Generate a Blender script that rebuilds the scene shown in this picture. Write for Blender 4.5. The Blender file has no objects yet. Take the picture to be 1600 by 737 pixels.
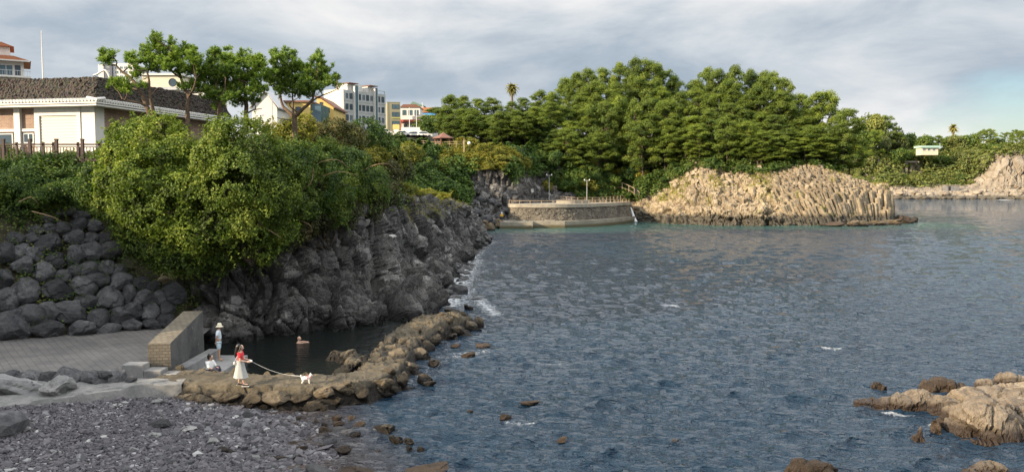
import bpy, bmesh, math, random
import numpy as np
from mathutils import Vector, Matrix
from mathutils.bvhtree import BVHTree

random.seed(11)
RNG = np.random.default_rng(11)
SC = bpy.context.scene
COL = SC.collection

# ------------------------------------------------------------------ camera geometry (metres, camera above the water)
H, F, CX, CY, YH = 8.8, 1250.0, 800.0, 368.5, 287.0
TH = math.atan((CY - YH) / F)
CT, ST = math.cos(TH), math.sin(TH)

def ray(px, py):
    u, v = (px - CX) / F, (CY - py) / F
    return u, CT + v * ST, -ST + v * CT

def P(px, py, Y):
    """world point seen at photo pixel (px, py), Y metres ahead"""
    a, b, c = ray(px, py)
    t = Y / b
    return (a * t, Y, H + c * t)

def G(px, py, z=0.0):
    """world point at height z seen at photo pixel (px, py)"""
    a, b, c = ray(px, py)
    t = (z - H) / c
    return (a * t, b * t, z)

# ------------------------------------------------------------------ numpy noise
def _h(ix, iy, iz, seed):
    with np.errstate(over='ignore'):
        n = (ix.astype(np.int64) * 374761393 + iy.astype(np.int64) * 668265263 + iz.astype(np.int64) * 1274126177 + seed * 974634777)
        n = (n ^ (n >> 13)) & 0xffffffff
        n = (n * 1274126177) & 0xffffffff
        n = (n ^ (n >> 16)) & 0xffffffff
        n = (n * 2246822519) & 0xffffffff
        n = (n ^ (n >> 15)) & 0xffffff
    return n / float(0xffffff)

def vnoise(p, seed=0):
    i = np.floor(p).astype(np.int64)
    f = p - i
    f = f * f * (3 - 2 * f)
    r = 0
    for a in (0, 1):
        wx = f[:, 0] if a else 1 - f[:, 0]
        for b in (0, 1):
            wy = f[:, 1] if b else 1 - f[:, 1]
            for c in (0, 1):
                wz = f[:, 2] if c else 1 - f[:, 2]
                r = r + wx * wy * wz * _h(i[:, 0] + a, i[:, 1] + b, i[:, 2] + c, seed)
    return r

def fbm(p, octv=4, seed=0, gain=.5):
    r, a, t = 0, 1., 0
    for k in range(octv):
        r = r + a * vnoise(p * 2.03 ** k + 17.3 * k, seed + k)
        t += a
        a *= gain
    return r / t

def worley(p, seed=0):
    """F1, F2, three random numbers of the nearest cell, offset from its point"""
    i = np.floor(p).astype(np.int64)
    n = len(p)
    d1 = np.full(n, 9.); d2 = np.full(n, 9.)
    rnd = np.zeros((n, 3)); off = np.zeros((n, 3))
    for a in (-1, 0, 1):
        for b in (-1, 0, 1):
            for c in (-1, 0, 1):
                cx, cy, cz = i[:, 0] + a, i[:, 1] + b, i[:, 2] + c
                q = np.stack([cx + _h(cx, cy, cz, seed), cy + _h(cx, cy, cz, seed + 1), cz + _h(cx, cy, cz, seed + 2)], 1)
                o = p - q
                d = np.sqrt((o * o).sum(1))
                m = d < d1
                d2 = np.where(m, d1, np.minimum(d2, d))
                d1 = np.where(m, d, d1)
                if m.any():
                    off[m] = o[m]
                    rnd[m, 0] = _h(cx[m], cy[m], cz[m], seed + 5)
                    rnd[m, 1] = _h(cx[m], cy[m], cz[m], seed + 6)
                    rnd[m, 2] = _h(cx[m], cy[m], cz[m], seed + 7)
    return d1, d2, rnd, off

def blocks(p, scale, seed=0, tilt=1.2, crack=.25, warp=.13):
    """broken-rock relief in about [-1, 1]: each cell its own height and tilt"""
    s = np.asarray(scale, float)
    q = p / s
    q = q + warp * (np.stack([vnoise(q * 1.7, seed + 31), vnoise(q * 1.7, seed + 32), vnoise(q * 1.7, seed + 33)], 1) - .5)
    d1, d2, r, o = worley(q, seed)
    v = (r[:, 0] - .5) * 1.2 + ((r - .5) * o).sum(1) * tilt
    return v - crack * np.clip(1 - (d2 - d1) / .12, 0, 1)

# ------------------------------------------------------------------ mesh builder
class MB:
    def __init__(s):
        s.v, s.f, s.n, s.t = [], [], 0, []
    def add(s, V, Fc, m=0, tint=None):
        V = np.asarray(V, np.float64).reshape(-1, 3)
        Fc = np.asarray(Fc, np.int64)
        s.v.append(V)
        s.f.append((Fc + s.n, m))
        s.t.append(np.full(len(V), .5) if tint is None else np.broadcast_to(np.asarray(tint, float), (len(V),)))
        s.n += len(V)
        return s
    def mesh(s, name, mats, smooth=False, attrs=None):
        V = np.concatenate(s.v)
        me = bpy.data.meshes.new(name)
        me.vertices.add(len(V))
        me.vertices.foreach_set('co', V.astype(np.float32).ravel())
        li = np.concatenate([f.ravel() for f, m in s.f])
        tot = np.concatenate([np.full(len(f), f.shape[1]) for f, m in s.f])
        st = np.concatenate([[0], np.cumsum(tot)[:-1]])
        me.loops.add(len(li))
        me.loops.foreach_set('vertex_index', li.astype(np.int32))
        me.polygons.add(len(tot))
        me.polygons.foreach_set('loop_start', st.astype(np.int32))
        mi = np.concatenate([np.full(len(f), m) for f, m in s.f])
        me.polygons.foreach_set('material_index', mi.astype(np.int32))
        me.polygons.foreach_set('use_smooth', np.full(len(tot), bool(smooth)))
        at = me.attributes.new('tint', 'FLOAT', 'POINT')
        at.data.foreach_set('value', np.concatenate(s.t).astype(np.float32))
        for k, a in (attrs or {}).items():
            t = me.attributes.new(k, 'FLOAT', 'POINT')
            t.data.foreach_set('value', np.asarray(a, np.float32))
        for m in (mats if isinstance(mats, (list, tuple)) else [mats]):
            me.materials.append(m)
        me.update(calc_edges=True)
        return me

def obj(name, mb, mats, parent=None, smooth=False, attrs=None, loc=None):
    me = mb if isinstance(mb, bpy.types.Mesh) else mb.mesh(name, mats, smooth, attrs)
    o = bpy.data.objects.new(name, me)
    COL.objects.link(o)
    if parent is not None:
        o.parent = parent
    if loc is not None:
        o.location = loc
    return o

def empty(name, loc=(0, 0, 0), rz=0.):
    o = bpy.data.objects.new(name, None)
    o.empty_display_size = .2
    COL.objects.link(o)
    o.location = loc
    o.rotation_euler = (0, 0, rz)
    return o

def tag(o, label, cat=None, group=None, kind=None):
    if label: o['label'] = label
    if cat: o['category'] = cat
    if group: o['group'] = group
    if kind: o['kind'] = kind
    return o

def copy_tree(o, parent=None):
    c = o.copy()
    COL.objects.link(c)
    if parent is not None:
        c.parent = parent
        c.matrix_parent_inverse = o.matrix_parent_inverse.copy()
    for ch in list(o.children):
        copy_tree(ch, c)
    return c

ORD = 'first second third fourth fifth sixth seventh eighth ninth tenth eleventh twelfth thirteenth fourteenth fifteenth sixteenth seventeenth eighteenth nineteenth twentieth'.split()
TENS = ['', '', 'twenty', 'thirty', 'forty', 'fifty', 'sixty', 'seventy', 'eighty', 'ninety']
def ordw(i):
    if i < 20: return ORD[i]
    n = i + 1
    if n % 10 == 0: return TENS[n // 10][:-1] + 'ieth' if n < 100 else 'hundredth'
    return TENS[n // 10] + '-' + ORD[n % 10 - 1]

# ------------------------------------------------------------------ shape helpers
BOXF = np.array([[0, 1, 3, 2], [4, 6, 7, 5], [0, 4, 5, 1], [2, 3, 7, 6], [0, 2, 6, 4], [1, 5, 7, 3]])
def box(mb, x0, x1, y0, y1, z0, z1, m=0, fr=None, tint=None):
    V = np.array([[x, y, z] for x in (x0, x1) for y in (y0, y1) for z in (z0, z1)], float)
    if fr is not None:
        O, U, W = fr
        V = np.stack([O[0] + V[:, 0] * U[0] + V[:, 1] * W[0], O[1] + V[:, 0] * U[1] + V[:, 1] * W[1], V[:, 2]], 1)
    return mb.add(V, BOXF, m, tint)

def norm(a):
    a = np.asarray(a, float)
    return a / np.maximum(np.linalg.norm(a, axis=-1, keepdims=True), 1e-9)

def tube(mb, pts, rad, seg=7, m=0, tint=None, cap=True):
    pts = np.asarray(pts, float)
    n = len(pts)
    rad = np.broadcast_to(np.asarray(rad, float), (n,))
    T = norm(np.gradient(pts, axis=0))
    ref = np.array([0, 0, 1.]) if abs(T[0, 2]) < .9 else np.array([1., 0, 0])
    V = []
    B = norm(np.cross(T[0], ref))
    for i in range(n):
        B = norm(B - T[i] * np.dot(B, T[i]))
        N = np.cross(T[i], B)
        a = np.arange(seg) * 2 * math.pi / seg
        V.append(pts[i] + rad[i] * (np.cos(a)[:, None] * B + np.sin(a)[:, None] * N))
    V = np.concatenate(V)
    i = np.arange(n - 1)[:, None] * seg
    k = np.arange(seg)[None, :]
    Fc = np.stack([i + k, i + (k + 1) % seg, i + seg + (k + 1) % seg, i + seg + k], -1).reshape(-1, 4)
    mb.add(V, Fc, m, tint)
    if cap:
        for e in (0, n - 1):
            c = np.vstack([V[e * seg:(e + 1) * seg], pts[e][None]])
            t = np.stack([np.arange(seg), (np.arange(seg) + 1) % seg, np.full(seg, seg)], 1)
            mb.add(c, t, m, tint)
    return mb

def spline(pts, n):
    """Catmull-Rom through pts"""
    p = np.asarray(pts, float)
    p = np.vstack([2 * p[0] - p[1], p, 2 * p[-1] - p[-2]])
    out = []
    k = len(p) - 3
    for t in np.linspace(0, k - 1e-6, n):
        i = int(t); u = t - i
        a, b, c, d = p[i:i + 4]
        out.append(.5 * (2 * b + (c - a) * u + (2 * a - 5 * b + 4 * c - d) * u * u + (3 * b - a - 3 * c + d) * u ** 3))
    return np.array(out)

def lathe(mb, prof, seg=16, c=(0, 0, 0), m=0):
    prof = np.asarray(prof, float)
    a = np.arange(seg) * 2 * math.pi / seg
    V = np.stack([prof[:, 0][:, None] * np.cos(a), prof[:, 0][:, None] * np.sin(a), np.repeat(prof[:, 1][:, None], seg, 1)], -1).reshape(-1, 3) + np.array(c)
    n = len(prof)
    i = np.arange(n - 1)[:, None] * seg
    k = np.arange(seg)[None, :]
    Fc = np.stack([i + k, i + (k + 1) % seg, i + seg + (k + 1) % seg, i + seg + k], -1).reshape(-1, 4)
    return mb.add(V, Fc, m)

def ico(sub):
    bm = bmesh.new()
    bmesh.ops.create_icosphere(bm, subdivisions=sub, radius=1)
    V = np.array([v.co[:] for v in bm.verts])
    Fc = np.array([[v.index for v in f.verts] for f in bm.faces])
    bm.free()
    return V, Fc
ICO = {k: ico(k) for k in (1, 2, 3, 4, 5)}

def ball(mb, c, r, sub=2, m=0, sc=(1, 1, 1)):
    V, Fc = ICO[sub]
    return mb.add(V * r * np.array(sc) + np.array(c), Fc, m)

def grid_faces(a, b):
    i = np.arange(a - 1)[:, None] * b
    k = np.arange(b - 1)[None, :]
    return np.stack([i + k, i + b + k, i + b + k + 1, i + k + 1], -1).reshape(-1, 4)

def grid_normals(Pg):
    du = np.gradient(Pg, axis=0); dv = np.gradient(Pg, axis=1)
    return norm(np.cross(du, dv))

def loft(stations, nu, nvs):
    """grid through stations (each a list of control points, shore to inland)"""
    S = np.asarray(stations, float)
    cols = []
    for m in range(S.shape[1]):
        cols.append(S[:, m])
    C = np.stack(cols, 1)
    # length parameter along the stations
    d = np.linalg.norm(np.diff(S[:, :2].mean(1), axis=0), axis=1)
    cum = np.concatenate([[0], np.cumsum(d)])
    t = np.linspace(0, cum[-1], nu)
    k = np.clip(np.searchsorted(cum, t, side='right') - 1, 0, len(cum) - 2)
    u = (t - cum[k]) / d[k]
    def g(i): return C[np.clip(i, 0, len(C) - 1)]
    a, b, c, e = g(k - 1), g(k), g(k + 1), g(k + 2)
    u = u[:, None, None]
    sm = .5 * (2 * b + (c - a) * u + (2 * a - 5 * b + 4 * c - e) * u * u + (3 * b - a - 3 * c + e) * u ** 3)
    lin = b + (c - b) * u
    R = .6 * sm + .4 * lin
    rows, wts = [], []
    for m, n in enumerate(nvs):
        for q in range(n):
            f = q / n
            rows.append(R[:, m] * (1 - f) + R[:, m + 1] * f); wts.append(m + f)
    rows.append(R[:, -1]); wts.append(len(nvs))
    return np.stack(rows, 1), np.array(wts)

def leaves(mb, C, N, L, W, tint, fold=.25, m=0):
    n = len(C)
    N = norm(N)
    T = norm(np.cross(N, RNG.normal(size=(n, 3))))
    B = np.cross(N, T)
    L = np.broadcast_to(np.asarray(L, float), (n,))[:, None] * .5
    W = np.broadcast_to(np.asarray(W, float), (n,))[:, None] * .5
    V = np.stack([C - T * L, C + B * W + N * W * fold * 2, C + T * L, C - B * W + N * W * fold * 2], 1).reshape(-1, 3)
    Fc = np.arange(n * 4).reshape(n, 4)
    mb.add(V, Fc, m, np.repeat(tint, 4))

def rnd_dir(n):
    return norm(RNG.normal(size=(n, 3)))

# ------------------------------------------------------------------ materials
def mat(name):
    m = bpy.data.materials.new(name)
    m.use_nodes = True
    nt = m.node_tree
    return m, nt, nt.nodes['Principled BSDF']

def nd(nt, typ, **kw):
    n = nt.nodes.new(typ)
    for k, v in kw.items():
        if k == 'inp':
            for a, b in v.items():
                if hasattr(b, 'is_output') or isinstance(b, bpy.types.NodeSocket):
                    nt.links.new(b, n.inputs[a])
                else:
                    n.inputs[a].default_value = b
        else:
            setattr(n, k, v)
    return n

def ramp(nt, fac, stops):
    r = nt.nodes.new('ShaderNodeValToRGB')
    e = r.color_ramp.elements
    while len(e) < len(stops): e.new(.5)
    for i, (p, c) in enumerate(stops):
        e[i].position = p
        e[i].color = (*c, 1) if len(c) == 3 else c
    nt.links.new(fac, r.inputs[0])
    return r.outputs[0]

def mixc(nt, fac, a, b, blend='MIX'):
    n = nt.nodes.new('ShaderNodeMix')
    n.data_type = 'RGBA'; n.blend_type = blend
    for s, v in ((n.inputs[0], fac), (n.inputs[6], a), (n.inputs[7], b)):
        if isinstance(v, bpy.types.NodeSocket): nt.links.new(v, s)
        else: s.default_value = v if not isinstance(v, tuple) or len(v) == 4 else (*v, 1)
    return n.outputs[2]

def mth(nt, op, a, b=0., clamp=False):
    n = nt.nodes.new('ShaderNodeMath')
    n.operation = op; n.use_clamp = clamp
    for s, v in ((n.inputs[0], a), (n.inputs[1], b)):
        if isinstance(v, bpy.types.NodeSocket): nt.links.new(v, s)
        else: s.default_value = v
    return n.outputs[0]

def tex_noise(nt, vec, scale, detail=5, rough=.6, dist=0.):
    n = nd(nt, 'ShaderNodeTexNoise', inp={'Scale': scale, 'Detail': detail, 'Roughness': rough, 'Distortion': dist})
    if vec is not None: nt.links.new(vec, n.inputs['Vector'])
    return n.outputs['Fac']

def flat(name, col, rough=.7, var=.12, scale=6., bump=.0, metal=0.):
    """painted or plain surface with slight dirt variation"""
    m, nt, b = mat(name)
    tc = nd(nt, 'ShaderNodeTexCoord')
    f = tex_noise(nt, tc.outputs['Object'], scale)
    c = ramp(nt, f, [(.25, tuple(x * (1 - var * 1.6) for x in col)), (.55, col), (.8, tuple(min(1, x * (1 + var)) for x in col))])
    nt.links.new(c, b.inputs['Base Color'])
    b.inputs['Roughness'].default_value = rough
    b.inputs['Metallic'].default_value = metal
    if bump:
        bp = nd(nt, 'ShaderNodeBump', inp={'Strength': bump, 'Distance': .03, 'Height': tex_noise(nt, tc.outputs['Object'], scale * 5)})
        nt.links.new(bp.outputs[0], b.inputs['Normal'])
    return m

def rockmat(name, cols, scale=.6, bump=.6, bdist=.08, fine=6., rough=.85, wet=None, rndv=.35, moss=None, band=None, spec=.3):
    m, nt, b = mat(name)
    tc = nd(nt, 'ShaderNodeTexCoord')
    geo = nd(nt, 'ShaderNodeNewGeometry')
    oi = nd(nt, 'ShaderNodeObjectInfo')
    ad = nd(nt, 'ShaderNodeVectorMath', operation='ADD')
    nt.links.new(tc.outputs['Object'], ad.inputs[0])
    sc = nd(nt, 'ShaderNodeVectorMath', operation='SCALE'); nt.links.new(oi.outputs['Location'], sc.inputs[0]); sc.inputs['Scale'].default_value = 3.7
    nt.links.new(sc.outputs[0], ad.inputs[1])
    vec = ad.outputs[0]
    n1 = tex_noise(nt, vec, scale, 8, .65, .6)
    n2 = tex_noise(nt, vec, scale * fine, 6, .7)
    n3 = tex_noise(nt, vec, scale * .35, 4, .6)
    k = len(cols)
    fac = mth(nt, 'ADD', mth(nt, 'MULTIPLY', n1, .6), mth(nt, 'MULTIPLY', n2, .4))
    c = ramp(nt, fac, [(.32 + .36 * i / (k - 1), cc) for i, cc in enumerate(cols)])
    c = mixc(nt, 1., c, ramp(nt, n3, [(.3, (.72, .72, .74)), (.7, (1.22, 1.2, 1.16))]), 'MULTIPLY')
    if rndv:
        rr = ramp(nt, oi.outputs['Random'], [(0, (1 - rndv,) * 3), (1, (1 + rndv,) * 3)])
        c = mixc(nt, 1., c, rr, 'MULTIPLY')
    if moss:
        colr, lo, sc2 = moss
        mm = tex_noise(nt, vec, sc2, 5, .65)
        c = mixc(nt, ramp(nt, mm, [(lo, (0, 0, 0)), (lo + .07, (1, 1, 1))]), c, colr)
    if wet is not None:                      # dark weed and wet band just above the water
        zz = nd(nt, 'ShaderNodeSeparateXYZ', inp={0: geo.outputs['Position']}).outputs['Z']
        wz = mth(nt, 'ADD', zz, mth(nt, 'MULTIPLY', n1, -wet[0]))
        wf = nd(nt, 'ShaderNodeMapRange', inp={'Value': wz, 'From Min': wet[1] - wet[0] * .5, 'From Max': wet[1] - wet[0] * .5 + wet[3], 'To Min': 1., 'To Max': 0.}).outputs[0]
        c = mixc(nt, wf, c, mixc(nt, n2, wet[2], tuple(x * .45 for x in wet[2])))
        nt.links.new(nd(nt, 'ShaderNodeMapRange', inp={'Value': wf, 'To Min': rough, 'To Max': .45}).outputs[0], b.inputs['Roughness'])
    else:
        b.inputs['Roughness'].default_value = rough
    nt.links.new(c, b.inputs['Base Color'])
    b.inputs['Specular IOR Level'].default_value = spec
    vo = nd(nt, 'ShaderNodeTexVoronoi', feature='DISTANCE_TO_EDGE', inp={'Scale': scale * fine * .5})
    wv = nd(nt, 'ShaderNodeVectorMath', operation='ADD')
    nt.links.new(vec, wv.inputs[0])
    nn = nd(nt, 'ShaderNodeTexNoise', inp={'Scale': scale * 2., 'Detail': 3.})
    nt.links.new(vec, nn.inputs['Vector']); nt.links.new(nn.outputs['Color'], wv.inputs[1])
    nt.links.new(wv.outputs[0], vo.inputs['Vector'])
    cr = mth(nt, 'MINIMUM', vo.outputs['Distance'], .08)
    hgt = mth(nt, 'ADD', mth(nt, 'MULTIPLY', n2, 1.), mth(nt, 'MULTIPLY', cr, 4.))
    hgt = mth(nt, 'ADD', hgt, mth(nt, 'MULTIPLY', tex_noise(nt, vec, scale * fine * 4, 4, .7), .35))
    bp = nd(nt, 'ShaderNodeBump', inp={'Strength': bump, 'Distance': bdist, 'Height': hgt})
    nt.links.new(bp.outputs[0], b.inputs['Normal'])
    return m

def leafmat(name, cols, trans=.3, rough=.55, rnd=.15, spec=.3):
    """cols: dark to light, spread over the per-leaf tint"""
    m, nt, b = mat(name)
    at = nd(nt, 'ShaderNodeAttribute', attribute_name='tint')
    k = len(cols)
    c = ramp(nt, at.outputs['Fac'], [(i / (k - 1), cc) for i, cc in enumerate(cols)])
    oi = nd(nt, 'ShaderNodeObjectInfo')
    c = mixc(nt, 1., c, ramp(nt, oi.outputs['Random'], [(0, (1 - rnd, 1 - rnd * .9, 1 - rnd * .6)), (1, (1 + rnd, 1 + rnd * .8, 1 - rnd * .5))]), 'MULTIPLY')
    nt.links.new(c, b.inputs['Base Color'])
    b.inputs['Roughness'].default_value = rough
    b.inputs['Specular IOR Level'].default_value = spec
    tr = nd(nt, 'ShaderNodeBsdfTranslucent')
    nt.links.new(mixc(nt, 1., c, (1.1, 1.25, .5), 'MULTIPLY'), tr.inputs['Color'])
    mx = nd(nt, 'ShaderNodeMixShader', inp={0: trans})
    nt.links.new(b.outputs[0], mx.inputs[1]); nt.links.new(tr.outputs[0], mx.inputs[2])
    nt.links.new(mx.outputs[0], nt.nodes['Material Output'].inputs['Surface'])
    return m

M = {}
M['cliff'] = rockmat('dark_cliff_rock', [(.027, .026, .026), (.067, .065, .064), (.125, .12, .116), (.25, .24, .225)], .5, 1., .16, 6., wet=(.8, .55, (.03, .029, .03), .5), rndv=0,
                     moss=((.27, .262, .25), .57, .55))
M['tan'] = rockmat('tan_cliff_rock', [(.13, .10, .065), (.27, .215, .145), (.37, .305, .215), (.46, .39, .29)], .45, .9, .22, 5., wet=(1.6, 1.7, (.12, .105, .08), .9), rndv=0,
                   moss=((.22, .20, .06), .60, .22))
M['far_rock'] = rockmat('far_shore_rock', [(.13, .11, .085), (.26, .22, .17), (.36, .315, .25)], .12, .6, .4, 5., wet=(2., 1.5, (.10, .085, .06), 1.), rndv=.15)
M['boulder'] = rockmat('grey_basalt', [(.027, .027, .030), (.054, .055, .059), (.09, .091, .096), (.155, .155, .158)], 1.1, .55, .05, 5., rndv=.4)
M['brown_rock'] = rockmat('ochre_brown_rock', [(.04, .032, .023), (.10, .078, .052), (.17, .132, .085), (.25, .195, .125)], 1.3, 1., .07, 5., wet=(.5, .30, (.035, .026, .02), .3), rndv=.3)
M['causeway_rock'] = rockmat('causeway_basalt', [(.045, .036, .026), (.11, .088, .06), (.19, .154, .105), (.28, .23, .155)], 1.7, 1., .07, 5., wet=(.35, .22, (.03, .024, .018), .25), rndv=.4)
M['sea_rock'] = rockmat('weathered_sea_rock', [(.065, .052, .04), (.135, .108, .08), (.205, .168, .125), (.28, .235, .175)], 1.1, .8, .07, 6., wet=(.42, .22, (.05, .034, .024), .25), rndv=.12)
M['rust_rock'] = rockmat('rusty_weed_rock', [(.03, .022, .016), (.065, .045, .03), (.115, .08, .053)], 3., 1., .06, 4., rndv=.3, rough=.6)
M['wet_rock'] = rockmat('wet_black_rock', [(.02, .02, .022), (.04, .04, .043), (.075, .074, .076)], 1.5, .6, .05, 5., rough=.42, rndv=.3, spec=.5)
M['ledge'] = rockmat('pale_ledge_rock', [(.12, .12, .122), (.20, .20, .198), (.28, .275, .265)], 1.2, .5, .04, 6., rndv=.2)
M['pale_yellow_rock'] = rockmat('buff_rock', [(.2, .16, .1), (.32, .26, .17), (.4, .33, .22)], 1.2, .5, .04, 6., rndv=.1)
M['soil'] = rockmat('dark_soil', [(.03, .028, .02), (.06, .055, .035), (.09, .08, .05)], .8, .6, .05, 6., rndv=0)
M['lawn'] = flat('lawn_green', (.09, .13, .03), .9, .3, 1.2, .4)
M['leaf_bright'] = leafmat('bright_shrub_leaves', [(.045, .06, .015), (.08, .13, .02), (.155, .215, .03), (.27, .305, .055)], .34)
M['leaf_mid'] = leafmat('green_leaves', [(.025, .055, .014), (.06, .11, .022), (.11, .165, .03), (.19, .22, .05)], .32)
M['leaf_brown'] = leafmat('dull_brownish_leaves', [(.035, .034, .015), (.06, .07, .022), (.085, .095, .03), (.14, .10, .045)], .22)
M['leaf_gold'] = leafmat('golden_green_leaves', [(.09, .11, .02), (.18, .19, .03), (.28, .26, .045), (.38, .32, .07)], .35)
M['leaf_dark'] = leafmat('deep_green_leaves', [(.02, .05, .014), (.05, .10, .022), (.085, .145, .03), (.14, .18, .045)], .28)
M['needle'] = leafmat('pine_needles', [(.03, .07, .014), (.085, .15, .025), (.16, .24, .038), (.26, .33, .07)], .3, .5)
M['needle_far'] = leafmat('grove_pine_needles', [(.030, .060, .016), (.095, .145, .026), (.18, .23, .04), (.30, .32, .07)], .34, .6, .22)
M['leaf_far'] = leafmat('far_wood_leaves', [(.07, .10, .035), (.125, .155, .05), (.19, .21, .065), (.26, .26, .10)], .3, .7, .22)  # lightened so distance haze is painted into the far leaves
M['palm_leaf'] = leafmat('palm_fronds', [(.10, .10, .025), (.22, .20, .05), (.36, .31, .10)], .3)
M['bark'] = rockmat('pine_bark', [(.06, .042, .03), (.13, .09, .06), (.22, .155, .105)], 5., .8, .02, 4., rndv=.15)
M['bark_dark'] = rockmat('dark_bark', [(.035, .028, .02), (.07, .055, .04), (.11, .09, .065)], 4., .8, .03, 4., rndv=.15)
M['twig'] = flat('dry_twig', (.30, .20, .11), .8)
M['white'] = flat('white_paint', (.60, .585, .55), .6, .07, 2.)
M['cream'] = flat('cream_render', (.58, .525, .41), .7, .06, .8)
M['shaded_wall'] = flat('shaded_render', (.36, .38, .37), .75, .12, .6)  # facade shade put into the colour, greyer than the cream end wall
M['olive'] = flat('olive_render', (.27, .25, .165), .75, .06, .6)
M['yellow'] = flat('yellow_paint', (.60, .44, .14), .7, .06, .8)
M['orange'] = flat('orange_roof_tiles', (.40, .15, .07), .7, .15, 3., .4)
M['red'] = flat('red_paint', (.40, .07, .05), .6, .1, 2.)
M['maroon'] = flat('reddish_brown_roof', (.17, .075, .05), .75, .15, 3., .3)
M['blue'] = flat('blue_panel', (.06, .28, .62), .6, .08, .5)
M['mint'] = flat('mint_roof', (.34, .50, .43), .6, .06, .5)
M['dark_slab'] = flat('dark_blue_grey_cladding', (.07, .085, .12), .6, .1, .6)
M['glass'] = flat('window_glass', (.05, .075, .10), .12, .2, .7)
M['blue_glass'] = flat('blue_green_glass', (.07, .12, .15), .12, .2, .7)
M['frame_dark'] = flat('dark_frame', (.05, .05, .055), .5)
M['fence_wood'] = flat('dark_stained_wood', (.040, .018, .015), .6, .2, 4., .2)
M['pale_wood'] = flat('weathered_wood', (.36, .27, .18), .8, .2, 4., .2)
M['metal'] = flat('grey_metal', (.42, .43, .44), .4, .1, 4.)
M['black'] = flat('black_paint', (.02, .02, .022), .5)
M['concrete'] = rockmat('old_concrete', [(.17, .155, .125), (.27, .245, .20), (.34, .315, .26)], .9, .35, .02, 7., rndv=.1, wet=(.5, .35, (.13, .11, .06), .4))
M['concrete_grey'] = rockmat('grey_concrete', [(.13, .13, .135), (.20, .20, .20), (.27, .265, .26)], .9, .4, .02, 7., rndv=.1)
M['path_stone'] = rockmat('walkway_stone', [(.05, .042, .03), (.115, .097, .068), (.20, .168, .118)], 1.6, 1., .05, 6., rndv=0, wet=(.4, .50, (.022, .018, .014), .22))  # wet band also darkens the flanks, painting shade between the stones
M['lamp_white'] = flat('white_globe', (.85, .84, .80), .3, .03)

def brickmat(name, c1, c2, mortar, sx, rough=.85, bump=.5, rot=0., coord='Object', msz=.02, bw=.5, rh=.25):
    m, nt, b = mat(name)
    tc = nd(nt, 'ShaderNodeTexCoord')
    mp = nd(nt, 'ShaderNodeMapping')
    mp.inputs['Rotation'].default_value = rot if isinstance(rot, tuple) else (0, 0, rot)
    nt.links.new(tc.outputs[coord], mp.inputs['Vector'])
    br = nd(nt, 'ShaderNodeTexBrick', inp={'Color1': (*c1, 1), 'Color2': (*c2, 1), 'Mortar': (*mortar, 1), 'Scale': sx, 'Mortar Size': msz, 'Brick Width': bw, 'Row Height': rh, 'Bias': -.1})
    nt.links.new(mp.outputs[0], br.inputs['Vector'])
    n = tex_noise(nt, tc.outputs[coord], sx * .35, 7, .7)
    c = mixc(nt, 1., br.outputs['Color'], ramp(nt, n, [(.3, (.6, .6, .62)), (.7, (1.35, 1.3, 1.25))]), 'MULTIPLY')
    nt.links.new(c, b.inputs['Base Color'])
    b.inputs['Roughness'].default_value = rough
    hh = mth(nt, 'ADD', mth(nt, 'MULTIPLY', br.outputs['Fac'], -1.), mth(nt, 'MULTIPLY', tex_noise(nt, tc.outputs[coord], sx * 6, 5, .7), .6))
    bp = nd(nt, 'ShaderNodeBump', inp={'Strength': bump, 'Distance': .03, 'Height': hh})
    nt.links.new(bp.outputs[0], b.inputs['Normal'])
    return m
M['brick'] = brickmat('brown_brick', (.30, .19, .13), (.23, .14, .10), (.35, .30, .26), 1., rot=(math.pi / 2, 0, 0), bw=.26, rh=.10, msz=.012)
M['paving'] = brickmat('stone_paving', (.15, .147, .143), (.125, .122, .122), (.10, .096, .092), 1., rot=.9, bw=.42, rh=.30, msz=.016, bump=.6)
M['ashlar'] = brickmat('basalt_blocks', (.135, .12, .095), (.09, .08, .064), (.075, .066, .052), 1., rot=(math.pi / 2, 0, 0), bw=.24, rh=.13, msz=.018, bump=1.)
M['ashlar_top'] = brickmat('basalt_coping', (.16, .14, .105), (.12, .105, .08), (.085, .075, .055), 1., rot=.13, bw=.30, rh=.22, msz=.018, bump=1.)
M['rubble'] = rockmat('dark_rubble_wall', [(.07, .062, .052), (.17, .152, .125), (.28, .25, .20)], .45, 1., .25, 6., rndv=.1)
M['rubble_tan'] = rockmat('tan_rubble_wall', [(.17, .135, .09), (.28, .23, .155), (.36, .30, .21)], .45, 1., .2, 6., rndv=.1)
M['shutter'] = None
def shuttermat():
    m, nt, b = mat('cream_roller_shutter')
    b.inputs['Base Color'].default_value = (.56, .52, .44, 1); b.inputs['Roughness'].default_value = .5
    return m
M['shutter'] = shuttermat()

def stone_roof_mat():
    m, nt, b = mat('volcanic_stone_roof')
    tc = nd(nt, 'ShaderNodeTexCoord')
    vo = nd(nt, 'ShaderNodeTexVoronoi', inp={'Scale': 8.5})
    nt.links.new(tc.outputs['Object'], vo.inputs['Vector'])
    c = mixc(nt, .75, (.06, .047, .036), vo.outputs['Color'], 'MULTIPLY')
    c = mixc(nt, tex_noise(nt, tc.outputs['Object'], 1.2), c, (.06, .049, .038))
    nt.links.new(c, b.inputs['Base Color'])
    b.inputs['Roughness'].default_value = .9
    bp = nd(nt, 'ShaderNodeBump', inp={'Strength': 1., 'Distance': .12, 'Height': mth(nt, 'MULTIPLY', vo.outputs['Distance'], -1.)})
    nt.links.new(bp.outputs[0], b.inputs['Normal'])
    return m
M['stone_roof'] = stone_roof_mat()

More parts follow.
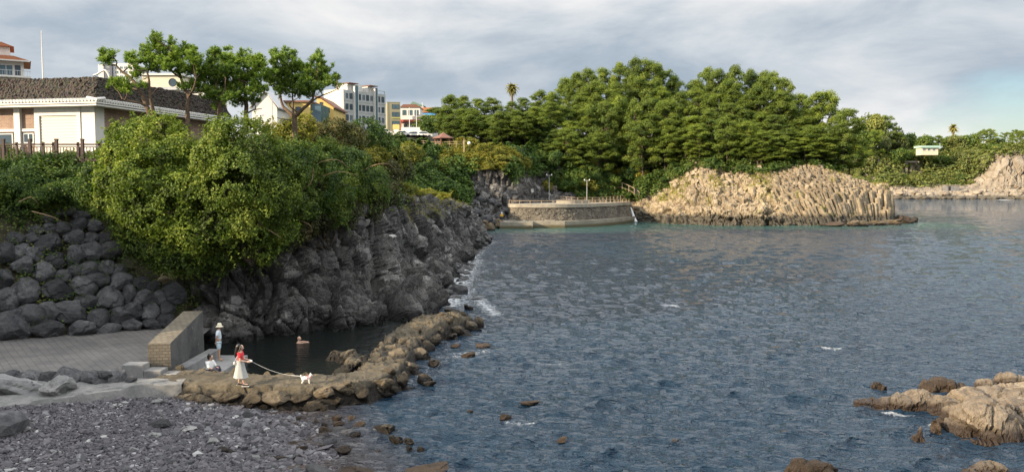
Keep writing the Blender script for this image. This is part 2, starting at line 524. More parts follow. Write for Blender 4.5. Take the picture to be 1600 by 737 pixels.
def pebblemat():
    m, nt, b = mat('beach_pebbles')
    at = nd(nt, 'ShaderNodeAttribute', attribute_name='tint')
    c = ramp(nt, at.outputs['Fac'], [(0, (.022, .022, .027)), (.3, (.048, .046, .054)), (.55, (.080, .070, .078)), (.8, (.12, .12, .13)), (.97, (.30, .295, .29))])
    nt.links.new(c, b.inputs['Base Color']); b.inputs['Roughness'].default_value = .7
    return m
M['pebble'] = pebblemat()

def watermat(name, deep, foam=True, rip=1., rough=.03):
    m, nt, b = mat(name)
    geo = nd(nt, 'ShaderNodeNewGeometry')
    pos = geo.outputs['Position']
    n0 = tex_noise(nt, pos, .05, 3)
    c = mixc(nt, n0, deep, tuple(x * .6 for x in deep))
    mp = nd(nt, 'ShaderNodeMapping'); mp.inputs['Scale'].default_value = (.62, 1.5, 1.); mp.inputs['Rotation'].default_value = (0, 0, .25)
    nt.links.new(pos, mp.inputs['Vector'])
    a = tex_noise(nt, mp.outputs[0], 1.7, 5, .55, .3)
    bm_ = tex_noise(nt, mp.outputs[0], 5.5, 2, .5)
    hgt = mth(nt, 'ADD', mth(nt, 'MULTIPLY', a, 1.), mth(nt, 'MULTIPLY', bm_, .28))
    bp = nd(nt, 'ShaderNodeBump', inp={'Strength': 1., 'Distance': .48 * rip, 'Height': hgt})
    nt.links.new(bp.outputs[0], b.inputs['Normal'])
    b.inputs['IOR'].default_value = 1.333
    if foam:
        sh = nd(nt, 'ShaderNodeAttribute', attribute_name='shallow')
        c = mixc(nt, sh.outputs['Fac'], c, (.022, .075, .062))  # green reflection near the headland painted into the water colour
        sb = nd(nt, 'ShaderNodeAttribute', attribute_name='bottom')
        c = mixc(nt, sb.outputs['Fac'], c, mixc(nt, tex_noise(nt, pos, 1.6, 6, .7), (.02, .016, .014), (.085, .058, .045)))
        at = nd(nt, 'ShaderNodeAttribute', attribute_name='foam')
        fn = tex_noise(nt, pos, 3.4, 9, .8, .6)
        ff = mth(nt, 'ADD', at.outputs['Fac'], mth(nt, 'MULTIPLY', mth(nt, 'SUBTRACT', fn, .5), 2.4))
        ff = nd(nt, 'ShaderNodeMapRange', inp={'Value': ff, 'From Min': .45, 'From Max': 1.15}).outputs[0]
        ff = mth(nt, 'MULTIPLY', ff, mth(nt, 'GREATER_THAN', at.outputs['Fac'], .02))
        c = mixc(nt, ff, c, (.72, .75, .77))
        nt.links.new(nd(nt, 'ShaderNodeMapRange', inp={'Value': ff, 'To Min': rough, 'To Max': .7}).outputs[0], b.inputs['Roughness'])
    else:
        b.inputs['Roughness'].default_value = rough
    nt.links.new(c, b.inputs['Base Color'])
    return m
M['sea'] = watermat('sea_water', (.008, .028, .054))
M['pool'] = watermat('pool_water', (.010, .013, .012), False, .26, .16)
M['fall'] = flat('falling_water', (.75, .77, .78), .4)
# ------------------------------------------------------------------ terrain
BVHS = []
def terrain(name, stations, nu, nvs, m, disp, flip=False, ground=True):
    """loft + relief along the normal; disp(p, n, w) -> metres; w runs 0 at the shore, +1 per control row"""
    R, w = loft(stations, nu, nvs)
    N = grid_normals(R)
    if flip: N = -N
    p = R.reshape(-1, 3); n = N.reshape(-1, 3)
    W = np.repeat(w[None], R.shape[0], 0).ravel()
    q = p + n * disp(p, n, W)[:, None]
    Fc = grid_faces(R.shape[0], R.shape[1])
    if flip: Fc = Fc[:, ::-1]
    mb = MB().add(q, Fc)
    o = obj(name, mb, m, smooth=False)
    tag(o, None, kind='structure')
    if ground:
        BVHS.append(BVHTree.FromPolygons([tuple(x) for x in q], [tuple(f) for f in Fc]))
    return o, q.reshape(R.shape), N

def ground_z(x, y, default=0.):
    best = None
    for b in BVHS:
        h = b.ray_cast((x, y, 80), (0, 0, -1))
        if h[0] is not None and (best is None or h[0].z > best):
            best = h[0].z
    return default if best is None else best

# --- bank on the left: from beside the viewpoint, along the ramp, to the start of the cliff
def bank_h(y):
    return float(np.interp(y, [-40, 6, 12, 17, 19, 20.5, 22, 27, 28.5, 37], [11., 10.6, 9.8, 9.1, 8.1, 7.2, 6.8, 6.8, 10.4, 10.4]))
bank = []
for y in (-40, -25, -10, 0, 6, 11, 15, 18, 20.3, 22, 24.5, 27, 28.5, 31, 36):
    h = bank_h(y)
    bank.append([(-26.3, y, .2), (-28, y, h * .55), (-29.6, y, h), (-34, y, h * .8), (-75, y, 4)])
bank += [
    [(-27.2, 38.9, .6), (-28.6, 41.2, 5.), (-30, 43.5, 9.6), (-32, 47, 10.2), (-75, 75, 12)],
    [(-25.2, 39.3, .6), (-26.2, 42.0, 4.9), (-27, 44.6, 9.6), (-28, 48, 10.2), (-50, 85, 12)],
    [(-22.2, 41.2, .6), (-22.9, 44.0, 4.8), (-23.6, 46.6, 9.4), (-24.5, 49, 10.2), (-40, 90, 12.5)],
    [(-19.0, 43.2, .6), (-19.4, 45.6, 4.6), (-19.8, 47.6, 8.8), (-20.6, 51, 10.2), (-33, 95, 12.5)],
    [(-18.1, 44.9, .2), (-18.4, 47.0, 4.0), (-18.8, 49.4, 8.0), (-19.4, 53, 9.9), (-30, 98, 11.)],
]
def bank_d(p, n, w):
    e = np.clip(w, 0, 1) 
    return (.4 * (fbm(p * .6, 4, 3) - .6) + .15 * blocks(p, (.9, .9, .7), 5)) * e
bank_o, bank_g, bank_n = terrain('hillside', bank, 420, (26, 26, 14, 16), M['soil'], bank_d)

# --- near cliff between the shrubs and the sea
cl = [
    [(-18.6, 43.7, -.5), (-18.7, 44.5, 1.4), (-18.9, 46.1, 4.2), (-19.3, 48.3, 7.8), (-20.0, 52.6, 9.8), (-31, 98, 12.2)],
    [(-16.2, 42.9, -.3), (-16.3, 43.5, 1.7), (-16.5, 44.7, 3.6), (-16.8, 46.8, 7.6), (-17.6, 52, 10.2), (-28, 99, 12.5)],
    [(-12.9, 44.4, -.3), (-13.1, 45.2, 1.9), (-13.6, 46.6, 4.0), (-14.2, 49.4, 7.5), (-15.5, 54, 10.2), (-25.5, 101, 10.6)],
    [(-9.8, 46.3, -.3), (-10.0, 47.2, 1.5), (-10.8, 50.9, 2.7), (-11.3, 52.8, 7.0), (-13.3, 59, 9.8), (-24.5, 104, 9.8)],
    [(-6.4, 48.4, -.3), (-6.8, 49.8, 1.1), (-8.1, 57.6, 2.1), (-8.9, 60.6, 6.8), (-11.6, 67, 9.2), (-24.5, 108, 8.4)],
    [(-4.7, 58, -.3), (-5.4, 62, 1.3), (-7.2, 68, 2.9), (-8.9, 74, 7.0), (-11.2, 79, 8.2), (-24.5, 112, 8.6)],
    [(-4.9, 74, -.3), (-5.8, 77, .9), (-7.0, 82, 2.6), (-8.5, 87, 7.0), (-11.2, 91, 7.4), (-25, 117, 7.6)],
    [(-4.8, 92, -.3), (-5.5, 95, .8), (-6.6, 98, 2.8), (-8.0, 101, 6.5), (-11.2, 104, 7.0), (-25, 122, 7.6)],
    [(-4.4, 108, -.3), (-4.8, 109, .9), (-5.6, 110, 3.2), (-7.0, 112, 5.6), (-11.0, 114, 6.4), (-25, 127, 8.0)],
    [(-3.3, 122, -.3), (-3.8, 122.5, .8), (-4.6, 123, 2.2), (-6.2, 124, 4.0), (-10.5, 125, 5.6), (-25, 132, 8.6)],
    [(-4.6, 136, -.3), (-5.4, 135.5, .8), (-6.6, 135, 2.4), (-8.8, 134, 4.2), (-12, 134.5, 5.2), (-25, 136.5, 10.5)],
    [(-8.5, 143, -.3), (-9.3, 142.5, 1.0), (-10.6, 142, 2.8), (-12.5, 141, 4.2), (-15, 140.5, 5.6), (-25, 141, 10)],
]
def cl_d(p, n, w):
    rock = np.interp(w, [0, .3, 1, 3, 3.6, 4.2, 5], [.55, 1, 1, .9, .4, .3, .3])
    v = np.array([1., 1., 1.])
    big = 1.15 * blocks(p, (3.3, 3.3, 4.2), 41, 1.4, .45) + .7 * blocks(np.stack([p[:, 0], p[:, 1], p[:, 2] * .12], 1), (2.3, 2.3, 2.3), 42, .9, .55)
    med = .42 * blocks(p + 9, (1.2, 1.2, 1.7), 43, 1.5, .6)
    sml = .13 * blocks(p + 5, (.42, .42, .42), 47, 1.6, .3)
    strat = .05 * (vnoise(np.stack([p[:, 0] * .25, p[:, 1] * .25, p[:, 2] * 2.1 + p[:, 0] * .25], 1), 51) - .5)
    return (big + med + sml + strat + .5 * (fbm(p * .35, 3, 55) - .5)) * rock
cliff_o, cl_g, cl_n = terrain('cliff', cl, 1000, (22, 44, 62, 22, 10), M['cliff'], cl_d)

# --- cove behind it, bluff below the lookout, rock knob
kv = [
    [(-8.5, 143, -.3), (-9.8, 142.5, 1.2), (-12, 142, 3), (-18, 141.2, 6.2), (-25, 143, 10.2), (-75, 165, 15)],
    [(-8, 150, -.3), (-11, 153, 1.6), (-13.5, 156, 3.8), (-19, 160, 8.5), (-27, 164, 14.5), (-75, 235, 19)],
    [(-4.6, 159, -.3), (-7, 166, 2.2), (-8.6, 170.5, 4.4), (-11.5, 174.5, 11.5), (-15.5, 181, 17.3), (-45, 290, 22)],
    [(-1.5, 162, -.3), (-2.6, 168, 2.6), (-3.8, 171.5, 5), (-5.2, 173.5, 13), (-8, 179, 16.8), (-20, 290, 24)],
    [(3.5, 164, -.3), (2.6, 171, 3.2), (1.6, 175, 5.2), (.6, 177.5, 12.5), (-1, 183, 16.6), (-5, 290, 26)],
    [(8, 174, 1), (7, 180, 4.6), (6.4, 184.5, 6.4), (5.6, 187, 11), (5, 194, 18), (10, 290, 26)],
    [(16, 181, 1), (15, 184.5, 4.6), (14, 187, 7.0), (13, 191, 12), (12, 203, 18.5), (25, 290, 26)],
]
def kv_d(p, n, w):
    rock = np.interp(w, [0, .4, 1, 3, 3.8, 5], [.3, 1, 1, 1, .5, .5])
    col = np.stack([p[:, 0], p[:, 1], p[:, 2] * .22], 1)
    return (1.3 * blocks(col, (2.4, 2.4, 2.4), 61, 1., .3) + .6 * blocks(p, (1.3, 1.3, 1.5), 63, 1.5, .3) + .9 * (fbm(p * .2, 3, 65) - .5)) * rock
cove_o, kv_g, kv_n = terrain('bluff', kv, 300, (16, 20, 30, 16, 14), M['cliff'], kv_d)

# --- headland with basalt columns
hd = [
    [(16, 181, 1), (15, 184.5, 4.6), (14, 187, 7.0), (13, 191, 12), (12, 203, 18.5), (25, 290, 26)],
    [(23, 186, -.4), (22.5, 188, 4), (22, 190, 6.5), (21.5, 195, 10), (21, 206, 18.5), (35, 285, 26)],
    [(28.2, 186.5, -.4), (28.2, 188.5, 3), (28.2, 191, 5.2), (28, 197, 9), (27.5, 207, 18), (45, 280, 26)],
    [(33.5, 178, -.4), (33.8, 180, 3.4), (34.4, 184, 6.2), (35.2, 191, 10.6), (35.6, 203, 17.5), (55, 275, 25)],
    [(40.5, 169.5, -.4), (40.8, 171, 3), (41.4, 175, 6.5), (42.4, 184, 13.2), (43, 200, 18), (62, 268, 24)],
    [(47, 167.5, -.4), (47.2, 169.2, 3.5), (47.8, 172.5, 6.2), (48.8, 181, 12.2), (50, 197, 18), (66, 262, 23)],
    [(53.4, 167, -.4), (53.5, 168.6, 3.5), (53.8, 171.5, 5.8), (54.8, 179, 12.2), (56.2, 195, 17), (70, 255, 22)],
    [(60, 166.6, -.4), (60.2, 169.0, 1.4), (60.6, 171.4, 6.0), (61.8, 179, 12.4), (62.8, 192, 16.6), (73, 248, 20)],
    [(66, 167.0, -.4), (66.2, 169.6, 1.3), (66.6, 171.4, 6.4), (67.6, 179.5, 12.8), (68.4, 189, 15.6), (75, 240, 18)],
    [(72, 169.6, -.4), (72.2, 172.2, 1.3), (72.6, 173.6, 6.6), (73.2, 178.6, 10.6), (73.6, 186.5, 12.6), (77, 232, 15)],
    [(78.5, 172, -.4), (78.6, 174.6, 1.3), (78.8, 175.6, 6.6), (78.8, 178.2, 9.0), (78.4, 184, 10.0), (79, 222, 12)],
    [(84.4, 173.8, -.4), (83.8, 176.4, 1.2), (83.6, 177.2, 6.2), (83.2, 179, 8.3), (81.6, 184, 8.6), (80, 212, 10)],
    [(88.6, 181, -.4), (86.4, 182.2, 1.2), (85.8, 182.7, 5.6), (84.9, 183.4, 8.0), (82, 186, 8.5), (79, 206, 9.5)],
    [(86, 196, -.4), (85, 195.8, 2.0), (84, 195.5, 5), (83, 195, 7.6), (80, 194, 8.2), (77, 204, 9)],
    [(80, 214, -.4), (79, 213, 2.0), (78, 212, 5), (77, 211, 7.4), (75, 208, 8.2), (73, 206, 9)],
]
def hd_d(p, n, w):
    rock = np.interp(w, [0, .25, 1, 3, 3.5, 5], [.35, 1, 1, 1, .45, .4])
    right = np.clip((p[:, 0] - 54) / 12, 0, 1)             # columns grow more regular to the end of the point
    x, y, z = p.T
    lean = x + z * (.5 * (1 - np.clip((x - 68) / 14, 0, 1)) - .05)
    c = np.stack([lean + y * .25, y * .55, z * .07 + 3], 1)
    cols = blocks(c, (1.2, 1.2, .9), 71, .12, .9, .04)
    cols2 = blocks(c * 1., (3.0, 3.0, .9), 72, .4, .5, .04)
    rough = .9 * blocks(p, (3.2, 3.2, 2.2), 73, 1.3, .5) + .5 * blocks(p, (1.2, 1.2, 1.0), 75, 1.5, .5) + .2 * blocks(p, (.6, .6, .6), 76, 1.5, .4)
    upper = np.clip((z - 4.5) / 3, 0, 1) * (1 - right)
    return -.9 * right * np.clip(3.4 - w, 0, 1) + rock * ((1.0 * cols + 1.1 * cols2) * (.2 + .8 * right) * (1 - .6 * upper) + rough * (1 - .78 * right) + .9 * (fbm(p * .16, 3, 77) - .5))
head_o, hd_g, hd_n = terrain('headland', hd, 760, (16, 30, 40, 14, 12), M['tan'], hd_d)

# --- prismatic columns of the point and broken blocks on its flank (bedrock)
def columns():
    R, w = loft(hd, 190, (6, 14, 14, 4, 4))
    rg = np.random.default_rng(12)
    mb = MB()
    done = []
    for i in range(R.shape[0]):
        for j in range(1, 38):
            x, y, z = R[i, j]
            x += rg.uniform(-.18, .18); y += rg.uniform(-.18, .18)
            if x < 56.5 + rg.uniform(-2, 3) or w[j] > 3.3 or w[j] < .9 or z < .2 or y > 206: continue
            if any((x - a) ** 2 + (y - b) ** 2 < .42 for a, b in done): continue
            done.append((x, y))
            lean = np.interp(x, [56, 68, 78, 86], [-.5, -.38, -.16, -.02])
            r = rg.uniform(.44, .64)
            k = 6 if rg.random() < .7 else 5
            a = np.sort(np.arange(k) * 2 * math.pi / k + rg.uniform(-.22, .22, k)) + rg.uniform(0, 1)
            top = z + rg.uniform(-.1, .35) + .9 * (vnoise(np.array([[x * .35, y * .35, 0]]), 5)[0] - .5)
            zs = np.linspace(max(-.6, top - 6.5), top, 7)
            V = []
            for q, zz in enumerate(zs):
                off = (zz - top) * lean * (-1) + .06 * rg.normal()
                rr = r * (1 + .05 * rg.normal()) * (.96 if q == 6 else 1)
                V.append(np.stack([x - off + rr * np.cos(a), y + rr * np.sin(a) + .04 * rg.normal(), zz + (rg.normal(size=k) * .10 if q == 6 else 0) + np.zeros(k)], 1))
            V = np.concatenate(V)
            ii = np.arange(6)[:, None] * k; kk = np.arange(k)[None]
            mb.add(V, np.stack([ii + kk, ii + (kk + 1) % k, ii + k + (kk + 1) % k, ii + k + kk], -1).reshape(-1, 4))
            mb.add(np.vstack([V[-k:], V[-k:].mean(0)[None] + np.array([0, 0, .05])]), np.stack([np.arange(k), (np.arange(k) + 1) % k, np.full(k, k)], 1))
    # angular blocks of the flank
    R, w = loft(hd, 240, (8, 14, 16, 4, 4))
    V0s = []
    for sd in range(8):
        V, Fc = ICO[3]; V = V.copy(); r2 = np.random.default_rng(900 + sd)
        for c in range(9):
            n = norm(r2.normal(size=3) * np.array([1, 1, .8])); V -= np.outer(np.clip(V @ n - r2.uniform(.45, .75), 0, None), n)
        V0s.append((V, Fc))
    for t in range(900):
        i = rg.integers(20, 160); j = rg.integers(2, 38)
        x, y, z = R[i, j]
        if not 28 < x < 66: continue
        hi = np.clip((z - 5.5) / 3, 0, 1)
        if rg.random() > hi * .9: continue
        V, Fc = V0s[rg.integers(8)]
        s = rg.uniform(.3, .85) * np.array([rg.uniform(.6, 1.), .8, rg.uniform(.7, 1.2)])
        an = rg.uniform(-.5, .5); ca, sa = math.cos(an), math.sin(an)
        U = V * s
        U = np.stack([U[:, 0] * ca - U[:, 2] * sa, U[:, 1], U[:, 0] * sa + U[:, 2] * ca], 1)
        mb.add(U + np.array([x, y + .25, z - .05]), Fc)
    o = obj('headland_columns', mb, M['tan'])
    tag(o, None, kind='structure')
columns()

# --- far shore across the bay
fs = []
for px in range(1240, 2060, 40):
    x0, y0, _ = G(px, 310.6)
    y0 += 6 * math.sin(px * .031)
    k = float(np.interp(px, [1240, 1500, 1535, 1570, 1700, 2060], [0, 0, .6, 1, 1, .6]))    # bare cliff towards the right
    d = np.array([x0, y0]) / math.hypot(x0, y0)
    def q(r, z): return (x0 + d[0] * r, y0 + d[1] * r, z)
    top = float(np.interp(px, [1240, 1340, 1420, 1520, 1600, 2060], [30, 29, 26, 29, 31, 30]))
    fs.append([q(0, -.5), q(7, 3.2), q(20, 5.8), q(20 + 26 * (1 - k) + 3 * k, 14 * (1 - k) + 16 * k), q(52 - 40 * k + 20 * k, top * .85 * (1 - k) + (top - 2) * k), q(85, top), q(240, top + 4)])
def fs_d(p, n, w):
    rock = np.interp(w, [0, .4, 2, 6], [.4, 1, 1, .5])
    c = np.stack([p[:, 0], p[:, 1], p[:, 2] * .12], 1)
    return rock * (1.2 * blocks(p, (3.2, 3.2, 2.4), 81, 1.5, .3) * np.where(w < 2.2, 1, .35) + 3.4 * blocks(c * np.array([1, 1, .4]), (4.0, 4.0, 3), 83, .4, .6, .05) * np.clip(w - 2, 0, 1) + 3. * (fbm(p * .05, 3, 85) - .5))
far_o, fs_g, fs_n = terrain('far_shore', fs, 520, (10, 14, 18, 14, 8, 8), M['far_rock'], fs_d)

# --- land behind everything (town plateau, inland)
def land_grid():
    xs = np.linspace(-330, 60, 79); ys = np.linspace(95, 520, 86)
    X, Y = np.meshgrid(xs, ys, indexing='ij')
    p = np.stack([X, Y], -1).reshape(-1, 2)
    z = np.interp(p[:, 1], [95, 140, 165, 187, 225, 520], [10.8, 11.2, 15.0, 19.6, 20.4, 30]) + .8 * (fbm(np.c_[p * .03, p[:, 0] * 0], 3, 91) - .5)
    # keep well behind the coast
    edge = np.interp(p[:, 1], [95, 110, 130, 145, 165, 185, 230, 520], [-30, -26, -25, -27, -32, -22, 20, 60])
    z = np.where(p[:, 0] > edge, -8, z)
    return MB().add(np.c_[p, z], grid_faces(79, 86))
land = obj('ground', land_grid(), M['soil'], smooth=True)
tag(land, None, kind='structure')
BVHS.append(BVHTree.FromPolygons([tuple(v.co) for v in land.data.vertices], [tuple(f.vertices) for f in land.data.polygons]))
# inland behind the far shore
m_ = MB()
xs = np.linspace(120, 900, 40); ys = np.linspace(560, 1100, 24)
X, Y = np.meshgrid(xs, ys, indexing='ij')
m_.add(np.stack([X, Y, 24 + 12 * fbm(np.stack([X * .006, Y * .006, X * 0], -1).reshape(-1, 3), 3, 95).reshape(X.shape) - np.clip((560 + 10 - Y) / 10, 0, 1) * 8], -1).reshape(-1, 3), grid_faces(40, 24))
o = obj('hills', m_, M['soil'], smooth=True); tag(o, None, kind='structure')

# ------------------------------------------------------------------ beach, ramp, walkway core
def beach_z(x, y):
    s = x + .39 * (y - 24.4)
    z = np.clip(-.075 * (s + 6.8), -.9, .8)
    return z
xs = np.linspace(-27, -1, 220); ys = np.linspace(9, 34.5, 210)
X, Y = np.meshgrid(xs, ys, indexing='ij')
pp = np.stack([X, Y, beach_z(X, Y)], -1).reshape(-1, 3)
pp[:, 2] += .10 * (fbm(np.c_[pp[:, :2] * .5, pp[:, 0] * 0], 4, 101) - .5)
beach = obj('beach', MB().add(pp, grid_faces(220, 210)), M['pebble'], smooth=True)
tag(beach, None, kind='structure')
bz = BVHTree.FromPolygons([tuple(x) for x in pp], [tuple(f) for f in grid_faces(220, 210)])
def beachz(x, y):
    h = bz.ray_cast((x, y, 20), (0, 0, -1))
    return h[0].z if h[0] is not None else 0.

# paved ramp
rp = [[(-29, 38.9), (-25.2, 39.5), (-22.2, 41.4), (-19, 43.5), (-16.4, 43.2)], [(-29, 32.0), (-24.5, 32.4), (-20.8, 32.8), (-17.5, 33.2), (-15.0, 33.5)]]
n1, n2 = 90, 50
A = spline([(*a, 0) for a in rp[0]], n1); B = spline([(*a, 0) for a in rp[1]], n1)
R = A[:, None] * (1 - np.linspace(0, 1, n2)[None, :, None]) + B[:, None] * np.linspace(0, 1, n2)[None, :, None]
R = R.reshape(-1, 3)
R[:, 2] = 1.0 - .012 * (R[:, 0] + 20) + .05 * (fbm(R * .6, 3, 103) - .5)
mb = MB().add(R, grid_faces(n1, n2)[:, ::-1])
# front face of the ramp down to the beach
E = R.reshape(n1, n2, 3)[:, -1]
E2 = E + np.array([0, -.06, -.9])
mb.add(np.vstack([E, E2]), np.stack([np.arange(n1 - 1), np.arange(n1 - 1) + n1, np.arange(1, n1) + n1, np.arange(1, n1)], 1), 1)
ramp_o = obj('ramp', mb, [M['paving'], M['concrete_grey']])
tag(ramp_o, None, kind='structure')

# pale ledge between the row of rocks and the pebbles
xs = np.linspace(0, 1, 90)
up = spline([(-27, 31.9, 0), (-22, 31.7, 0), (-18, 31.7, 0), (-15.2, 32.0, 0), (-13.2, 32.0, 0)], 90)
lo = spline([(-27, 26.4, 0), (-20.2, 27.4, 0), (-17.6, 28.9, 0), (-15.0, 30.9, 0), (-13.2, 31.5, 0)], 90)
t = np.linspace(0, 1, 46)[None, :, None]
R = (up[:, None] * (1 - t) + lo[:, None] * t).reshape(-1, 3)
tt = np.repeat(np.linspace(0, 1, 46)[None], 90, 0).ravel()
R[:, 2] = .92 - .10 * tt + .14 * (fbm(R * .9, 4, 107) - .5) + .07 * blocks(R, (.9, .9, .9), 109) - .5 * np.clip((tt - .93) / .07, 0, 1)
lo_w = .25 * (fbm(R * .8, 3, 111) - .5)
R[:, 1] += lo_w * tt
ledge = obj('ledge', MB().add(R, grid_faces(90, 46)[:, ::-1]), M['ledge'], smooth=False)
tag(ledge, None, kind='structure')

# causeway core
cw = np.array([(-14.6, 32.9, .85), (-13.0, 32.5, .88), (-10.1, 31.9, .90), (-8.2, 31.9, .88), (-6.9, 32.4, .85), (-6.0, 34.0, .75), (-5.8, 36.5, .62), (-5.9, 39.5, .62), (-5.6, 42.7, .75), (-4.9, 45.5, .95), (-3.9, 47.6, 1.0), (-2.9, 49.2, .4)])
cc = spline(cw, 260)
tg = norm(np.gradient(cc, axis=0)); sd = np.stack([tg[:, 1], -tg[:, 0], np.zeros(len(tg))], 1)     # to the sea side
prof = [(-1.6, -1.0), (-1.25, -.45), (-.95, -.06), (-.8, 0.), (-.4, .02), (0, .03), (.4, .02), (.75, 0), (.92, -.14), (1.12, -.5), (1.4, -1.0), (1.8, -1.5)]
prof = spline([(a, b, 0) for a, b in prof], 44)
R = cc[:, None] + sd[:, None] * prof[None, :, 0:1] + np.array([0, 0, 1.]) * prof[None, :, 1:2]
p = R.reshape(-1, 3)
flatw = np.repeat((np.abs(prof[:, 0]) < .85)[None], 260, 0).ravel()
wild = np.repeat(np.clip((np.arange(260) - 120) / 30, 0, 1)[:, None], 44, 1).ravel()
p[:, 2] += np.where(flatw, .05 + .13 * wild, .24) * (blocks(p, (.62, .62, .5), 121, 1.4, .4) + .5 * blocks(p, (.3, .3, .3), 122, 1.4, .3)) + .12 * (fbm(p * 1.2, 3, 123) - .5)
cause = obj('walkway', MB().add(p, grid_faces(260, 44)[:, ::-1]), M['path_stone'])
tag(cause, None, kind='structure')
CWB = BVHTree.FromPolygons([tuple(x) for x in p], [tuple(f) for f in grid_faces(260, 44)])
def cwz(x, y, d=.9):
    h = CWB.ray_cast((x, y, 20), (0, 0, -1))
    return h[0].z if h[0] is not None else d

# bathing platform beside the pool and pool water
POOLZ = .22
mb = MB()
box(mb, -14.75, -12.9, 33.4, 38.6, -.6, .46)
bm_ = obj('bathing_platform', mb, M['concrete_grey'])
tag(bm_, None, kind='structure')
pool_poly = [(-14.5, 33.4), (-13, 33.0), (-10, 32.5), (-8, 32.5), (-6.9, 33.2), (-6.3, 35), (-6.3, 38), (-6.3, 41), (-5.6, 45), (-4.6, 47.5), (-4.6, 50.5), (-6, 52.5), (-8.5, 50), (-11, 48.2), (-14.5, 46.2), (-18, 46), (-17, 40), (-14.7, 38.5)]
mb = MB()
V = np.array([(x, y, POOLZ) for x, y in pool_poly])
me = bpy.data.meshes.new('pool_water')
me.from_pydata([tuple(v) for v in V], [], [list(range(len(V)))])
me.materials.append(M['pool'])
o = bpy.data.objects.new('pool_water', me); COL.objects.link(o); tag(o, None, kind='structure')

# ------------------------------------------------------------------ sea
def make_sea():
    r = [13.]
    while r[-1] < 300: r.append(r[-1] * 1.0036)
    while r[-1] < 9000: r.append(r[-1] * 1.06)
    r = np.array(r)
    a = np.concatenate([np.radians(np.linspace(-100, -38, 40)[:-1]), np.radians(np.arange(-38, 38, .13)), np.radians(np.linspace(38, 100, 40))])
    Rr, Aa = np.meshgrid(r, a, indexing='ij')
    X = Rr * np.sin(Aa); Y = Rr * np.cos(Aa)
    x = X.ravel(); y = Y.ravel()
    sp = np.maximum(np.gradient(r)[:, None], Rr * np.radians(.13)).ravel()
    rg = np.random.default_rng(5)
    z = np.zeros_like(x); dx = np.zeros_like(x); dy = np.zeros_like(x)
    gust = .6 + .8 * fbm(np.stack([x * .05, y * .05, x * 0], 1), 3, 131)
    for i in range(72):
        lam = .34 * (11 ** ((i / 71.) ** 1.15)) * rg.uniform(.9, 1.1)
        th = 1.85 + rg.normal() * (.26 if lam > 1 else .38)
        k = 2 * math.pi / lam
        kx, ky = k * math.cos(th), k * math.sin(th)
        ph = rg.uniform(0, 6.28)
        amp = .0135 * lam * rg.uniform(.5, 1.4) * min(1., (.8 / lam) ** 1.0) * .95
        fade = np.clip((lam / sp - 2.2) / 2., 0, 1)
        if lam < 1.6: fade = fade * gust
        q = kx * x + ky * y + ph
        z += amp * fade * np.cos(q)
        s_ = np.sin(q) * amp * fade * .9
        dx -= s_ * math.cos(th); dy -= s_ * math.sin(th)
    V = np.stack([x + dx, y + dy, z], 1)
    # foam, brown bottom, and a painted green reflection near the headland
    def near(poly):
        poly = np.asarray(poly, float)
        d = np.full(len(x), 1e9)
        m = (x > poly[:, 0].min() - 14) & (x < poly[:, 0].max() + 14) & (y > poly[:, 1].min() - 14) & (y < poly[:, 1].max() + 14)
        P2 = np.stack([x[m], y[m]], 1)
        dd = np.full(len(P2), 1e9)
        for a_, b_ in zip(poly[:-1], poly[1:]):
            e = b_ - a_
            t = np.clip(((P2 - a_) @ e) / (e @ e), 0, 1)
            dd = np.minimum(dd, np.linalg.norm(P2 - a_ - t[:, None] * e, axis=1))
        d[m] = dd
        return d
    foam = np.zeros_like(x)
    def line(poly, width, s):
        d = near(poly)
        np.maximum(foam, s * np.clip(1 - d / width, 0, 1), out=foam)
    cs = [(s[0][0], s[0][1]) for s in cl]
    line(cs[5:10], 2.6, .75)
    line(cs[5:8], 3.6, .85)
    line([G(742, 465)[:2], G(775, 490)[:2]], 1.4, .8)
    line([(s[0][0], s[0][1]) for s in hd][2:14], 1.3, .55)
    line([(s[0][0], s[0][1]) for s in fs], 3.2, .62)
    line([G(1560, 312.5)[:2], G(1605, 312.5)[:2]], 5., 1.)
    line([G(1455, 664)[:2], G(1470, 668)[:2]], .5, .9)
    line([G(1385, 645)[:2], G(1425, 648)[:2]], .35, .8)
    line([G(1500, 612)[:2], G(1600, 606)[:2]], .5, .55)
    line([G(670, 560)[:2], G(760, 548)[:2]], .8, .5)
    for a_, b_, wd, s in ((1038, 1054, .9, .95), (1285, 1312, .45, .72), (1240, 1250, .3, .6), (795, 832, .45, .62), (840, 880, .4, .5)):
        yy = {1038: 477, 1285: 544, 1240: 533, 795: 660, 840: 567}[a_]
        line([G(a_, yy)[:2], G(b_, yy + 1)[:2]], wd, s)
    line([G(560, 612)[:2], G(640, 600)[:2], G(700, 560)[:2]], 1.1, .45)
    bottom = np.clip(1 - near([(-9.3, 30.5), (-8.2, 27), (-6.3, 23), (-4, 17)]) / 4.2, 0, 1) ** .8
    shallow = np.clip(1 - near([(s[0][0], s[0][1]) for s in hd][2:12]) / 24, 0, 1)  # mask of the painted green reflection along the headland
    shallow = np.maximum(shallow, np.clip(1 - near([(-1, 158), (7, 157), (28, 186)]) / 30, 0, 1))
    mb = MB().add(V, grid_faces(len(r), len(a))[:, ::-1])
    o = obj('sea', mb, M['sea'], smooth=True, attrs={'foam': foam, 'bottom': bottom, 'shallow': shallow})
    tag(o, None, kind='structure')
make_sea()
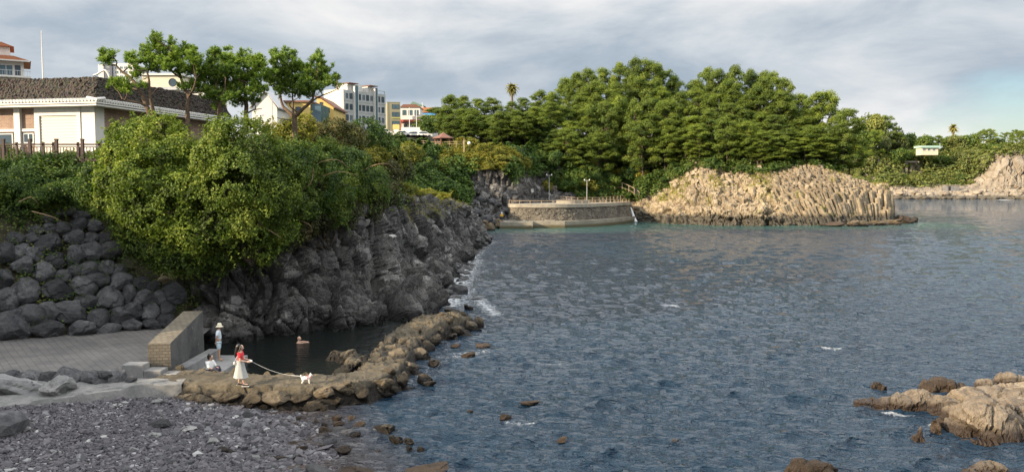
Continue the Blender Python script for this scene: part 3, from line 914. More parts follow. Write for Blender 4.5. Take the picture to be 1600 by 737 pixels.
# ------------------------------------------------------------------ boulders and rocks
def rock_shape(seed, sub=4, cuts=9, depth=(.62, .9), rough=.10):
    rg = np.random.default_rng(seed)
    V, Fc = ICO[sub]
    V = V.copy()
    for k in range(cuts):
        n = norm(rg.normal(size=3)); d = rg.uniform(*depth)
        s = V @ n
        V -= np.outer(np.clip(s - d, 0, None) * .93, n)
    n = norm(V)
    V += n * (rough * blocks(V + seed * 3.1, (.62, .62, .62), seed, 1.4, .25) + rough * .9 * (fbm(V * 2.2 + seed, 4, seed) - .5))[:, None]
    V = V / np.abs(V).max(0)
    return V, Fc
RV = [rock_shape(200 + i, 4, 11, (.5, .82), .13) for i in range(12)]
RVR = [rock_shape(240 + i, 4, 12, (.45, .75), .24) for i in range(12)]
RVS = [rock_shape(300 + i, 2, 8) for i in range(8)]
def rock_mesh(name, shapes, m):
    out = []
    for V, Fc in shapes:
        out.append(MB().add(V, Fc).mesh(name, m, smooth=False))
    return out
RVB = [rock_shape(270 + i, 4, 12, (.64, .9), .10) for i in range(12)]
BM_ = rock_mesh('boulder', RVB, M['boulder'])
BR_ = rock_mesh('rock', RVR, M['brown_rock'])
CS_ = rock_mesh('rock', RV, M['causeway_rock'])
CB_ = rock_mesh('rock', RVR, M['causeway_rock'])
WR_ = rock_mesh('wet_rock', RVS, M['wet_rock'])
PAL_ = rock_mesh('pale_boulder', RV, M['ledge'])
YEL_ = rock_mesh('buff_boulder', RV, M['pale_yellow_rock'])
RUS_ = rock_mesh('weedy_rock', RV, M['rust_rock'])
GRY_ = rock_mesh('beach_stone', RVS, M['boulder'])

def put_rock(name, meshes, loc, sc, label, cat='rock', group=None, rz=None, k=None):
    me = meshes[random.randrange(len(meshes)) if k is None else k % len(meshes)]
    o = bpy.data.objects.new(name, me)
    COL.objects.link(o)
    o.location = loc
    o.scale = sc
    o.rotation_euler = (random.uniform(-.2, .2), random.uniform(-.25, .25), random.uniform(-.5, .5) if rz is None else rz)
    return tag(o, label, cat, group)

# --- stacked boulder wall above the ramp: photo rows, lowest first (centre and radii in photo pixels / .407)
rows = [
    [(45, 665, 65, 60), (180, 680, 62, 40), (308, 676, 62, 36), (415, 674, 45, 24), (510, 657, 40, 24), (585, 655, 36, 20), (640, 640, 36, 25)],
    [(-45, 590, 50, 55), (112, 622, 52, 42), (195, 615, 46, 46), (270, 606, 64, 46), (375, 635, 42, 40), (460, 620, 47, 32), (515, 608, 36, 38), (577, 610, 36, 34), (640, 598, 32, 32)],
    [(28, 563, 46, 46), (97, 533, 52, 52), (222, 530, 56, 44), (330, 570, 46, 30), (416, 560, 56, 46), (502, 543, 32, 38), (560, 557, 46, 34), (618, 552, 30, 30), (668, 535, 48, 42)],
    [(18, 480, 34, 34), (170, 460, 40, 44), (247, 474, 32, 28), (320, 510, 52, 40), (372, 484, 46, 32), (462, 495, 46, 36), (540, 500, 32, 28), (590, 512, 28, 24), (637, 482, 40, 25)],
    [(90, 430, 46, 34), (215, 415, 42, 34), (290, 452, 32, 24), (342, 445, 42, 30), (410, 440, 32, 30), (455, 450, 30, 26)],
    [(22, 385, 36, 42), (130, 390, 36, 32), (295, 395, 36, 42), (356, 375, 46, 40), (425, 375, 42, 36), (80, 375, 32, 30)],
    [(60, 330, 34, 28), (190, 345, 52, 36), (290, 326, 38, 36), (345, 328, 36, 26), (120, 330, 34, 24), (400, 330, 36, 30)],
    [(140, 296, 32, 24), (240, 290, 34, 28), (305, 276, 34, 28), (190, 290, 30, 24), (360, 280, 34, 26)],
    [(245, 226, 46, 20), (310, 237, 34, 18), (180, 246, 32, 22)],
]
SPECIAL = {(3, 8): ('buff coloured boulder on top of the boulder wall, just under the overhanging shrub', 'yel'),
           (0, 0): ('largest dark boulder in the bottom row of the wall, against the edge of the photo', None),
           (8, 0): ('flat grey slab peeping out of the ivy, topmost of the boulder wall', None)}
rown = ['bottom row', 'second row up', 'third row up', 'fourth row up', 'fifth row up', 'sixth row up', 'seventh row up', 'eighth row up', 'top row']
for ri, row in enumerate(rows):
    for ci, (zx, zy, rx, ry) in enumerate(sorted(row)):
        px, py = zx * .407, 240 + zy * .407
        yb, yt = 39.4 + px / 250 * 3.7, 44.2 + px / 250 * 3.6
        pb = 535 - .088 * px
        Y = yb - .25 + (yt - yb) * np.clip((pb - py) / (pb - 262), -.02, 1)
        c = P(px, py, Y)
        s = Y / F * .407 * 1.1
        lab, kind = SPECIAL.get((ri, ci), (None, None))
        lab = lab or 'dark basalt boulder stacked above the ramp, %s, %s from the left end' % (rown[ri], ordw(ci))
        o = put_rock('boulder', YEL_ if kind == 'yel' else BM_, c, (rx * s, .5 * (rx + ry) * s, ry * s * 1.04), lab, 'boulder', 'boulders stacked above the ramp')
        o.rotation_euler = (random.uniform(-.15, .15), random.uniform(-.3, .3), random.uniform(-.3, .3) + random.choice([0, math.pi]))

# --- row of dark rocks along the front of the ramp, pale blocks on the ledge
for i, (px, py, rx, ry) in enumerate([(18, 598, 20, 13), (36, 600, 12, 8), (50, 595, 18, 15), (75, 600, 15, 13), (88, 590, 12, 8), (108, 600, 26, 18), (125, 586, 10, 6), (148, 601, 22, 14), (146, 584, 12, 6), (167, 586, 14, 7), (184, 597, 15, 16), (205, 603, 9, 6)]):
    c = P(px, py, 31.8 - .1 * (i % 2))
    s = 31.8 / F
    put_rock('boulder', BM_, (c[0], c[1], max(c[2], .95)), (rx * s * 1.05, rx * s * .8, ry * s * 1.1), 'dark angular rock in front of the paved ramp, %s from the left' % ordw(i), 'boulder', 'rocks along the front of the ramp')
for px, py, rx, ry, lab in [(28, 628, 50, 20, 'pale block with brown streaks lying on the concrete ledge'), (92, 622, 27, 18, 'pale leaning slab with a peaked top on the concrete ledge')]:
    c = P(px, py, 30.2)
    put_rock('boulder', PAL_, (c[0], c[1], 1.0), (rx * 30.2 / F, .7, ry * 30.2 / F * 1.15), lab, 'boulder')
c = G(8, 672, .8)
put_rock('boulder', GRY_, (c[0] - .2, c[1], .85), (.85, .7, .62), 'big rounded blue-grey boulder at the edge of the pebble beach', 'boulder')

# --- stones on the pebble beach
bs = [(245, 627, 13, 6, 'white flat stone lying where the ledge meets the pebbles', PAL_), (293, 669, 17, 6, 'pale flat stone lying alone on the pebbles', PAL_), (240, 679, 12, 6, 'pale grey rounded stone beside a dark one on the pebbles', PAL_),
      (253, 664, 15, 9, 'dark round rock standing out of the pebbles', GRY_), (38, 668, 12, 4, 'thin pale slab beside the blue-grey boulder', PAL_), (330, 690, 13, 7, 'pale grey stone near the waterline of the beach', PAL_),
      (400, 715, 12, 6, 'whitish stone lying lowest on the wet beach', PAL_), (352, 704, 16, 7, 'brownish stone half buried in the lower beach', BR_), (388, 650, 10, 8, 'grey stone at the foot of the causeway beside the water', GRY_),
      (372, 664, 12, 7, 'smooth grey stone just off the causeway foot', GRY_)]
for px, py, rx, ry, lab, me in bs:
    c = G(px, py, .5)
    z = beachz(c[0], c[1])
    c = G(px, py, z + .08)
    s = c[1] / F
    put_rock('beach_stone', me, (c[0], c[1], z + ry * s * .5), (rx * s, rx * s * .8, ry * s * 1.1), lab, 'stone')
n = 0
while n < 80:
    px, py = random.uniform(190, 470), random.uniform(640, 760)
    if random.random() > (px - 120) / 340: continue
    c = G(px, py, .3)
    z = beachz(c[0], c[1])
    if z < -.06: continue
    c = G(px, py, z)
    r = random.uniform(.07, .17)
    put_rock('cobble', GRY_ if random.random() < .92 else PAL_, (c[0], c[1], z + r * .2), (r * 1.2, r, r * .7), 'grey cobble among the small pebbles of the beach', 'cobble', 'cobbles on the beach', rz=random.uniform(0, 6))
    n += 1

# pebbles: countless, one object
def pebbles():
    V0, F0 = ICO[1]
    n = 34000
    x = RNG.uniform(-22.5, -5.5, n * 2); y = RNG.uniform(21.5, 32, n * 2)
    z = beach_z(x, y)
    ld = np.interp(x, [-27, -20.2, -17.6, -15, -13.2], [26.3, 27.3, 28.8, 30.8, 31.4])
    k = (z > -.12) & (y < ld + .1) & (np.abs(x) < .66 * y + 1.)
    x, y = x[k][:n], y[k][:n]
    n = len(x)
    z = np.array([beachz(a, b) for a, b in zip(x, y)])
    r = .035 * np.exp(RNG.normal(size=n) * .38) * (1 + .5 * np.clip((x + 14) / 6, 0, 1))
    sc = RNG.uniform(.65, 1.35, (n, 3)) * np.array([1.15, 1.15, .75])
    Q = norm(RNG.normal(size=(n, 3)) * .35 + np.array([0, 0, 1]))
    A = norm(np.cross(Q, RNG.normal(size=(n, 3)))); B = np.cross(Q, A)
    jit = 1 + .22 * RNG.normal(size=(n, len(V0)))
    U = V0[None] * sc[:, None] * jit[:, :, None]
    V = (U[:, :, 0:1] * A[:, None] + U[:, :, 1:2] * B[:, None] + U[:, :, 2:3] * Q[:, None]) * r[:, None, None] + np.stack([x, y, z + r * .3], 1)[:, None]
    Fc = (F0[None] + np.arange(n)[:, None, None] * len(V0)).reshape(-1, 3)
    t = np.clip(RNG.beta(2.2, 2.6, n) + .25 * (fbm(np.stack([x * .5, y * .5, x * 0], 1), 3, 151) - .5), 0, 1)
    t = np.where(RNG.random(n) < .012, 1., t)
    o = obj('pebbles', MB().add(V.reshape(-1, 3), Fc, 0, np.repeat(t, len(V0))), M['pebble'])
    tag(o, None, kind='stuff')
pebbles()

# --- stones of the causeway
ZS = .353
front = [(300, 617, 16, 9), (322, 622, 18, 11), (345, 617, 15, 9), (282, 622, 14, 8), (365, 632, 12, 9), (390, 633, 13, 10), (343, 635, 12, 7), (412, 637, 12, 9), (440, 638, 13, 9), (466, 636, 12, 9), (362, 615, 17, 9), (395, 618, 22, 11), (430, 615, 26, 12), (470, 617, 18, 8), (378, 640, 9, 6), (425, 645, 10, 6), (455, 645, 12, 7), (492, 640, 13, 9), (512, 634, 15, 10)]
zz = [(72, 425, 56, 28), (165, 400, 60, 34), (30, 480, 50, 30), (90, 510, 46, 28), (170, 530, 42, 42), (280, 490, 42, 50), (350, 565, 56, 44), (395, 625, 34, 22), (450, 632, 26, 20), (455, 668, 16, 14), (505, 670, 20, 12), (210, 470, 30, 22), (250, 450, 26, 20), (140, 460, 30, 22), (235, 415, 40, 34), (330, 390, 56, 40), (420, 370, 46, 44), (360, 335, 40, 24), (480, 350, 40, 40), (530, 355, 44, 32), (450, 310, 50, 34), (400, 255, 60, 36), (490, 260, 60, 36), (520, 225, 46, 34), (560, 195, 50, 36), (630, 190, 56, 34), (690, 180, 46, 36), (745, 165, 44, 24), (590, 150, 22, 18), (490, 155, 18, 14), (500, 190, 20, 14), (635, 110, 20, 24), (688, 80, 44, 44), (715, 50, 24, 14), (755, 110, 30, 40), (640, 60, 40, 18), (600, 85, 30, 14), (540, 380, 36, 24), (430, 420, 56, 26), (350, 440, 40, 18), (660, 150, 40, 26), (720, 130, 34, 30), (380, 410, 30, 26), (560, 290, 34, 20), (430, 200, 30, 24), (600, 230, 40, 24)]
pts = [(a, b, c, d) for a, b, c, d in front] + [(480 + a * ZS, 460 + b * ZS, c * ZS, d * ZS) for a, b, c, d in zz]
for i, (px, py, rx, ry) in enumerate(pts):
    # place on the flank of the causeway: find where the ray meets its surface
    o_, d_ = Vector((0, 0, H)), Vector(ray(px, py + ry * .2)).normalized()
    hit = CWB.ray_cast(o_, d_)[0]
    g = G(px, py + ry * .6, .1)
    c = np.array(hit) if hit is not None and hit.z > -.3 else np.array(g)
    s = c[1] / F
    isf = i < len(front)
    lab = ('rounded stone set in the front face of the causeway, %s listed from the wall end' if isf else 'rough brown boulder on the sea side of the causeway, %s along it') % ordw(i if isf else i - len(front))
    put_rock('causeway_stone' if isf else 'causeway_boulder', CS_ if isf or i % 3 == 0 else CB_, c + np.array([0, -.03 - rx * s * .10, -.12 * ry * s]), (rx * s * 1.0, (rx + ry) * .5 * s, ry * s * 1.05), lab, 'rock', 'stones of the causeway')
# labels of the causeway stones: count them along the line of the wall, from the ramp outwards
cs_ = sorted([o for o in COL.objects if o.name.startswith('causeway_stone')], key=lambda o: o.location.x)
for i, o in enumerate(cs_): o['label'] = 'brown stone in the front face of the causeway, %s from the ramp end' % ordw(i)
cb_ = sorted([o for o in COL.objects if o.name.startswith('causeway_boulder')], key=lambda o: o.location.y)
for i, o in enumerate(cb_): o['label'] = 'rough brown boulder on the causeway, %s counted from the dog out to the tip' % ordw(i)

# lumpy golden rock on the pool side, several humps in one mass
def rock_mass(name, bumps, res, m, label, cat='rock', rough=1., seed=0, kind=None, base=-.35, edge=.12, dome=2.2):
    b = np.array(bumps, float)                     # x, y, rx, ry, h, rot
    x0, x1 = (b[:, 0] - b[:, 2:4].max(1) * 1.1).min(), (b[:, 0] + b[:, 2:4].max(1) * 1.1).max()
    y0, y1 = (b[:, 1] - b[:, 2:4].max(1) * 1.1).min(), (b[:, 1] + b[:, 2:4].max(1) * 1.1).max()
    nx, ny = int((x1 - x0) / res) + 2, int((y1 - y0) / res) + 2
    X, Y = np.meshgrid(np.linspace(x0, x1, nx), np.linspace(y0, y1, ny), indexing='ij')
    x, y = X.ravel(), Y.ravel()
    q = np.stack([x, y, x * 0], 1)
    x = x + .5 * edge * 4 * (fbm(q * 1.3, 4, seed + 3) - .5); y = y + .5 * edge * 4 * (fbm(q * 1.3 + 50, 4, seed + 4) - .5)
    z = np.full(len(x), base)
    for bx, by, rx, ry, h, ro in b:
        u = (x - bx) * math.cos(ro) + (y - by) * math.sin(ro); v = -(x - bx) * math.sin(ro) + (y - by) * math.cos(ro)
        r = (np.abs(u / rx) ** 2.6 + np.abs(v / ry) ** 2.6) ** (1 / 2.6)
        z = np.maximum(z, base + (h - base) * np.clip(1 - np.clip(r, 0, 1) ** dome, 0, 1) ** .8 * (r < 1))
    B0 = np.stack([X, Y, z.reshape(X.shape)], -1)
    N = grid_normals(B0).reshape(-1, 3)
    N[N[:, 2] < 0] *= -1
    p = B0.reshape(-1, 3)
    up = np.clip((z - base) / .25, 0, 1)
    h = rough * (np.array(.42) * blocks(p, (1.9, 1.9, 1.3), seed + 2, 1.8, .4) + .15 * blocks(p, (.75, .75, .6), seed, 1.6, .5) + .07 * blocks(p, (.28, .28, .26), seed + 9, 1.5, .3) + .22 * (fbm(p * .9, 4, seed + 11) - .5))
    V = p + N * (h * up)[:, None]
    o = obj(name, MB().add(V, grid_faces(nx, ny)), m)
    return tag(o, label, cat, kind=kind)

def gb(px, py, rx, ry, h, ro=0.):
    x, y, _ = G(px, py, 0)
    return (x, y, rx, ry, h, ro)
rock_mass('golden_rock', [gb(528, 568, .75, .6, .78), gb(548, 572, .8, .7, .85), gb(568, 576, .8, .7, .72), gb(556, 585, .8, .55, .62), gb(584, 566, .7, .5, .6)], .045, M['path_stone'], 'lumpy golden rock rising from the pool beside the causeway', seed=161, base=-.2, rough=.9, dome=2.4)

# --- outcrop at the lower right
rock_mass('rock_outcrop', [gb(1362, 633, .9, .7, .42), gb(1400, 636, 1.0, .8, .55), gb(1440, 636, 1.0, .9, .72), gb(1475, 640, 1.0, 1., .66), gb(1510, 640, 1.1, 1.2, .75), gb(1545, 632, 1.2, 1.1, .62), gb(1590, 640, 1.4, 1.4, .8), gb(1640, 640, 1.6, 1.5, .9),
                           gb(1535, 673, 1.5, 1.25, 1.12, .2), gb(1575, 664, 1.5, 1.3, .9), gb(1620, 664, 1.8, 1.4, .95), gb(1492, 655, .55, .5, .7), gb(1560, 617, 1.0, .5, .45), gb(1620, 622, 1.4, .7, .5)], .045, M['sea_rock'],
          'long pale brown outcrop with a big smooth hump, in the sea at the lower right', 'rock outcrop', rough=.62, dome=3., seed=171)
rock_mass('weedy_rock', [gb(1371, 605, .62, .4, .42), gb(1384, 608, .4, .4, .3)], .04, M['rust_rock'], 'rusty weed-covered lump at the seaward tip of the outcrop', rough=.8, seed=181)
rock_mass('weedy_rock', [gb(1465, 610, .8, .3, .35), gb(1490, 612, .6, .3, .3), gb(1505, 612, .4, .3, .3)], .04, M['rust_rock'], 'low rusty ridge along the seaward back of the outcrop', rough=.8, seed=183)
rock_mass('weedy_rock', [gb(1540, 609, .9, .35, .4), gb(1570, 604, .7, .4, .5), gb(1595, 604, .5, .3, .3)], .04, M['sea_rock'], 'brown weedy rock behind the pool of white foam on the outcrop', rough=.8, seed=185)
rock_mass('small_rock', [gb(1437, 683, .24, .26, .48)], .03, M['sea_rock'], 'small upright rock standing in the gap before the big hump', rough=.25, seed=187)
rock_mass('small_rock', [gb(1461, 674, .22, .4, .55), gb(1470, 668, .3, .4, .5)], .03, M['rust_rock'], 'dark wet wedge of rock beside the small upright rock', rough=.35, seed=188)
rock_mass('small_rock', [gb(1250, 738, .65, .35, .42), gb(1275, 742, .7, .35, .36), gb(1300, 746, .5, .3, .3)], .035, M['rust_rock'], 'reddish brown rock cut by the lower edge, left of the outcrop', rough=.6, seed=189)
rock_mass('small_rock', [gb(1540, 742, .8, .5, .45), gb(1517, 745, .35, .3, .3)], .035, M['sea_rock'], 'brown rock cut by the lower edge below the big hump', rough=.6, seed=190)

# --- rocks awash
for px, py, rx, ry, me, lab in [(716, 455, 15, 12, WR_, 'large black wet boulder in the wash under the near cliff'), (700, 447, 9, 5, WR_, 'small black rock beside the large wet boulder'), (745, 467, 10, 3, WR_, 'flat black rock just seaward of the large wet boulder'),
                                (755, 540, 14, 5, RUS_, 'rusty rock awash, the farthest out beyond the causeway'), (732, 555, 13, 7, RUS_, 'rusty rock awash, nearer of the pair off the causeway'), (712, 540, 9, 3, RUS_, 'low rusty rock between the causeway and the rusty pair'),
                                (790, 651, 10, 7, RUS_, 'small dark brown rock awash alone in open water'), (828, 628, 18, 3, RUS_, 'thin line of rock just breaking the surface, farther of the two in open water'), (1055, 688, 6, 4, WR_, 'tiny dark rock awash in the middle of the bay'),
                                (879, 686, 10, 4, RUS_, 'low brown rock awash near the lower edge'), (735, 642, 5, 3, RUS_, 'speck of rock between the causeway boulders and open water'), (660, 735, 45, 4, RUS_, 'reddish rock shelf at the lower edge of the photo'), (560, 735, 30, 8, RUS_, 'dark reddish rock at the lower edge by the beach'),
                                (500, 735, 25, 10, WR_, 'dark rock at the lower edge where the beach ends'), (590, 705, 5, 3, RUS_, 'small stone breaking the shallow water by the beach')]:
    c = G(px, py + ry * .4, 0)
    s = c[1] / F
    put_rock('rock_awash', me, (c[0], c[1], ry * s * .25), (rx * s, rx * s * .7, ry * s * 1.2), lab)

# --- small stones in the shallow water by the beach
rs_ = random.Random(21)
for i in range(46):
    px, py = rs_.uniform(430, 640), rs_.uniform(648, 748)
    if px > 470 + (748 - py) * 1.6: continue
    c = G(px, py, 0); r = rs_.uniform(.07, .24)
    put_rock('shallow_stone', rs_.choice([RUS_, BR_, GRY_]), (c[0], c[1], rs_.uniform(-.02, .05)), (r * 1.3, r, r * .7), 'small brown stone breaking the shallow water beside the pebble beach', 'stone', 'stones in the shallows', rz=rs_.uniform(0, 6))
# --- boulder beach under the near cliff and stones in the cove
n = 0
rgb = random.Random(4)
while n < 190:
    t = rgb.random()
    y = 60 + 62 * t
    xb = np.interp(y, [58, 74, 92, 108, 122], [-4.5, -4.7, -4.6, -4.2, -3.1])
    x = xb + rgb.uniform(-2.6, .5)
    z = ground_z(x, y, -.1)
    if z > 1.7: continue
    r = rgb.uniform(.16, .42)
    o = put_rock('shore_boulder', WR_, (x, y, max(z, -.05) + r * .1), (r * 1.15, r, r * .75), 'black wet boulder on the narrow beach under the near cliff', 'boulder', 'boulders under the near cliff', rz=rgb.uniform(0, 6))
    n += 1
n = 0
CV_ = rock_mesh('cove_boulder', RVS, M['boulder'])
while n < 120:
    x, y = rgb.uniform(-14, 3.5), rgb.uniform(144, 173)
    z = ground_z(x, y, -5)
    if z > 6 or z < -.6: continue
    r = rgb.uniform(.4, 1.15)
    put_rock('cove_boulder', CV_, (x, y, z + r * .25), (r * 1.1, r, r * .8), 'grey boulder in the tumbled heap at the head of the cove', 'boulder', 'boulders at the head of the cove', rz=rgb.uniform(0, 6))
    n += 1
for px, py, rx, ry, lab in [(764, 352, 12, 8, 'large sunlit tan boulder at the end of the concrete jetty'), (780, 348, 8, 8, 'tan boulder wedged against the concrete jetty')]:
    c = G(px, py + ry, .1); s = c[1] / F
    put_rock('cove_boulder', BR_, (c[0], c[1], ry * s * .8), (rx * s, rx * s * .8, ry * s * 1.2), lab, 'boulder')
# rocks at the foot of the headland's tip
for px, py, rx, ry, lab in [(1412, 341, 14, 8, 'dark rock at the foot of the last basalt column'), (1428, 342, 9, 5, 'low outermost rock beyond the tip of the headland'), (1396, 345, 16, 6, 'weathered rock shelf under the end of the columns'), (1370, 347, 18, 5, 'low wave-cut rock in front of the columns'), (1340, 348, 18, 5, 'pale wave-cut rock left of the column foot'), (1300, 349, 20, 4, 'low dark rock shelf below the round hollow')]:
    c = G(px, py + ry, 0); s = c[1] / F
    put_rock('headland_rock', RUS_ if 'dark' in lab else BR_, (c[0], c[1], ry * s * .6), (rx * s * 1.1, rx * s * .7, ry * s * 1.3), lab)
# shingle rocks along the far shore
n = 0
FR_ = rock_mesh('far_rock', RVS, M['far_rock'])
while n < 90:
    px = rgb.uniform(1395, 1610)
    x, y, _ = G(px, 311, 0)
    d = np.array([x, y]) / math.hypot(x, y) * rgb.uniform(-2, 20)
    x, y = x + d[0], y + d[1]
    z = ground_z(x, y, 0)
    r = rgb.uniform(.8, 2.4)
    put_rock('far_rock', FR_, (x, y, max(z, 0) + r * .2), (r * 1.3, r, r * .75), 'pale boulder strewn along the far shore of the bay', 'boulder', 'boulders along the far shore', rz=rgb.uniform(0, 6))
    n += 1
# ------------------------------------------------------------------ shrubs and ground cover near the viewer
def foliage(mb, blobs, L, W, dens, seed, dark=0., inner=.55, tint_c=.5, spread=.35):
    """leaf faces spread through the outer volume of overlapping lobes"""
    b = np.array(blobs, float)                       # x y z rx ry rz
    for i, (x, y, z, rx, ry, rz) in enumerate(b):
        area = 4 * math.pi * ((rx * ry) ** 1.6 / 3 + (rx * rz) ** 1.6 / 3 + (ry * rz) ** 1.6 / 3) ** (1 / 1.6)
        n = int(area * dens / (L * W * .5))
        d = rnd_dir(n)
        bump = .66 + .64 * fbm(d * 2.1 + seed + i * 7, 3, seed)
        bump += .34 * (fbm(d * 6.5 + seed, 2, seed + 3) - .5)
        r = bump * (inner + (1.03 - inner) * RNG.random(n) ** .55)
        r = np.where(RNG.random(n) < .02, r * RNG.uniform(1.0, 1.16, n), r)
        p = d * r[:, None] * np.array([rx, ry, rz]) + np.array([x, y, z])
        keep = np.ones(n, bool)
        for j, c in enumerate(b):
            if j == i: continue
            q = (p - c[:3]) / c[3:]
            keep &= (q * q).sum(1) > .42
        # hollows where the twigs show
        hole = fbm(p * 1.5 + 40, 3, seed + 9)
        keep &= hole > .38 + .10 * RNG.random(n)
        p, d = p[keep], d[keep]
        nn = d * .8 + RNG.normal(size=p.shape) * .45 + np.array([0, 0, .35])
        patch = fbm(p * .7, 3, seed + 5)
        t = np.clip(tint_c - dark + spread * (RNG.random(len(p)) - .5) * 2 + 1.5 * (patch - .5), 0, 1)
        s = RNG.uniform(.7, 1.25, len(p))
        leaves(mb, p, nn, L * s, W * s, t)

def pxblob(px, py, r, Y, fy=1., fz=1.):
    c = P(px, py, Y)
    s = r * Y / F
    return (*c, s, s * fy, s * fz)

def shrub(name, label, blobs, m, L=.14, W=.10, dens=2.3, seed=0, group=None, twigs=14, cat='shrub', **kw):
    b = np.array(blobs)
    base = (b[:, 0].mean(), b[:, 1].mean(), (b[:, 2] - b[:, 5]).min())
    o = tag(empty(name, base), label, cat, group)
    mb = MB()
    foliage(mb, [(x - base[0], y - base[1], z - base[2], rx, ry, rz) for x, y, z, rx, ry, rz in blobs], L, W, dens, seed, **kw)
    sprigs(mb, blobs, base, 16 * len(blobs), np.random.default_rng(seed), L)
    obj('crown', mb, m, o)
    tb = MB()
    rg = random.Random(seed)
    for i in range(twigs):
        x, y, z, rx, ry, rz = blobs[rg.randrange(len(blobs))]
        c = np.array([x, y, z]) - np.array(base)
        d = norm(np.array([rg.gauss(0, 1), rg.gauss(0, .8) - .3, rg.gauss(0, .7) + .2]))
        tip = c + d * np.array([rx, ry, rz]) * rg.uniform(.85, 1.12)
        st = np.array([0., 0, 0])
        tube(tb, spline([st, (st + c) / 2 + np.array([rg.uniform(-.3, .3), 0, .2]), c, tip], 12), np.linspace(.05, .012, 12), 5)
    if twigs: obj('stem', tb, M['bark_dark'], o)
    return o

def sprigs(mb, blobs, base, n, rg, L):
    b = np.array(blobs, float)
    for i in range(n):
        x, y, z, rx, ry, rz = b[rg.integers(len(b))]
        d = norm(rg.normal(size=3) + np.array([0, -.25, .25]))
        st = np.array([x, y, z]) + d * np.array([rx, ry, rz]) * rg.uniform(.85, .98)
        if (((st - b[:, :3]) / b[:, 3:]) ** 2).sum(1).min() < .55: continue
        v = norm(d + rg.normal(size=3) * .5 + np.array([0, 0, .25])); ln = rg.uniform(.25, .75)
        k = int(ln / .045)
        t = np.linspace(0, 1, k)
        p = st + v * (t * ln)[:, None] + np.array([0, 0, -1.]) * (t ** 2 * ln * rg.uniform(0, .7))[:, None] + rg.normal(size=(k, 3)) * .035 - np.array(base)
        leaves(mb, p, rg.normal(size=(k, 3)) + np.array([0, -.3, .6]), L * rg.uniform(.7, 1.2, k), L * .7 * rg.uniform(.7, 1.2, k), np.clip(rg.normal(.6, .2) + rg.normal(size=k) * .12, 0, 1))

shrub('shrub', 'tallest bright green rounded shrub, at the end of the brown fence',
      [pxblob(236, 228, 46, 43.0), pxblob(196, 250, 40, 42.4), pxblob(272, 248, 46, 42.8), pxblob(225, 282, 52, 41.9), pxblob(178, 280, 32, 42.2, 1, .9), pxblob(288, 306, 46, 41.8), pxblob(246, 335, 46, 41.7), pxblob(206, 322, 36, 42.0), pxblob(300, 365, 40, 41.9), pxblob(165, 248, 18, 42.8), pxblob(186, 214, 20, 43.2), pxblob(258, 204, 26, 43.4), pxblob(268, 385, 30, 41.9), pxblob(168, 312, 22, 42.4)],
      M['leaf_bright'], seed=401, twigs=18)
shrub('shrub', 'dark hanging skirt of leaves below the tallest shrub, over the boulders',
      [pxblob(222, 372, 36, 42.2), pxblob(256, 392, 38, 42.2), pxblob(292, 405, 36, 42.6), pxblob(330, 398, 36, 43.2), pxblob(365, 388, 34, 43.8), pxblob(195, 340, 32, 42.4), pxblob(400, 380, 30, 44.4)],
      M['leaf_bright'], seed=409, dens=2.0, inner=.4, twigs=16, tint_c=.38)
shrub('shrub', 'low dark green scrub between the ivy bank and the tallest shrub',
      [pxblob(150, 275, 24, 43.2), pxblob(140, 300, 26, 42.8), pxblob(165, 318, 24, 42.6), pxblob(118, 290, 22, 43.2, 1, .8), pxblob(186, 338, 24, 42.6), pxblob(90, 300, 20, 43.4, 1, .8), pxblob(60, 310, 20, 43.0, 1, .8), pxblob(25, 300, 24, 43.0, 1, .9)],
      M['leaf_mid'], .12, .09, seed=405, dens=2.4, inner=.4, tint_c=.5, twigs=0)
shrub('shrub', 'big round bright shrub right of the tallest one, under the pines',
      [pxblob(362, 226, 46, 42.8), pxblob(334, 252, 36, 42.2), pxblob(404, 246, 42, 42.8), pxblob(376, 284, 50, 41.8), pxblob(336, 304, 42, 41.6), pxblob(422, 306, 44, 42.4), pxblob(384, 344, 44, 42.2), pxblob(446, 272, 32, 43.6), pxblob(434, 352, 34, 43.4), pxblob(346, 352, 34, 41.8), pxblob(398, 206, 22, 43.6), pxblob(454, 320, 26, 43.8), pxblob(410, 388, 26, 43.2), pxblob(360, 382, 28, 42.4)],
      M['leaf_bright'], seed=419, twigs=18)
shrub('shrub', 'sprawling dark green thicket with pale bare shoots, right of the bright shrubs',
      [pxblob(470, 262, 38, 46.5), pxblob(500, 285, 42, 48), pxblob(468, 318, 36, 46.5), pxblob(540, 268, 42, 52), pxblob(520, 315, 38, 50), pxblob(572, 290, 40, 56), pxblob(455, 245, 30, 47), pxblob(505, 245, 30, 51)],
      M['leaf_mid'], seed=431, dens=2.1, tint_c=.42, twigs=20)
shrub('shrub', 'dull brownish creeper hanging down the cliff below the dark thicket',
      [pxblob(445, 365, 30, 46.2), pxblob(470, 350, 30, 47.2), pxblob(500, 340, 28, 49.5), pxblob(535, 328, 30, 52), pxblob(570, 320, 32, 56), pxblob(600, 305, 30, 61), pxblob(415, 385, 24, 45.4)],
      M['leaf_brown'], seed=433, dens=1.6, inner=.35, twigs=26)
shrub('shrub', 'brown-leaved shrub on the skyline between the last pine and the grey apartment block',
      [pxblob(498, 212, 26, 60, 1, .8), pxblob(525, 205, 26, 62, 1, .8), pxblob(548, 218, 26, 62), pxblob(510, 228, 26, 60)], M['leaf_brown'], .16, .11, seed=437, tint_c=.55)
shrub('shrub', 'dark green domed shrub in front of the grey apartment block',
      [pxblob(572, 205, 24, 66, 1, .9), pxblob(592, 218, 22, 68), pxblob(560, 222, 22, 66), pxblob(606, 236, 20, 72)], M['leaf_dark'], .17, .12, seed=439)
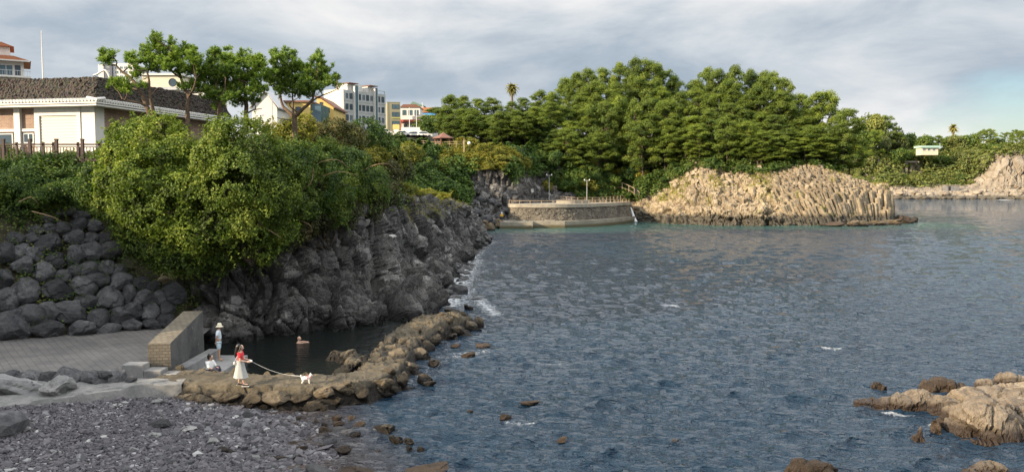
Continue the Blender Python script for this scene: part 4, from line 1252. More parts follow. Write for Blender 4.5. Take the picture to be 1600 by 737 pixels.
shrub('shrub', 'golden green shrub behind the trunk of the last pine',
      [pxblob(448, 205, 20, 56), pxblob(476, 200, 18, 57, 1, 1.2), pxblob(462, 215, 22, 56), pxblob(428, 205, 18, 57, 1, .8)], M['leaf_gold'], .16, .11, seed=443)
shrub('shrub', 'yellowish green band of shrub topping the cliff right of the dark thicket',
      [pxblob(545, 238, 26, 62, 1, .7), pxblob(580, 245, 26, 66, 1, .7), pxblob(612, 250, 26, 72, 1, .8), pxblob(640, 240, 22, 84, 1, .8), pxblob(515, 240, 24, 58, 1, .7)], M['leaf_gold'], .17, .12, seed=449, tint_c=.35)
shrub('shrub', 'dark shrub hanging over the cliff where it bends towards the cove',
      [pxblob(600, 275, 28, 70), pxblob(620, 265, 24, 78), pxblob(605, 300, 24, 68), pxblob(585, 300, 24, 64)], M['leaf_brown'], .17, .12, seed=451, tint_c=.4)
shrub('shrub', 'small yellow-green tuft along the sunlit rim of the cliff point',
      [pxblob(640, 298, 16, 76, 1, .5), pxblob(668, 302, 16, 84, 1, .45), pxblob(690, 306, 14, 92, 1, .4), pxblob(625, 292, 14, 74, 1, .6)], M['leaf_gold'], .15, .06, seed=457, twigs=4)
# pale bare shoots arching out of the thicket
for i, pts in enumerate([[(485, 262, 47), (505, 252, 46.5), (528, 250, 46.5), (545, 262, 47)], [(560, 270, 52), (585, 258, 51), (606, 256, 51.5), (618, 265, 52)], [(470, 300, 45), (486, 285, 44.6), (490, 262, 44.8)],
                         [(405, 350, 42), (425, 362, 41.8), (440, 372, 42)], [(505, 275, 46.8), (530, 268, 46.4), (560, 274, 46.6)], [(470, 345, 45.3), (482, 350, 45), (488, 356, 45.2)], [(30, 315, 41), (48, 308, 40.8), (60, 318, 41)], [(50, 330, 41), (80, 338, 40.6), (95, 345, 40.8)]]):
    w = np.array([P(*q) for q in pts])
    o = tag(obj('bare_shoot', tube(MB(), spline(w, 14), np.linspace(.028, .008, 14), 5), M['twig']), ['pale bare shoot arching from the upper edge of the dark thicket', 'pale bare shoot arching highest at the far end of the thicket', 'pale bare shoot rising steeply beside the big round shrub', 'pale bare shoot poking from the skirt of the big round shrub',
        'nearly level pale shoot across the middle of the thicket', 'short pale shoot hanging over the cliff face', 'curled bare shoot in the ivy at the edge of the photo', 'pale bare shoot lying across the ivy bank'][i], 'shoot')

# ivy and weeds over the bank, the cliff tops and between the boulders
def cover(name, nodes, n, L, W, m, label, seed, thick=.35, thr=.42, tint_c=.45, sc=.5):
    """leaves standing on a terrain grid region, thinned by noise"""
    R, N, w = nodes
    p = R.reshape(-1, 3); q = N.reshape(-1, 3)
    i = RNG.choice(len(p), n, p=w.ravel() / w.sum())
    f = fbm(p[i] * sc, 4, seed)
    k = f > thr + .05 * RNG.normal(size=n)
    i, f = i[k], f[k]
    h = thick * RNG.random(len(i)) * np.clip((f - thr) / .15, .25, 1.6)
    c = p[i] + q[i] * h[:, None] + RNG.normal(size=(len(i), 3)) * .10
    nn = q[i] * .6 + np.array([0, -.1, .7]) + RNG.normal(size=c.shape) * .5
    t = np.clip(tint_c + .5 * (RNG.random(len(i)) - .5) + 1.3 * (fbm(c * .9, 3, seed + 2) - .5), 0, 1)
    s = RNG.uniform(.7, 1.3, len(i))
    mb = MB()
    leaves(mb, c, nn, L * s, W * s, t)
    o = obj(name, mb, m)
    return tag(o, None, kind='stuff')
def areas(R):
    a = np.linalg.norm(np.cross(np.gradient(R, axis=0), np.gradient(R, axis=1)), axis=-1)
    return a
z = bank_g[..., 2]; y = bank_g[..., 1]; x = bank_g[..., 0]
d_ = np.hypot(x, y)
w = areas(bank_g) * np.clip((z - np.where(y > 36, 6.7, 5.) - 1.2 * (fbm(bank_g.reshape(-1, 3) * .5, 3, 7).reshape(z.shape) - .5) * 2) / 1.5, .0, 1) * (y > 8) * np.where(y > 36, 1, .12) * (y < 54) * (x > -34)
up = np.where(bank_n[..., 2:3] < 0, -1, 1) * bank_n
cover('undergrowth', (bank_g, up, w), 150000, .15, .11, M['leaf_mid'], None, 461, .55, .30, .45)
w = areas(bank_g) * ((z > 1.4) & (z < 7)) * (y > 37)
cover('ivy', (bank_g + up * .5, up, w), 26000, .12, .09, M['leaf_mid'], None, 463, .3, .585, .5, .45)
w = areas(bank_g) * (z > 9) * (y > 36) * (x > -34) * (y < 60)
cover('undergrowth', (bank_g, up, w), 40000, .2, .09, M['leaf_bright'], None, 465, .5, .46, .4)
up = np.where(cl_n[..., 2:3] < 0, -1, 1) * cl_n
z = cl_g[..., 2]; y = cl_g[..., 1]
w = areas(cl_g) * np.clip((z - 6.6) / 1.6, 0, 1) * (y < 150) * np.where((y > 64) & (cl_g[..., 0] > -14.5), .03, 1)
cover('undergrowth', (cl_g, up, w), 220000, .24, .15, M['leaf_mid'], None, 467, 1.0, .34, .42, .3)
w = areas(cl_g) * np.clip((z - 5.0) / 1., 0, 1) * (cl_g[..., 0] > -9.6) * (y > 66)
cover('dry_grass', (cl_g, up, w), 16000, .30, .035, M['leaf_gold'], None, 469, .3, .50, .7, .35)
up = np.where(kv_n[..., 2:3] < 0, -1, 1) * kv_n
z = kv_g[..., 2]; y = kv_g[..., 1]; x = kv_g[..., 0]
knob = np.exp(-((x + 5) / 5.5) ** 2)                                    # bare rock on the knob
w = areas(kv_g) * np.clip((z - np.where(x < -9, 2.5, np.where(x > .5, 10., 4.5 + 8 * knob))) / 2.0, 0, 1) * (y < 205)
cover('undergrowth', (kv_g, up, w), 170000, .55, .36, M['leaf_dark'], None, 471, 1.1, .36, .5, .18)
w = areas(kv_g) * np.clip((z - 11.5) / 1.5, 0, 1) * (y < 182) * (x > -16)
cover('dry_grass', (kv_g, up, w), 42000, .7, .12, M['leaf_gold'], None, 473, .9, .28, .5, .25)
up = np.where(hd_n[..., 2:3] < 0, -1, 1) * hd_n
z = hd_g[..., 2]; y = hd_g[..., 1]; x = hd_g[..., 0]
lim = np.interp(x, [20, 30, 36, 42, 50, 58, 66, 72, 76, 90], [4.5, 4.5, 7.5, 12.3, 10.6, 10.6, 12.3, 11.5, 11, 30])
w = areas(hd_g) * np.clip((z - lim) / 1.2, 0, 1) * (y < 225)
cover('undergrowth', (hd_g, up, w), 150000, .6, .38, M['leaf_mid'], None, 475, 1.3, .40, .55, .2)
w = areas(hd_g) * np.clip((z - 4.5) / 2, 0, 1) * np.clip((lim + 2 - z) / 2, 0, 1) * (y < 200)
cover('dry_grass', (hd_g, up, w), 26000, .55, .10, M['leaf_gold'], None, 477, .4, .535, .5, .22)
up = np.where(fs_n[..., 2:3] < 0, -1, 1) * fs_n
z = fs_g[..., 2]
px_ = CX + F * fs_g[..., 0] / fs_g[..., 1]
w = areas(fs_g) * np.where((px_ > 1403) & (px_ < 1437) & (z < 22) & (z > 12), .1, 1) * np.clip((z - np.interp(px_, [1500, 1535, 1560, 1700], [6, 14, 25, 26])) / 2., 0, 1)
cover('undergrowth', (fs_g, up, w), 210000, 1.7, 1.15, M['leaf_far'], None, 479, 3.2, .30, .42, .06)
lg = np.array([v.co[:] for v in land.data.vertices]).reshape(79, 86, 3)

# ------------------------------------------------------------------ pines by the house: bottle-brush shoots on bare crooked limbs
def needle_clump(mb, c, r, rg, dens=1.):
    """upright shoots with needles all round them"""
    n = int(26 * dens * (r / .35) ** 2)
    d = rnd_dir(n)
    base = c + d * r * (RNG.random(n) ** .5)[:, None] * np.array([1, 1, .8])
    ax = norm(d * .6 + np.array([0, 0, .95]) + RNG.normal(size=(n, 3)) * .22)
    k = 20
    A = np.repeat(ax, k, 0)
    h = RNG.random(n * k)
    Bp = np.repeat(base, k, 0) + A * (h * RNG.uniform(.16, .30))[:, None]
    out = norm(np.cross(A, RNG.normal(size=(n * k, 3))))
    dirn = norm(out + A * RNG.uniform(.5, 1.2, (n * k, 1)))
    ln = RNG.uniform(.10, .17, n * k)
    sidev = norm(np.cross(dirn, RNG.normal(size=(n * k, 3)))) * .017
    V = np.stack([Bp - sidev, Bp + sidev, Bp + dirn * ln[:, None] + sidev * .5, Bp + dirn * ln[:, None] - sidev * .5], 1).reshape(-1, 3)
    t = np.clip(.34 + .42 * h + RNG.normal(size=n * k) * .12 + np.repeat(RNG.normal(size=n) * .12, k), 0, 1)
    mb.add(V, np.arange(len(V)).reshape(-1, 4), 0, np.repeat(t, 4))

def near_pine(label, Y, trunk_paths, clumps, seed):
    """trunk_paths: list of (pixel polyline with depth offset, r0, r1)"""
    rg = random.Random(seed)
    b = P(*trunk_paths[0][0][0][:2], Y)
    o = tag(empty('pine_tree', b), label, 'pine tree', 'pines beside the house')
    tb = MB()
    B0 = np.array(b)
    alls = []
    for path, r0, r1 in trunk_paths:
        w = np.array([P(q[0], q[1], Y + (q[2] if len(q) > 2 else 0.)) for q in path]) - B0
        s = spline(w, 8 * len(w))
        s += .03 * np.stack([vnoise(s * 3 + seed, seed), vnoise(s * 3 + seed, seed + 1), vnoise(s * 0, 1)], 1)
        tube(tb, s, np.linspace(r0, r1, len(s)), 9)
        alls.append(s)
    A = np.concatenate(alls)
    cm = MB()
    for px, py, r in clumps:
        dy = rg.uniform(-1.1, 1.1) * min(1, r / 11)
        c = np.array(P(px, py + 2, Y + dy)) - B0
        rr = r * Y / F * .94
        needle_clump(cm, c, rr, rg, 1.15)
        for e in range(3):                                     # a few shoots leave the mass
            q = c + np.array([rg.gauss(0, .7), rg.gauss(0, .5), rg.gauss(.55, .4)]) * rr
            needle_clump(cm, q, rr * .35, rg, 2.)
        j = np.argmin(np.linalg.norm(A - c, axis=1) + (A[:, 2] > c[2] + .1) * .6)
        s = spline([A[j], (A[j] + c) / 2 + np.array([rg.uniform(-.1, .1), rg.uniform(-.1, .1), -.06]), c, c + np.array([0, 0, rr * .5])], 9)
        tube(tb, s, np.linspace(.045, .012, 9), 5)
    obj('trunk', tb, M['bark'], o, smooth=True)
    obj('crown', cm, M['needle'], o)
    return o

near_pine('crooked pine with bare forked trunk in front of the dark stone roof, nearest the fence', 46.5,
    [([(236, 214), (234, 184), (228, 165), (218, 141, .2), (202, 121, .3), (190, 112, .4), (181, 102, .4)], .17, .04), ([(236, 205), (239, 178), (233, 144, -.3), (232, 123, -.4), (228, 110, -.4)], .13, .04),
     ([(205, 122, .3), (212, 108, .2), (217, 94, .1)], .07, .03), ([(229, 166), (214, 160, -.4), (191, 155, -.6)], .08, .025), ([(218, 141, .2), (200, 137, .6), (190, 138, .7)], .05, .02), ([(234, 150, -.3), (246, 138, 0), (254, 138, 0)], .045, .02)],
    [(169, 92, 12), (165, 96, 7), (176, 86, 7), (202, 90, 9), (207, 97, 9), (228, 86, 11), (186, 133, 12), (177, 130, 8), (198, 139, 11), (216, 117, 9), (235, 107, 10), (223, 135, 7), (238, 95, 9), (210, 106, 7), (245, 108, 8), (222, 96, 7)], 501)
near_pine('tallest slim pine with a reddish trunk, second from the fence', 47.5,
    [([(293, 216), (293, 190), (292.5, 169), (294, 151), (288, 138, .2), (283, 125, .3), (277, 105, .3), (268, 85, .2), (262, 74, .1)], .15, .03), ([(294, 152), (301, 140, -.4), (306, 122, -.5)], .08, .03), ([(282, 122, .3), (268, 112, .6), (256, 98, .7), (247, 72, .7)], .06, .02), ([(293, 172), (285, 168, -.3), (281, 160, -.3)], .04, .015)],
    [(241, 58, 7), (244, 66, 8), (248, 74, 10), (255, 85, 13), (269, 66, 6), (271, 76, 9), (283, 87, 13), (292, 80, 11), (301, 92, 12), (271, 99, 15), (262, 106, 11), (299, 108, 14), (311, 96, 8), (288, 110, 13), (283, 138, 7), (250, 99, 9), (311, 126, 13), (315, 110, 11), (276, 90, 10), (304, 138, 10), (318, 140, 9)], 503)
near_pine('dense dark pine in the middle of the row, its trunk half hidden by the shrubs', 48.5,
    [([(343, 205), (342, 180), (343, 152), (337, 132, .2), (333, 110, .3), (335, 92, .3)], .15, .03), ([(342, 160), (350, 142, -.4), (352, 122, -.6)], .07, .02), ([(342, 170), (332, 158, .4), (326, 150, .5)], .05, .02)],
    [(336, 84, 11), (333, 95, 11), (333, 106, 13), (325, 118, 12), (347, 132, 13), (336, 148, 12), (355, 155, 11), (342, 116, 13), (330, 134, 12), (352, 112, 11), (326, 150, 9), (346, 145, 11), (340, 165, 9)], 505)
near_pine('broad dense pine with low side branches, fourth from the fence', 50,
    [([(384, 210), (384, 182), (384, 155), (381, 135, .2), (376, 112, .3), (368, 98, .3)], .17, .03), ([(384, 178), (396, 172, -.3), (409, 170, -.5)], .06, .02), ([(383, 150), (394, 132, -.4), (402, 108, -.5)], .08, .03), ([(382, 140), (368, 130, .5), (360, 112, .5)], .07, .02)],
    [(361, 93, 12), (352, 96, 9), (374, 101, 15), (361, 115, 15), (407, 92, 8), (399, 103, 14), (388, 122, 15), (410, 117, 12), (369, 141, 15), (396, 141, 15), (410, 141, 9), (374, 160, 11), (380, 86, 8), (388, 100, 11), (376, 126, 14), (396, 158, 9), (360, 150, 11), (408, 104, 9)], 507)
near_pine('spreading pine with a low forked trunk in front of the yellow house', 52,
    [([(460, 222), (460, 205), (460, 182), (459.5, 180)], .19, .15), ([(460, 184), (450, 174, .2), (442, 166, .3), (438, 152, .4), (432, 128, .5), (430, 105, .5)], .13, .03), ([(460, 183), (472, 171, -.3), (484, 160, -.4), (490, 148, -.4), (494, 122, -.4), (497, 98, -.4)], .13, .03), ([(484, 160, -.4), (499, 151, -.6), (514, 145, -.6), (527, 139, -.6)], .06, .02), ([(458, 180), (457, 160, .6), (456, 135, .6), (454, 105, .5)], .08, .02), ([(455, 188), (445, 187, -.3), (432, 184, -.4)], .05, .02), ([(466, 177), (452, 163, -.5), (470, 150, -.5)], .05, .02)],
    [(429, 84, 7), (434, 95, 10), (450, 89, 11), (440, 109, 13), (458, 101, 13), (472, 109, 11), (429, 120, 10), (423, 132, 10), (442, 128, 14), (461, 128, 14), (477, 133, 14), (464, 144, 13), (442, 141, 12), (497, 89, 8), (497, 101, 12), (507, 109, 9), (494, 120, 13), (507, 125, 12), (497, 136, 12), (526, 120, 6), (518, 128, 9), (483, 147, 10), (530, 136, 5), (480, 120, 11), (418, 124, 7), (452, 116, 12)], 509)

# ------------------------------------------------------------------ trees of the headland, the cove and the far shore
def layered_pine(seed, h=14., spread=4.4, lv=13, low=.22, mat_='needle_far'):
    """black pine: uneven limbs carrying broad flattened cushions of needles, rounded top"""
    rg = np.random.default_rng(seed)
    tb, cm = MB(), MB()
    k = h / 14
    t = np.linspace(0, 1, 9)
    a1, a2 = rg.uniform(0, 6.28, 2)
    tr = np.stack([.8 * np.sin(t * 3 + a1) * t, .8 * np.cos(t * 2.6 + a2) * t, t * h * .94], 1)
    tube(tb, tr, np.interp(t, [0, 1], [.24, .06]) * k, 8)
    n_l = int(lv * 2.8)
    ang = rg.uniform(0, 6.28)
    cush = []
    for i in range(n_l):
        f = low + (1 - low) * ((i + rg.uniform(0, 1)) / n_l) ** .92
        ang += 2.4 + rg.uniform(-.5, .5)
        g = (f - low) / (1 - low)
        env = (1 - g ** 2.2) ** .6 * (.62 + .38 * min(1, g / .35))
        l = spread * env * rg.uniform(.5, 1.12) + .25
        c0 = np.array([np.interp(f, t, tr[:, q]) for q in range(3)])
        d = np.array([math.cos(ang), math.sin(ang), 0])
        rise = rg.uniform(.0, .6)
        tip = c0 + d * l + np.array([0, 0, l * rise])
        s = spline([c0, c0 + d * l * .5 + np.array([0, 0, l * rise * .25]), tip], 7)
        tube(tb, s, np.linspace(.085, .02, 7) * k, 5, cap=False)
        side = np.array([-d[1], d[0], 0])
        cush.append((tip, rg.uniform(.95, 1.5)))
        if l > 1.6:
            cush.append((c0 + d * l * .62 + side * rg.uniform(-.9, .9) + np.array([0, 0, l * rise * .4 + .15]), rg.uniform(.8, 1.25)))
        if l > 2.4:
            cush.append((tip - d * .7 + side * rg.choice([-1, 1]) * rg.uniform(.7, 1.3) - np.array([0, 0, .25]), rg.uniform(.7, 1.1)))
    cush.append((tr[-1] + np.array([0, 0, .1]), 1.1)); cush.append((tr[-1] + np.array([.5, .3, -.6]), 1.2)); cush.append((tr[-1] + np.array([-.6, -.2, -.8]), 1.2))
    for q, r in cush:
        r = r * k * .94
        n = int(150 * r * r)
        dd = rnd_dir(n)
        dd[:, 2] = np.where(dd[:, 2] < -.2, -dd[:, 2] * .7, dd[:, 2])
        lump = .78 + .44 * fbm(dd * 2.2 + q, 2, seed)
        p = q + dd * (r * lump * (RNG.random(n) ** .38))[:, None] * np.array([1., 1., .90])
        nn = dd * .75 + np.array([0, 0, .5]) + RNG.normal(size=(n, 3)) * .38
        tt = np.clip(.36 + .36 * np.abs(dd[:, 2]) + RNG.normal(size=n) * .14 + rg.normal() * .09, 0, 1)  # cushion tops tinted lighter, sunlight from above put into the colour
        sz = RNG.uniform(.7, 1.3, n)
        leaves(cm, p, nn, .40 * sz, .14 * sz, tt)
    return tb.mesh('trunk', M['bark_dark'], True), cm.mesh('crown', M[mat_])

def broadleaf(seed, h=7., r=3.2, m='leaf_dark', L=.42, trunk=.3, dens=1.5, lobes=9):
    rg = np.random.default_rng(seed)
    tb, cm = MB(), MB()
    bl = []
    for i in range(lobes):
        a = rg.uniform(0, 6.28); q = rg.uniform(0, .62) * r
        bl.append((q * math.cos(a), q * math.sin(a), h * rg.uniform(trunk + .18, .84), r * rg.uniform(.36, .56), r * rg.uniform(.36, .56), h * rg.uniform(.14, .22)))
    foliage(cm, bl, L, L * .66, dens, seed, inner=.5, spread=.3)
    top = np.array([0, 0, h * .6])
    tube(tb, spline([(0, 0, -.4), (.1, .05, h * .3), top], 7), np.linspace(.035, .015, 7) * h, 7)
    for b in bl:
        tube(tb, spline([(0, 0, h * .25), (b[0] * .5, b[1] * .5, h * .45), (b[0], b[1], b[2])], 6), np.linspace(.016, .004, 6) * h, 5, cap=False)
    return tb.mesh('trunk', M['bark_dark'], True), cm.mesh('crown', M[m])

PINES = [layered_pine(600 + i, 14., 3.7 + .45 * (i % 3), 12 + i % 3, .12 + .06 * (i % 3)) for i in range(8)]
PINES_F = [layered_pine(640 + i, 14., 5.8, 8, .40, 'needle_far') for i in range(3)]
BUSH = [broadleaf(660 + i, 6.5, 3.4, ['leaf_dark', 'leaf_mid', 'leaf_gold', 'leaf_mid'][i], .42, .05) for i in range(4)]
FTREE = [broadleaf(680 + i, 11., 6.0, ['leaf_far', 'leaf_far', 'leaf_mid'][i], .95, .25, 1.3, 11) for i in range(3)]

def plant(name, meshes, x, y, z, s, label, cat, group, sz=None):
    o = tag(empty(name, (x, y, z), random.uniform(0, 6.28)), label, cat, group)
    o.scale = (s, s, sz or s)
    for me, nm in zip(meshes, ('trunk', 'crown')):
        c = bpy.data.objects.new(nm, me)
        COL.objects.link(c)
        c.parent = o
    return o

SKY = np.array([(650, 190), (672, 175), (690, 162), (705, 150), (722, 150), (745, 154), (765, 152), (785, 152), (808, 160), (830, 146), (850, 138), (866, 148), (880, 126), (896, 112), (910, 114), (930, 104), (950, 104), (968, 97), (985, 90), (998, 86), (1012, 92), (1028, 108), (1045, 112), (1062, 122), (1078, 122), (1095, 108), (1112, 106), (1130, 104), (1150, 99), (1165, 108), (1182, 114), (1190, 104), (1208, 112), (1224, 120), (1236, 134), (1250, 150), (1268, 142), (1284, 138), (1298, 146), (1312, 158), (1322, 186)], float)
def place_pine(px, ptop, Y, label, w=1., proto=None, group='pines on the headland'):
    x = (px - CX) * Y / F
    z = ground_z(x, Y, 12) - .3
    top = P(px, ptop, Y)[2]
    h = max(4., top - z)
    return plant('pine_tree', PINES[random.randrange(len(PINES))] if proto is None else PINES[proto], x, Y, z, .62 * w + .38 * h / 14. if h < 18 else .95 * w, label, 'pine tree', group, h / 13.9)
# crest row: every skyline crown one tree
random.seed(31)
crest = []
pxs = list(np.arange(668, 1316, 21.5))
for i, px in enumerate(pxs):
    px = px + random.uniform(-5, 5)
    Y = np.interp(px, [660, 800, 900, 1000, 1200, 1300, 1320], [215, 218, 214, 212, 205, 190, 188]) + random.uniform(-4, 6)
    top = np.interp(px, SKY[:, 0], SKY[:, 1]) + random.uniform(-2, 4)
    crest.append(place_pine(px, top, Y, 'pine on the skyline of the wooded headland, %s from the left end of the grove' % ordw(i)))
k = 0
rows_ = [[], [], []]
for ri, (n, yo, drop0, drop1) in enumerate(((28, -8, 18, 42), (26, -16, 45, 75), (18, -22, 75, 108))):
    for i in range(n):
        px = np.interp(i + random.uniform(.1, .9), [0, n], [690 if ri < 2 else 850, 1318 if ri < 2 else 1300])
        top = np.interp(px, SKY[:, 0], SKY[:, 1]) + random.uniform(drop0, drop1) * np.interp(px, [690, 860, 1200, 1320], [.6, 1, 1, .85])
        Y = np.interp(px, [660, 800, 900, 1000, 1100, 1200, 1300], [206, 207, 214, 212, 206, 203, 194]) + yo * np.interp(px, [690, 860, 1200, 1320], [.7, 1, .9, .45]) + random.uniform(-2, 2)
        x = (px - CX) * Y / F
        zz_ = ground_z(x, Y, 0)
        if zz_ < np.interp(x, [-20, 20, 30, 36, 42, 50, 66, 74, 80], [13, 8, 7, 9, 12.2, 11, 12.4, 10.5, 30]): continue
        py_b = YH + (H - zz_) * F / Y
        if top > py_b - 40: top = py_b - random.uniform(42, 60)
        rows_[ri].append((px, top, Y))
names = ['second row below the skyline', 'third row halfway down the grove', 'lowest row above the bare rock']
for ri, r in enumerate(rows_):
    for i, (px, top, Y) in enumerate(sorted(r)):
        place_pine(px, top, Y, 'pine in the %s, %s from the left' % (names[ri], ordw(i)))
# pines right of the point, leaning out over the columns
for px, top, Y, lab in [(1285, 212, 184, 'pine with drooping layers standing lowest on the bare rock of the point'), (1325, 215, 190, 'dark pine on the outer slope of the point, above the columns'), (1308, 205, 196, 'dark pine tucked behind the lowest pine of the point'), (1188, 204, 181, 'bushy pine growing out of the middle of the tan cliff'), (1160, 214, 184, 'wide low pine on the lip of the tan cliff'), (1218, 212, 181, 'drooping pine on the lip of the columns, right of the bushy one'), (1255, 215, 182.5, 'low pine at the top of the columns near the ridge'), (1085, 205, 191, 'pine rooted at the notch of the tan cliff'), (1240, 205, 186, 'pine just left of the lowest pine of the point')]:
    place_pine(px, top, Y, lab)
# broad-leaved bushes below the pines
rgp = random.Random(8)
bl = []
for i in range(70):
    px = rgp.uniform(845, 1010)
    Y = rgp.uniform(186.5, 200)
    bl.append((px, Y, rgp.uniform(.5, .95)))
for i in range(16):
    px = rgp.uniform(1010, 1310); Y = rgp.uniform(181, 192)
    bl.append((px, Y, rgp.uniform(.3, .55)))
bl.sort()
i = 0
for px, Y, s in bl:
    x = (px - CX) * Y / F
    z = ground_z(x, Y, -9)
    if z < np.interp(x, [6, 30, 36, 42, 50, 66, 74], [6.5, 6, 7.5, 11.5, 10.2, 11.8, 10]): continue
    plant('bush', BUSH[rgp.randrange(4)], x, Y, z - .4, s, 'rounded green bush on the slope under the headland pines, %s from the terrace side' % ordw(i), 'bush', 'bushes under the headland pines')
    i += 1
# bushes and trees about the lookout and the cove
for j, (px, py, Y, s, k, lab) in enumerate([(740, 222, 178, .62, 2, 'light green rounded tree between the gazebo and the pines'), (705, 198, 205, 1.0, 0, 'dark tree rising behind the gazebo roof'), (668, 205, 204, .95, 1, 'green tree left of the gazebo'), (757, 262, 176, .62, 2, 'golden mound of bush capping the rock knob'), (735, 256, 175.5, .55, 2, 'golden drooping bush at the left shoulder of the rock knob'), (775, 262, 177, .5, 2, 'yellowish bush on the right shoulder of the rock knob'),
                                            (832, 268, 186, .8, 0, 'dark bush above the shaded stone wall'), (640, 255, 166, .6, 3, 'dark bush on the bluff below the parked cars'), (655, 280, 165, .6, 0, 'dark bush halfway down the shaded bluff'), (670, 262, 170, .6, 3, 'green bush on the bluff under the lookout lawn'), (690, 300, 166, .5, 0, 'low bush at the foot of the shaded bluff'), (625, 225, 110, .35, 1, 'small round green bush at the road edge by the yellow sign'), (780, 215, 204, 1.1, 0, 'deep green broad tree on the slope above the rock knob'), (815, 225, 200, 1.0, 1, 'green broad tree above the shaded gully'), (838, 235, 196, 1., 3, 'light green tree at the left foot of the headland')]):
    c = P(px, py, Y)
    z = ground_z(c[0], Y, c[2])
    if abs(z - c[2]) > 6: z = c[2]
    plant('bush', BUSH[k], c[0], Y, z - .5, s, lab, 'bush', None)

# palms
def palm(label, px, ptop, pbase, Y, cat='palm tree', k=1.):
    b = P(px, pbase, Y); t = P(px, ptop, Y)
    t = (t[0], t[1], t[2] - 2.1 * k)
    h = t[2] - b[2]
    o = tag(empty('palm_tree', b), label, cat)
    tb = MB()
    tube(tb, [(0, 0, 0), (.05, 0, h * .5), (0, 0, h)], [.34 * k, .3 * k, .3 * k], 9)
    obj('trunk', tb, M['bark'], o, smooth=True)
    rg = np.random.default_rng(int(px))
    cm = MB()
    for i in range(80):
        a = rg.uniform(0, 6.28); el_ = rg.uniform(-1.3, 1.4)
        L_ = rg.uniform(1.7, 2.4) * k
        t_ = np.linspace(0, 1, 8)
        d = np.array([math.cos(a) * math.cos(el_), math.sin(a) * math.cos(el_), math.sin(el_)])
        s = np.array([0, 0, h]) + d * (t_ * L_)[:, None] + np.array([0, 0, -1.]) * (t_ ** 2 * .8 * k)[:, None]
        sd_ = norm(np.cross(d, [0, 0, 1]))
        wd = .34 * k * np.sin(np.clip(t_ * 1.05 + .08, 0, 1) * math.pi) + .03
        for sg in (-1, 1):
            V = np.concatenate([s, s + sg * sd_ * wd[:, None] - np.array([0, 0, .12])])
            kk = np.arange(7)
            cm.add(V, np.stack([kk, kk + 1, kk + 9, kk + 8], 1), 0, rg.uniform(.1, 1))
    obj('crown', cm, M['palm_leaf'], o)
    return o
palm('sunlit palm tree rising alone above the trees left of the pine grove', 800, 124, 190, 225)
palm('distant palm tree standing above the woods of the far shore', 1488, 190, 240, 560, k=1.9)

# far shore woods
random.seed(77)
FSKY = np.array([(1320, 200), (1335, 182), (1350, 174), (1372, 178), (1390, 192), (1405, 200), (1425, 210), (1440, 206), (1455, 208), (1475, 206), (1500, 208), (1520, 203), (1540, 197), (1552, 200), (1560, 216), (1568, 204), (1585, 198), (1600, 200), (1700, 200)], float)
ft = []
for px in np.arange(1322, 1660, 13.):
    Y = random.uniform(525, 560)
    ft.append((px + random.uniform(-3, 3), np.interp(px, FSKY[:, 0], FSKY[:, 1]) + random.uniform(-1, 4), Y, random.random() < (.75 if px > 1500 or px < 1395 else .25), 'on the skyline'))
for px in np.arange(1325, 1650, 19.):
    ft.append((px + random.uniform(-6, 6), np.interp(px, FSKY[:, 0], FSKY[:, 1]) + random.uniform(14, 34), random.uniform(505, 520), random.random() < .35, 'below the skyline'))
for i, (px, top, Y, pine, where) in enumerate(sorted(ft)):
    x = (px - CX) * Y / F
    z = ground_z(x, Y, 24)
    if z > 60 or z < 5: z = 24
    h = max(7, P(px, top, Y)[2] - z)
    me = random.choice(PINES_F) if pine else random.choice(FTREE)
    hh = 13.9 if pine else 11.
    plant('pine_tree' if pine else 'broadleaf_tree', me, x, Y, z - .5, (h / hh * .55 + .55) * (.9 if pine else .8), '%s %s of the far shore, %s tree counted from the left' % ('pine' if pine else 'broad-leaved tree', where, ordw(i)), 'pine tree' if pine else 'tree', 'trees of the far shore', h / hh)
n = 0
for i in range(150):
    px = random.uniform(1330, 1570)
    Y = random.uniform(468, 515)
    x = (px - CX) * Y / F
    z = ground_z(x, Y, -9)
    if z < 8 or (px > 1530 and z < 24) or (1400 < px < 1440 and Y < 505 and z > 11) or 1438 < px < 1468: continue
    plant('bush', random.choice(FTREE), x, Y, z - 1.5, random.uniform(.42, .75), 'rounded bush on the wooded slope across the bay', 'bush', 'bushes on the far slope', random.uniform(.35, .6))
    n += 1
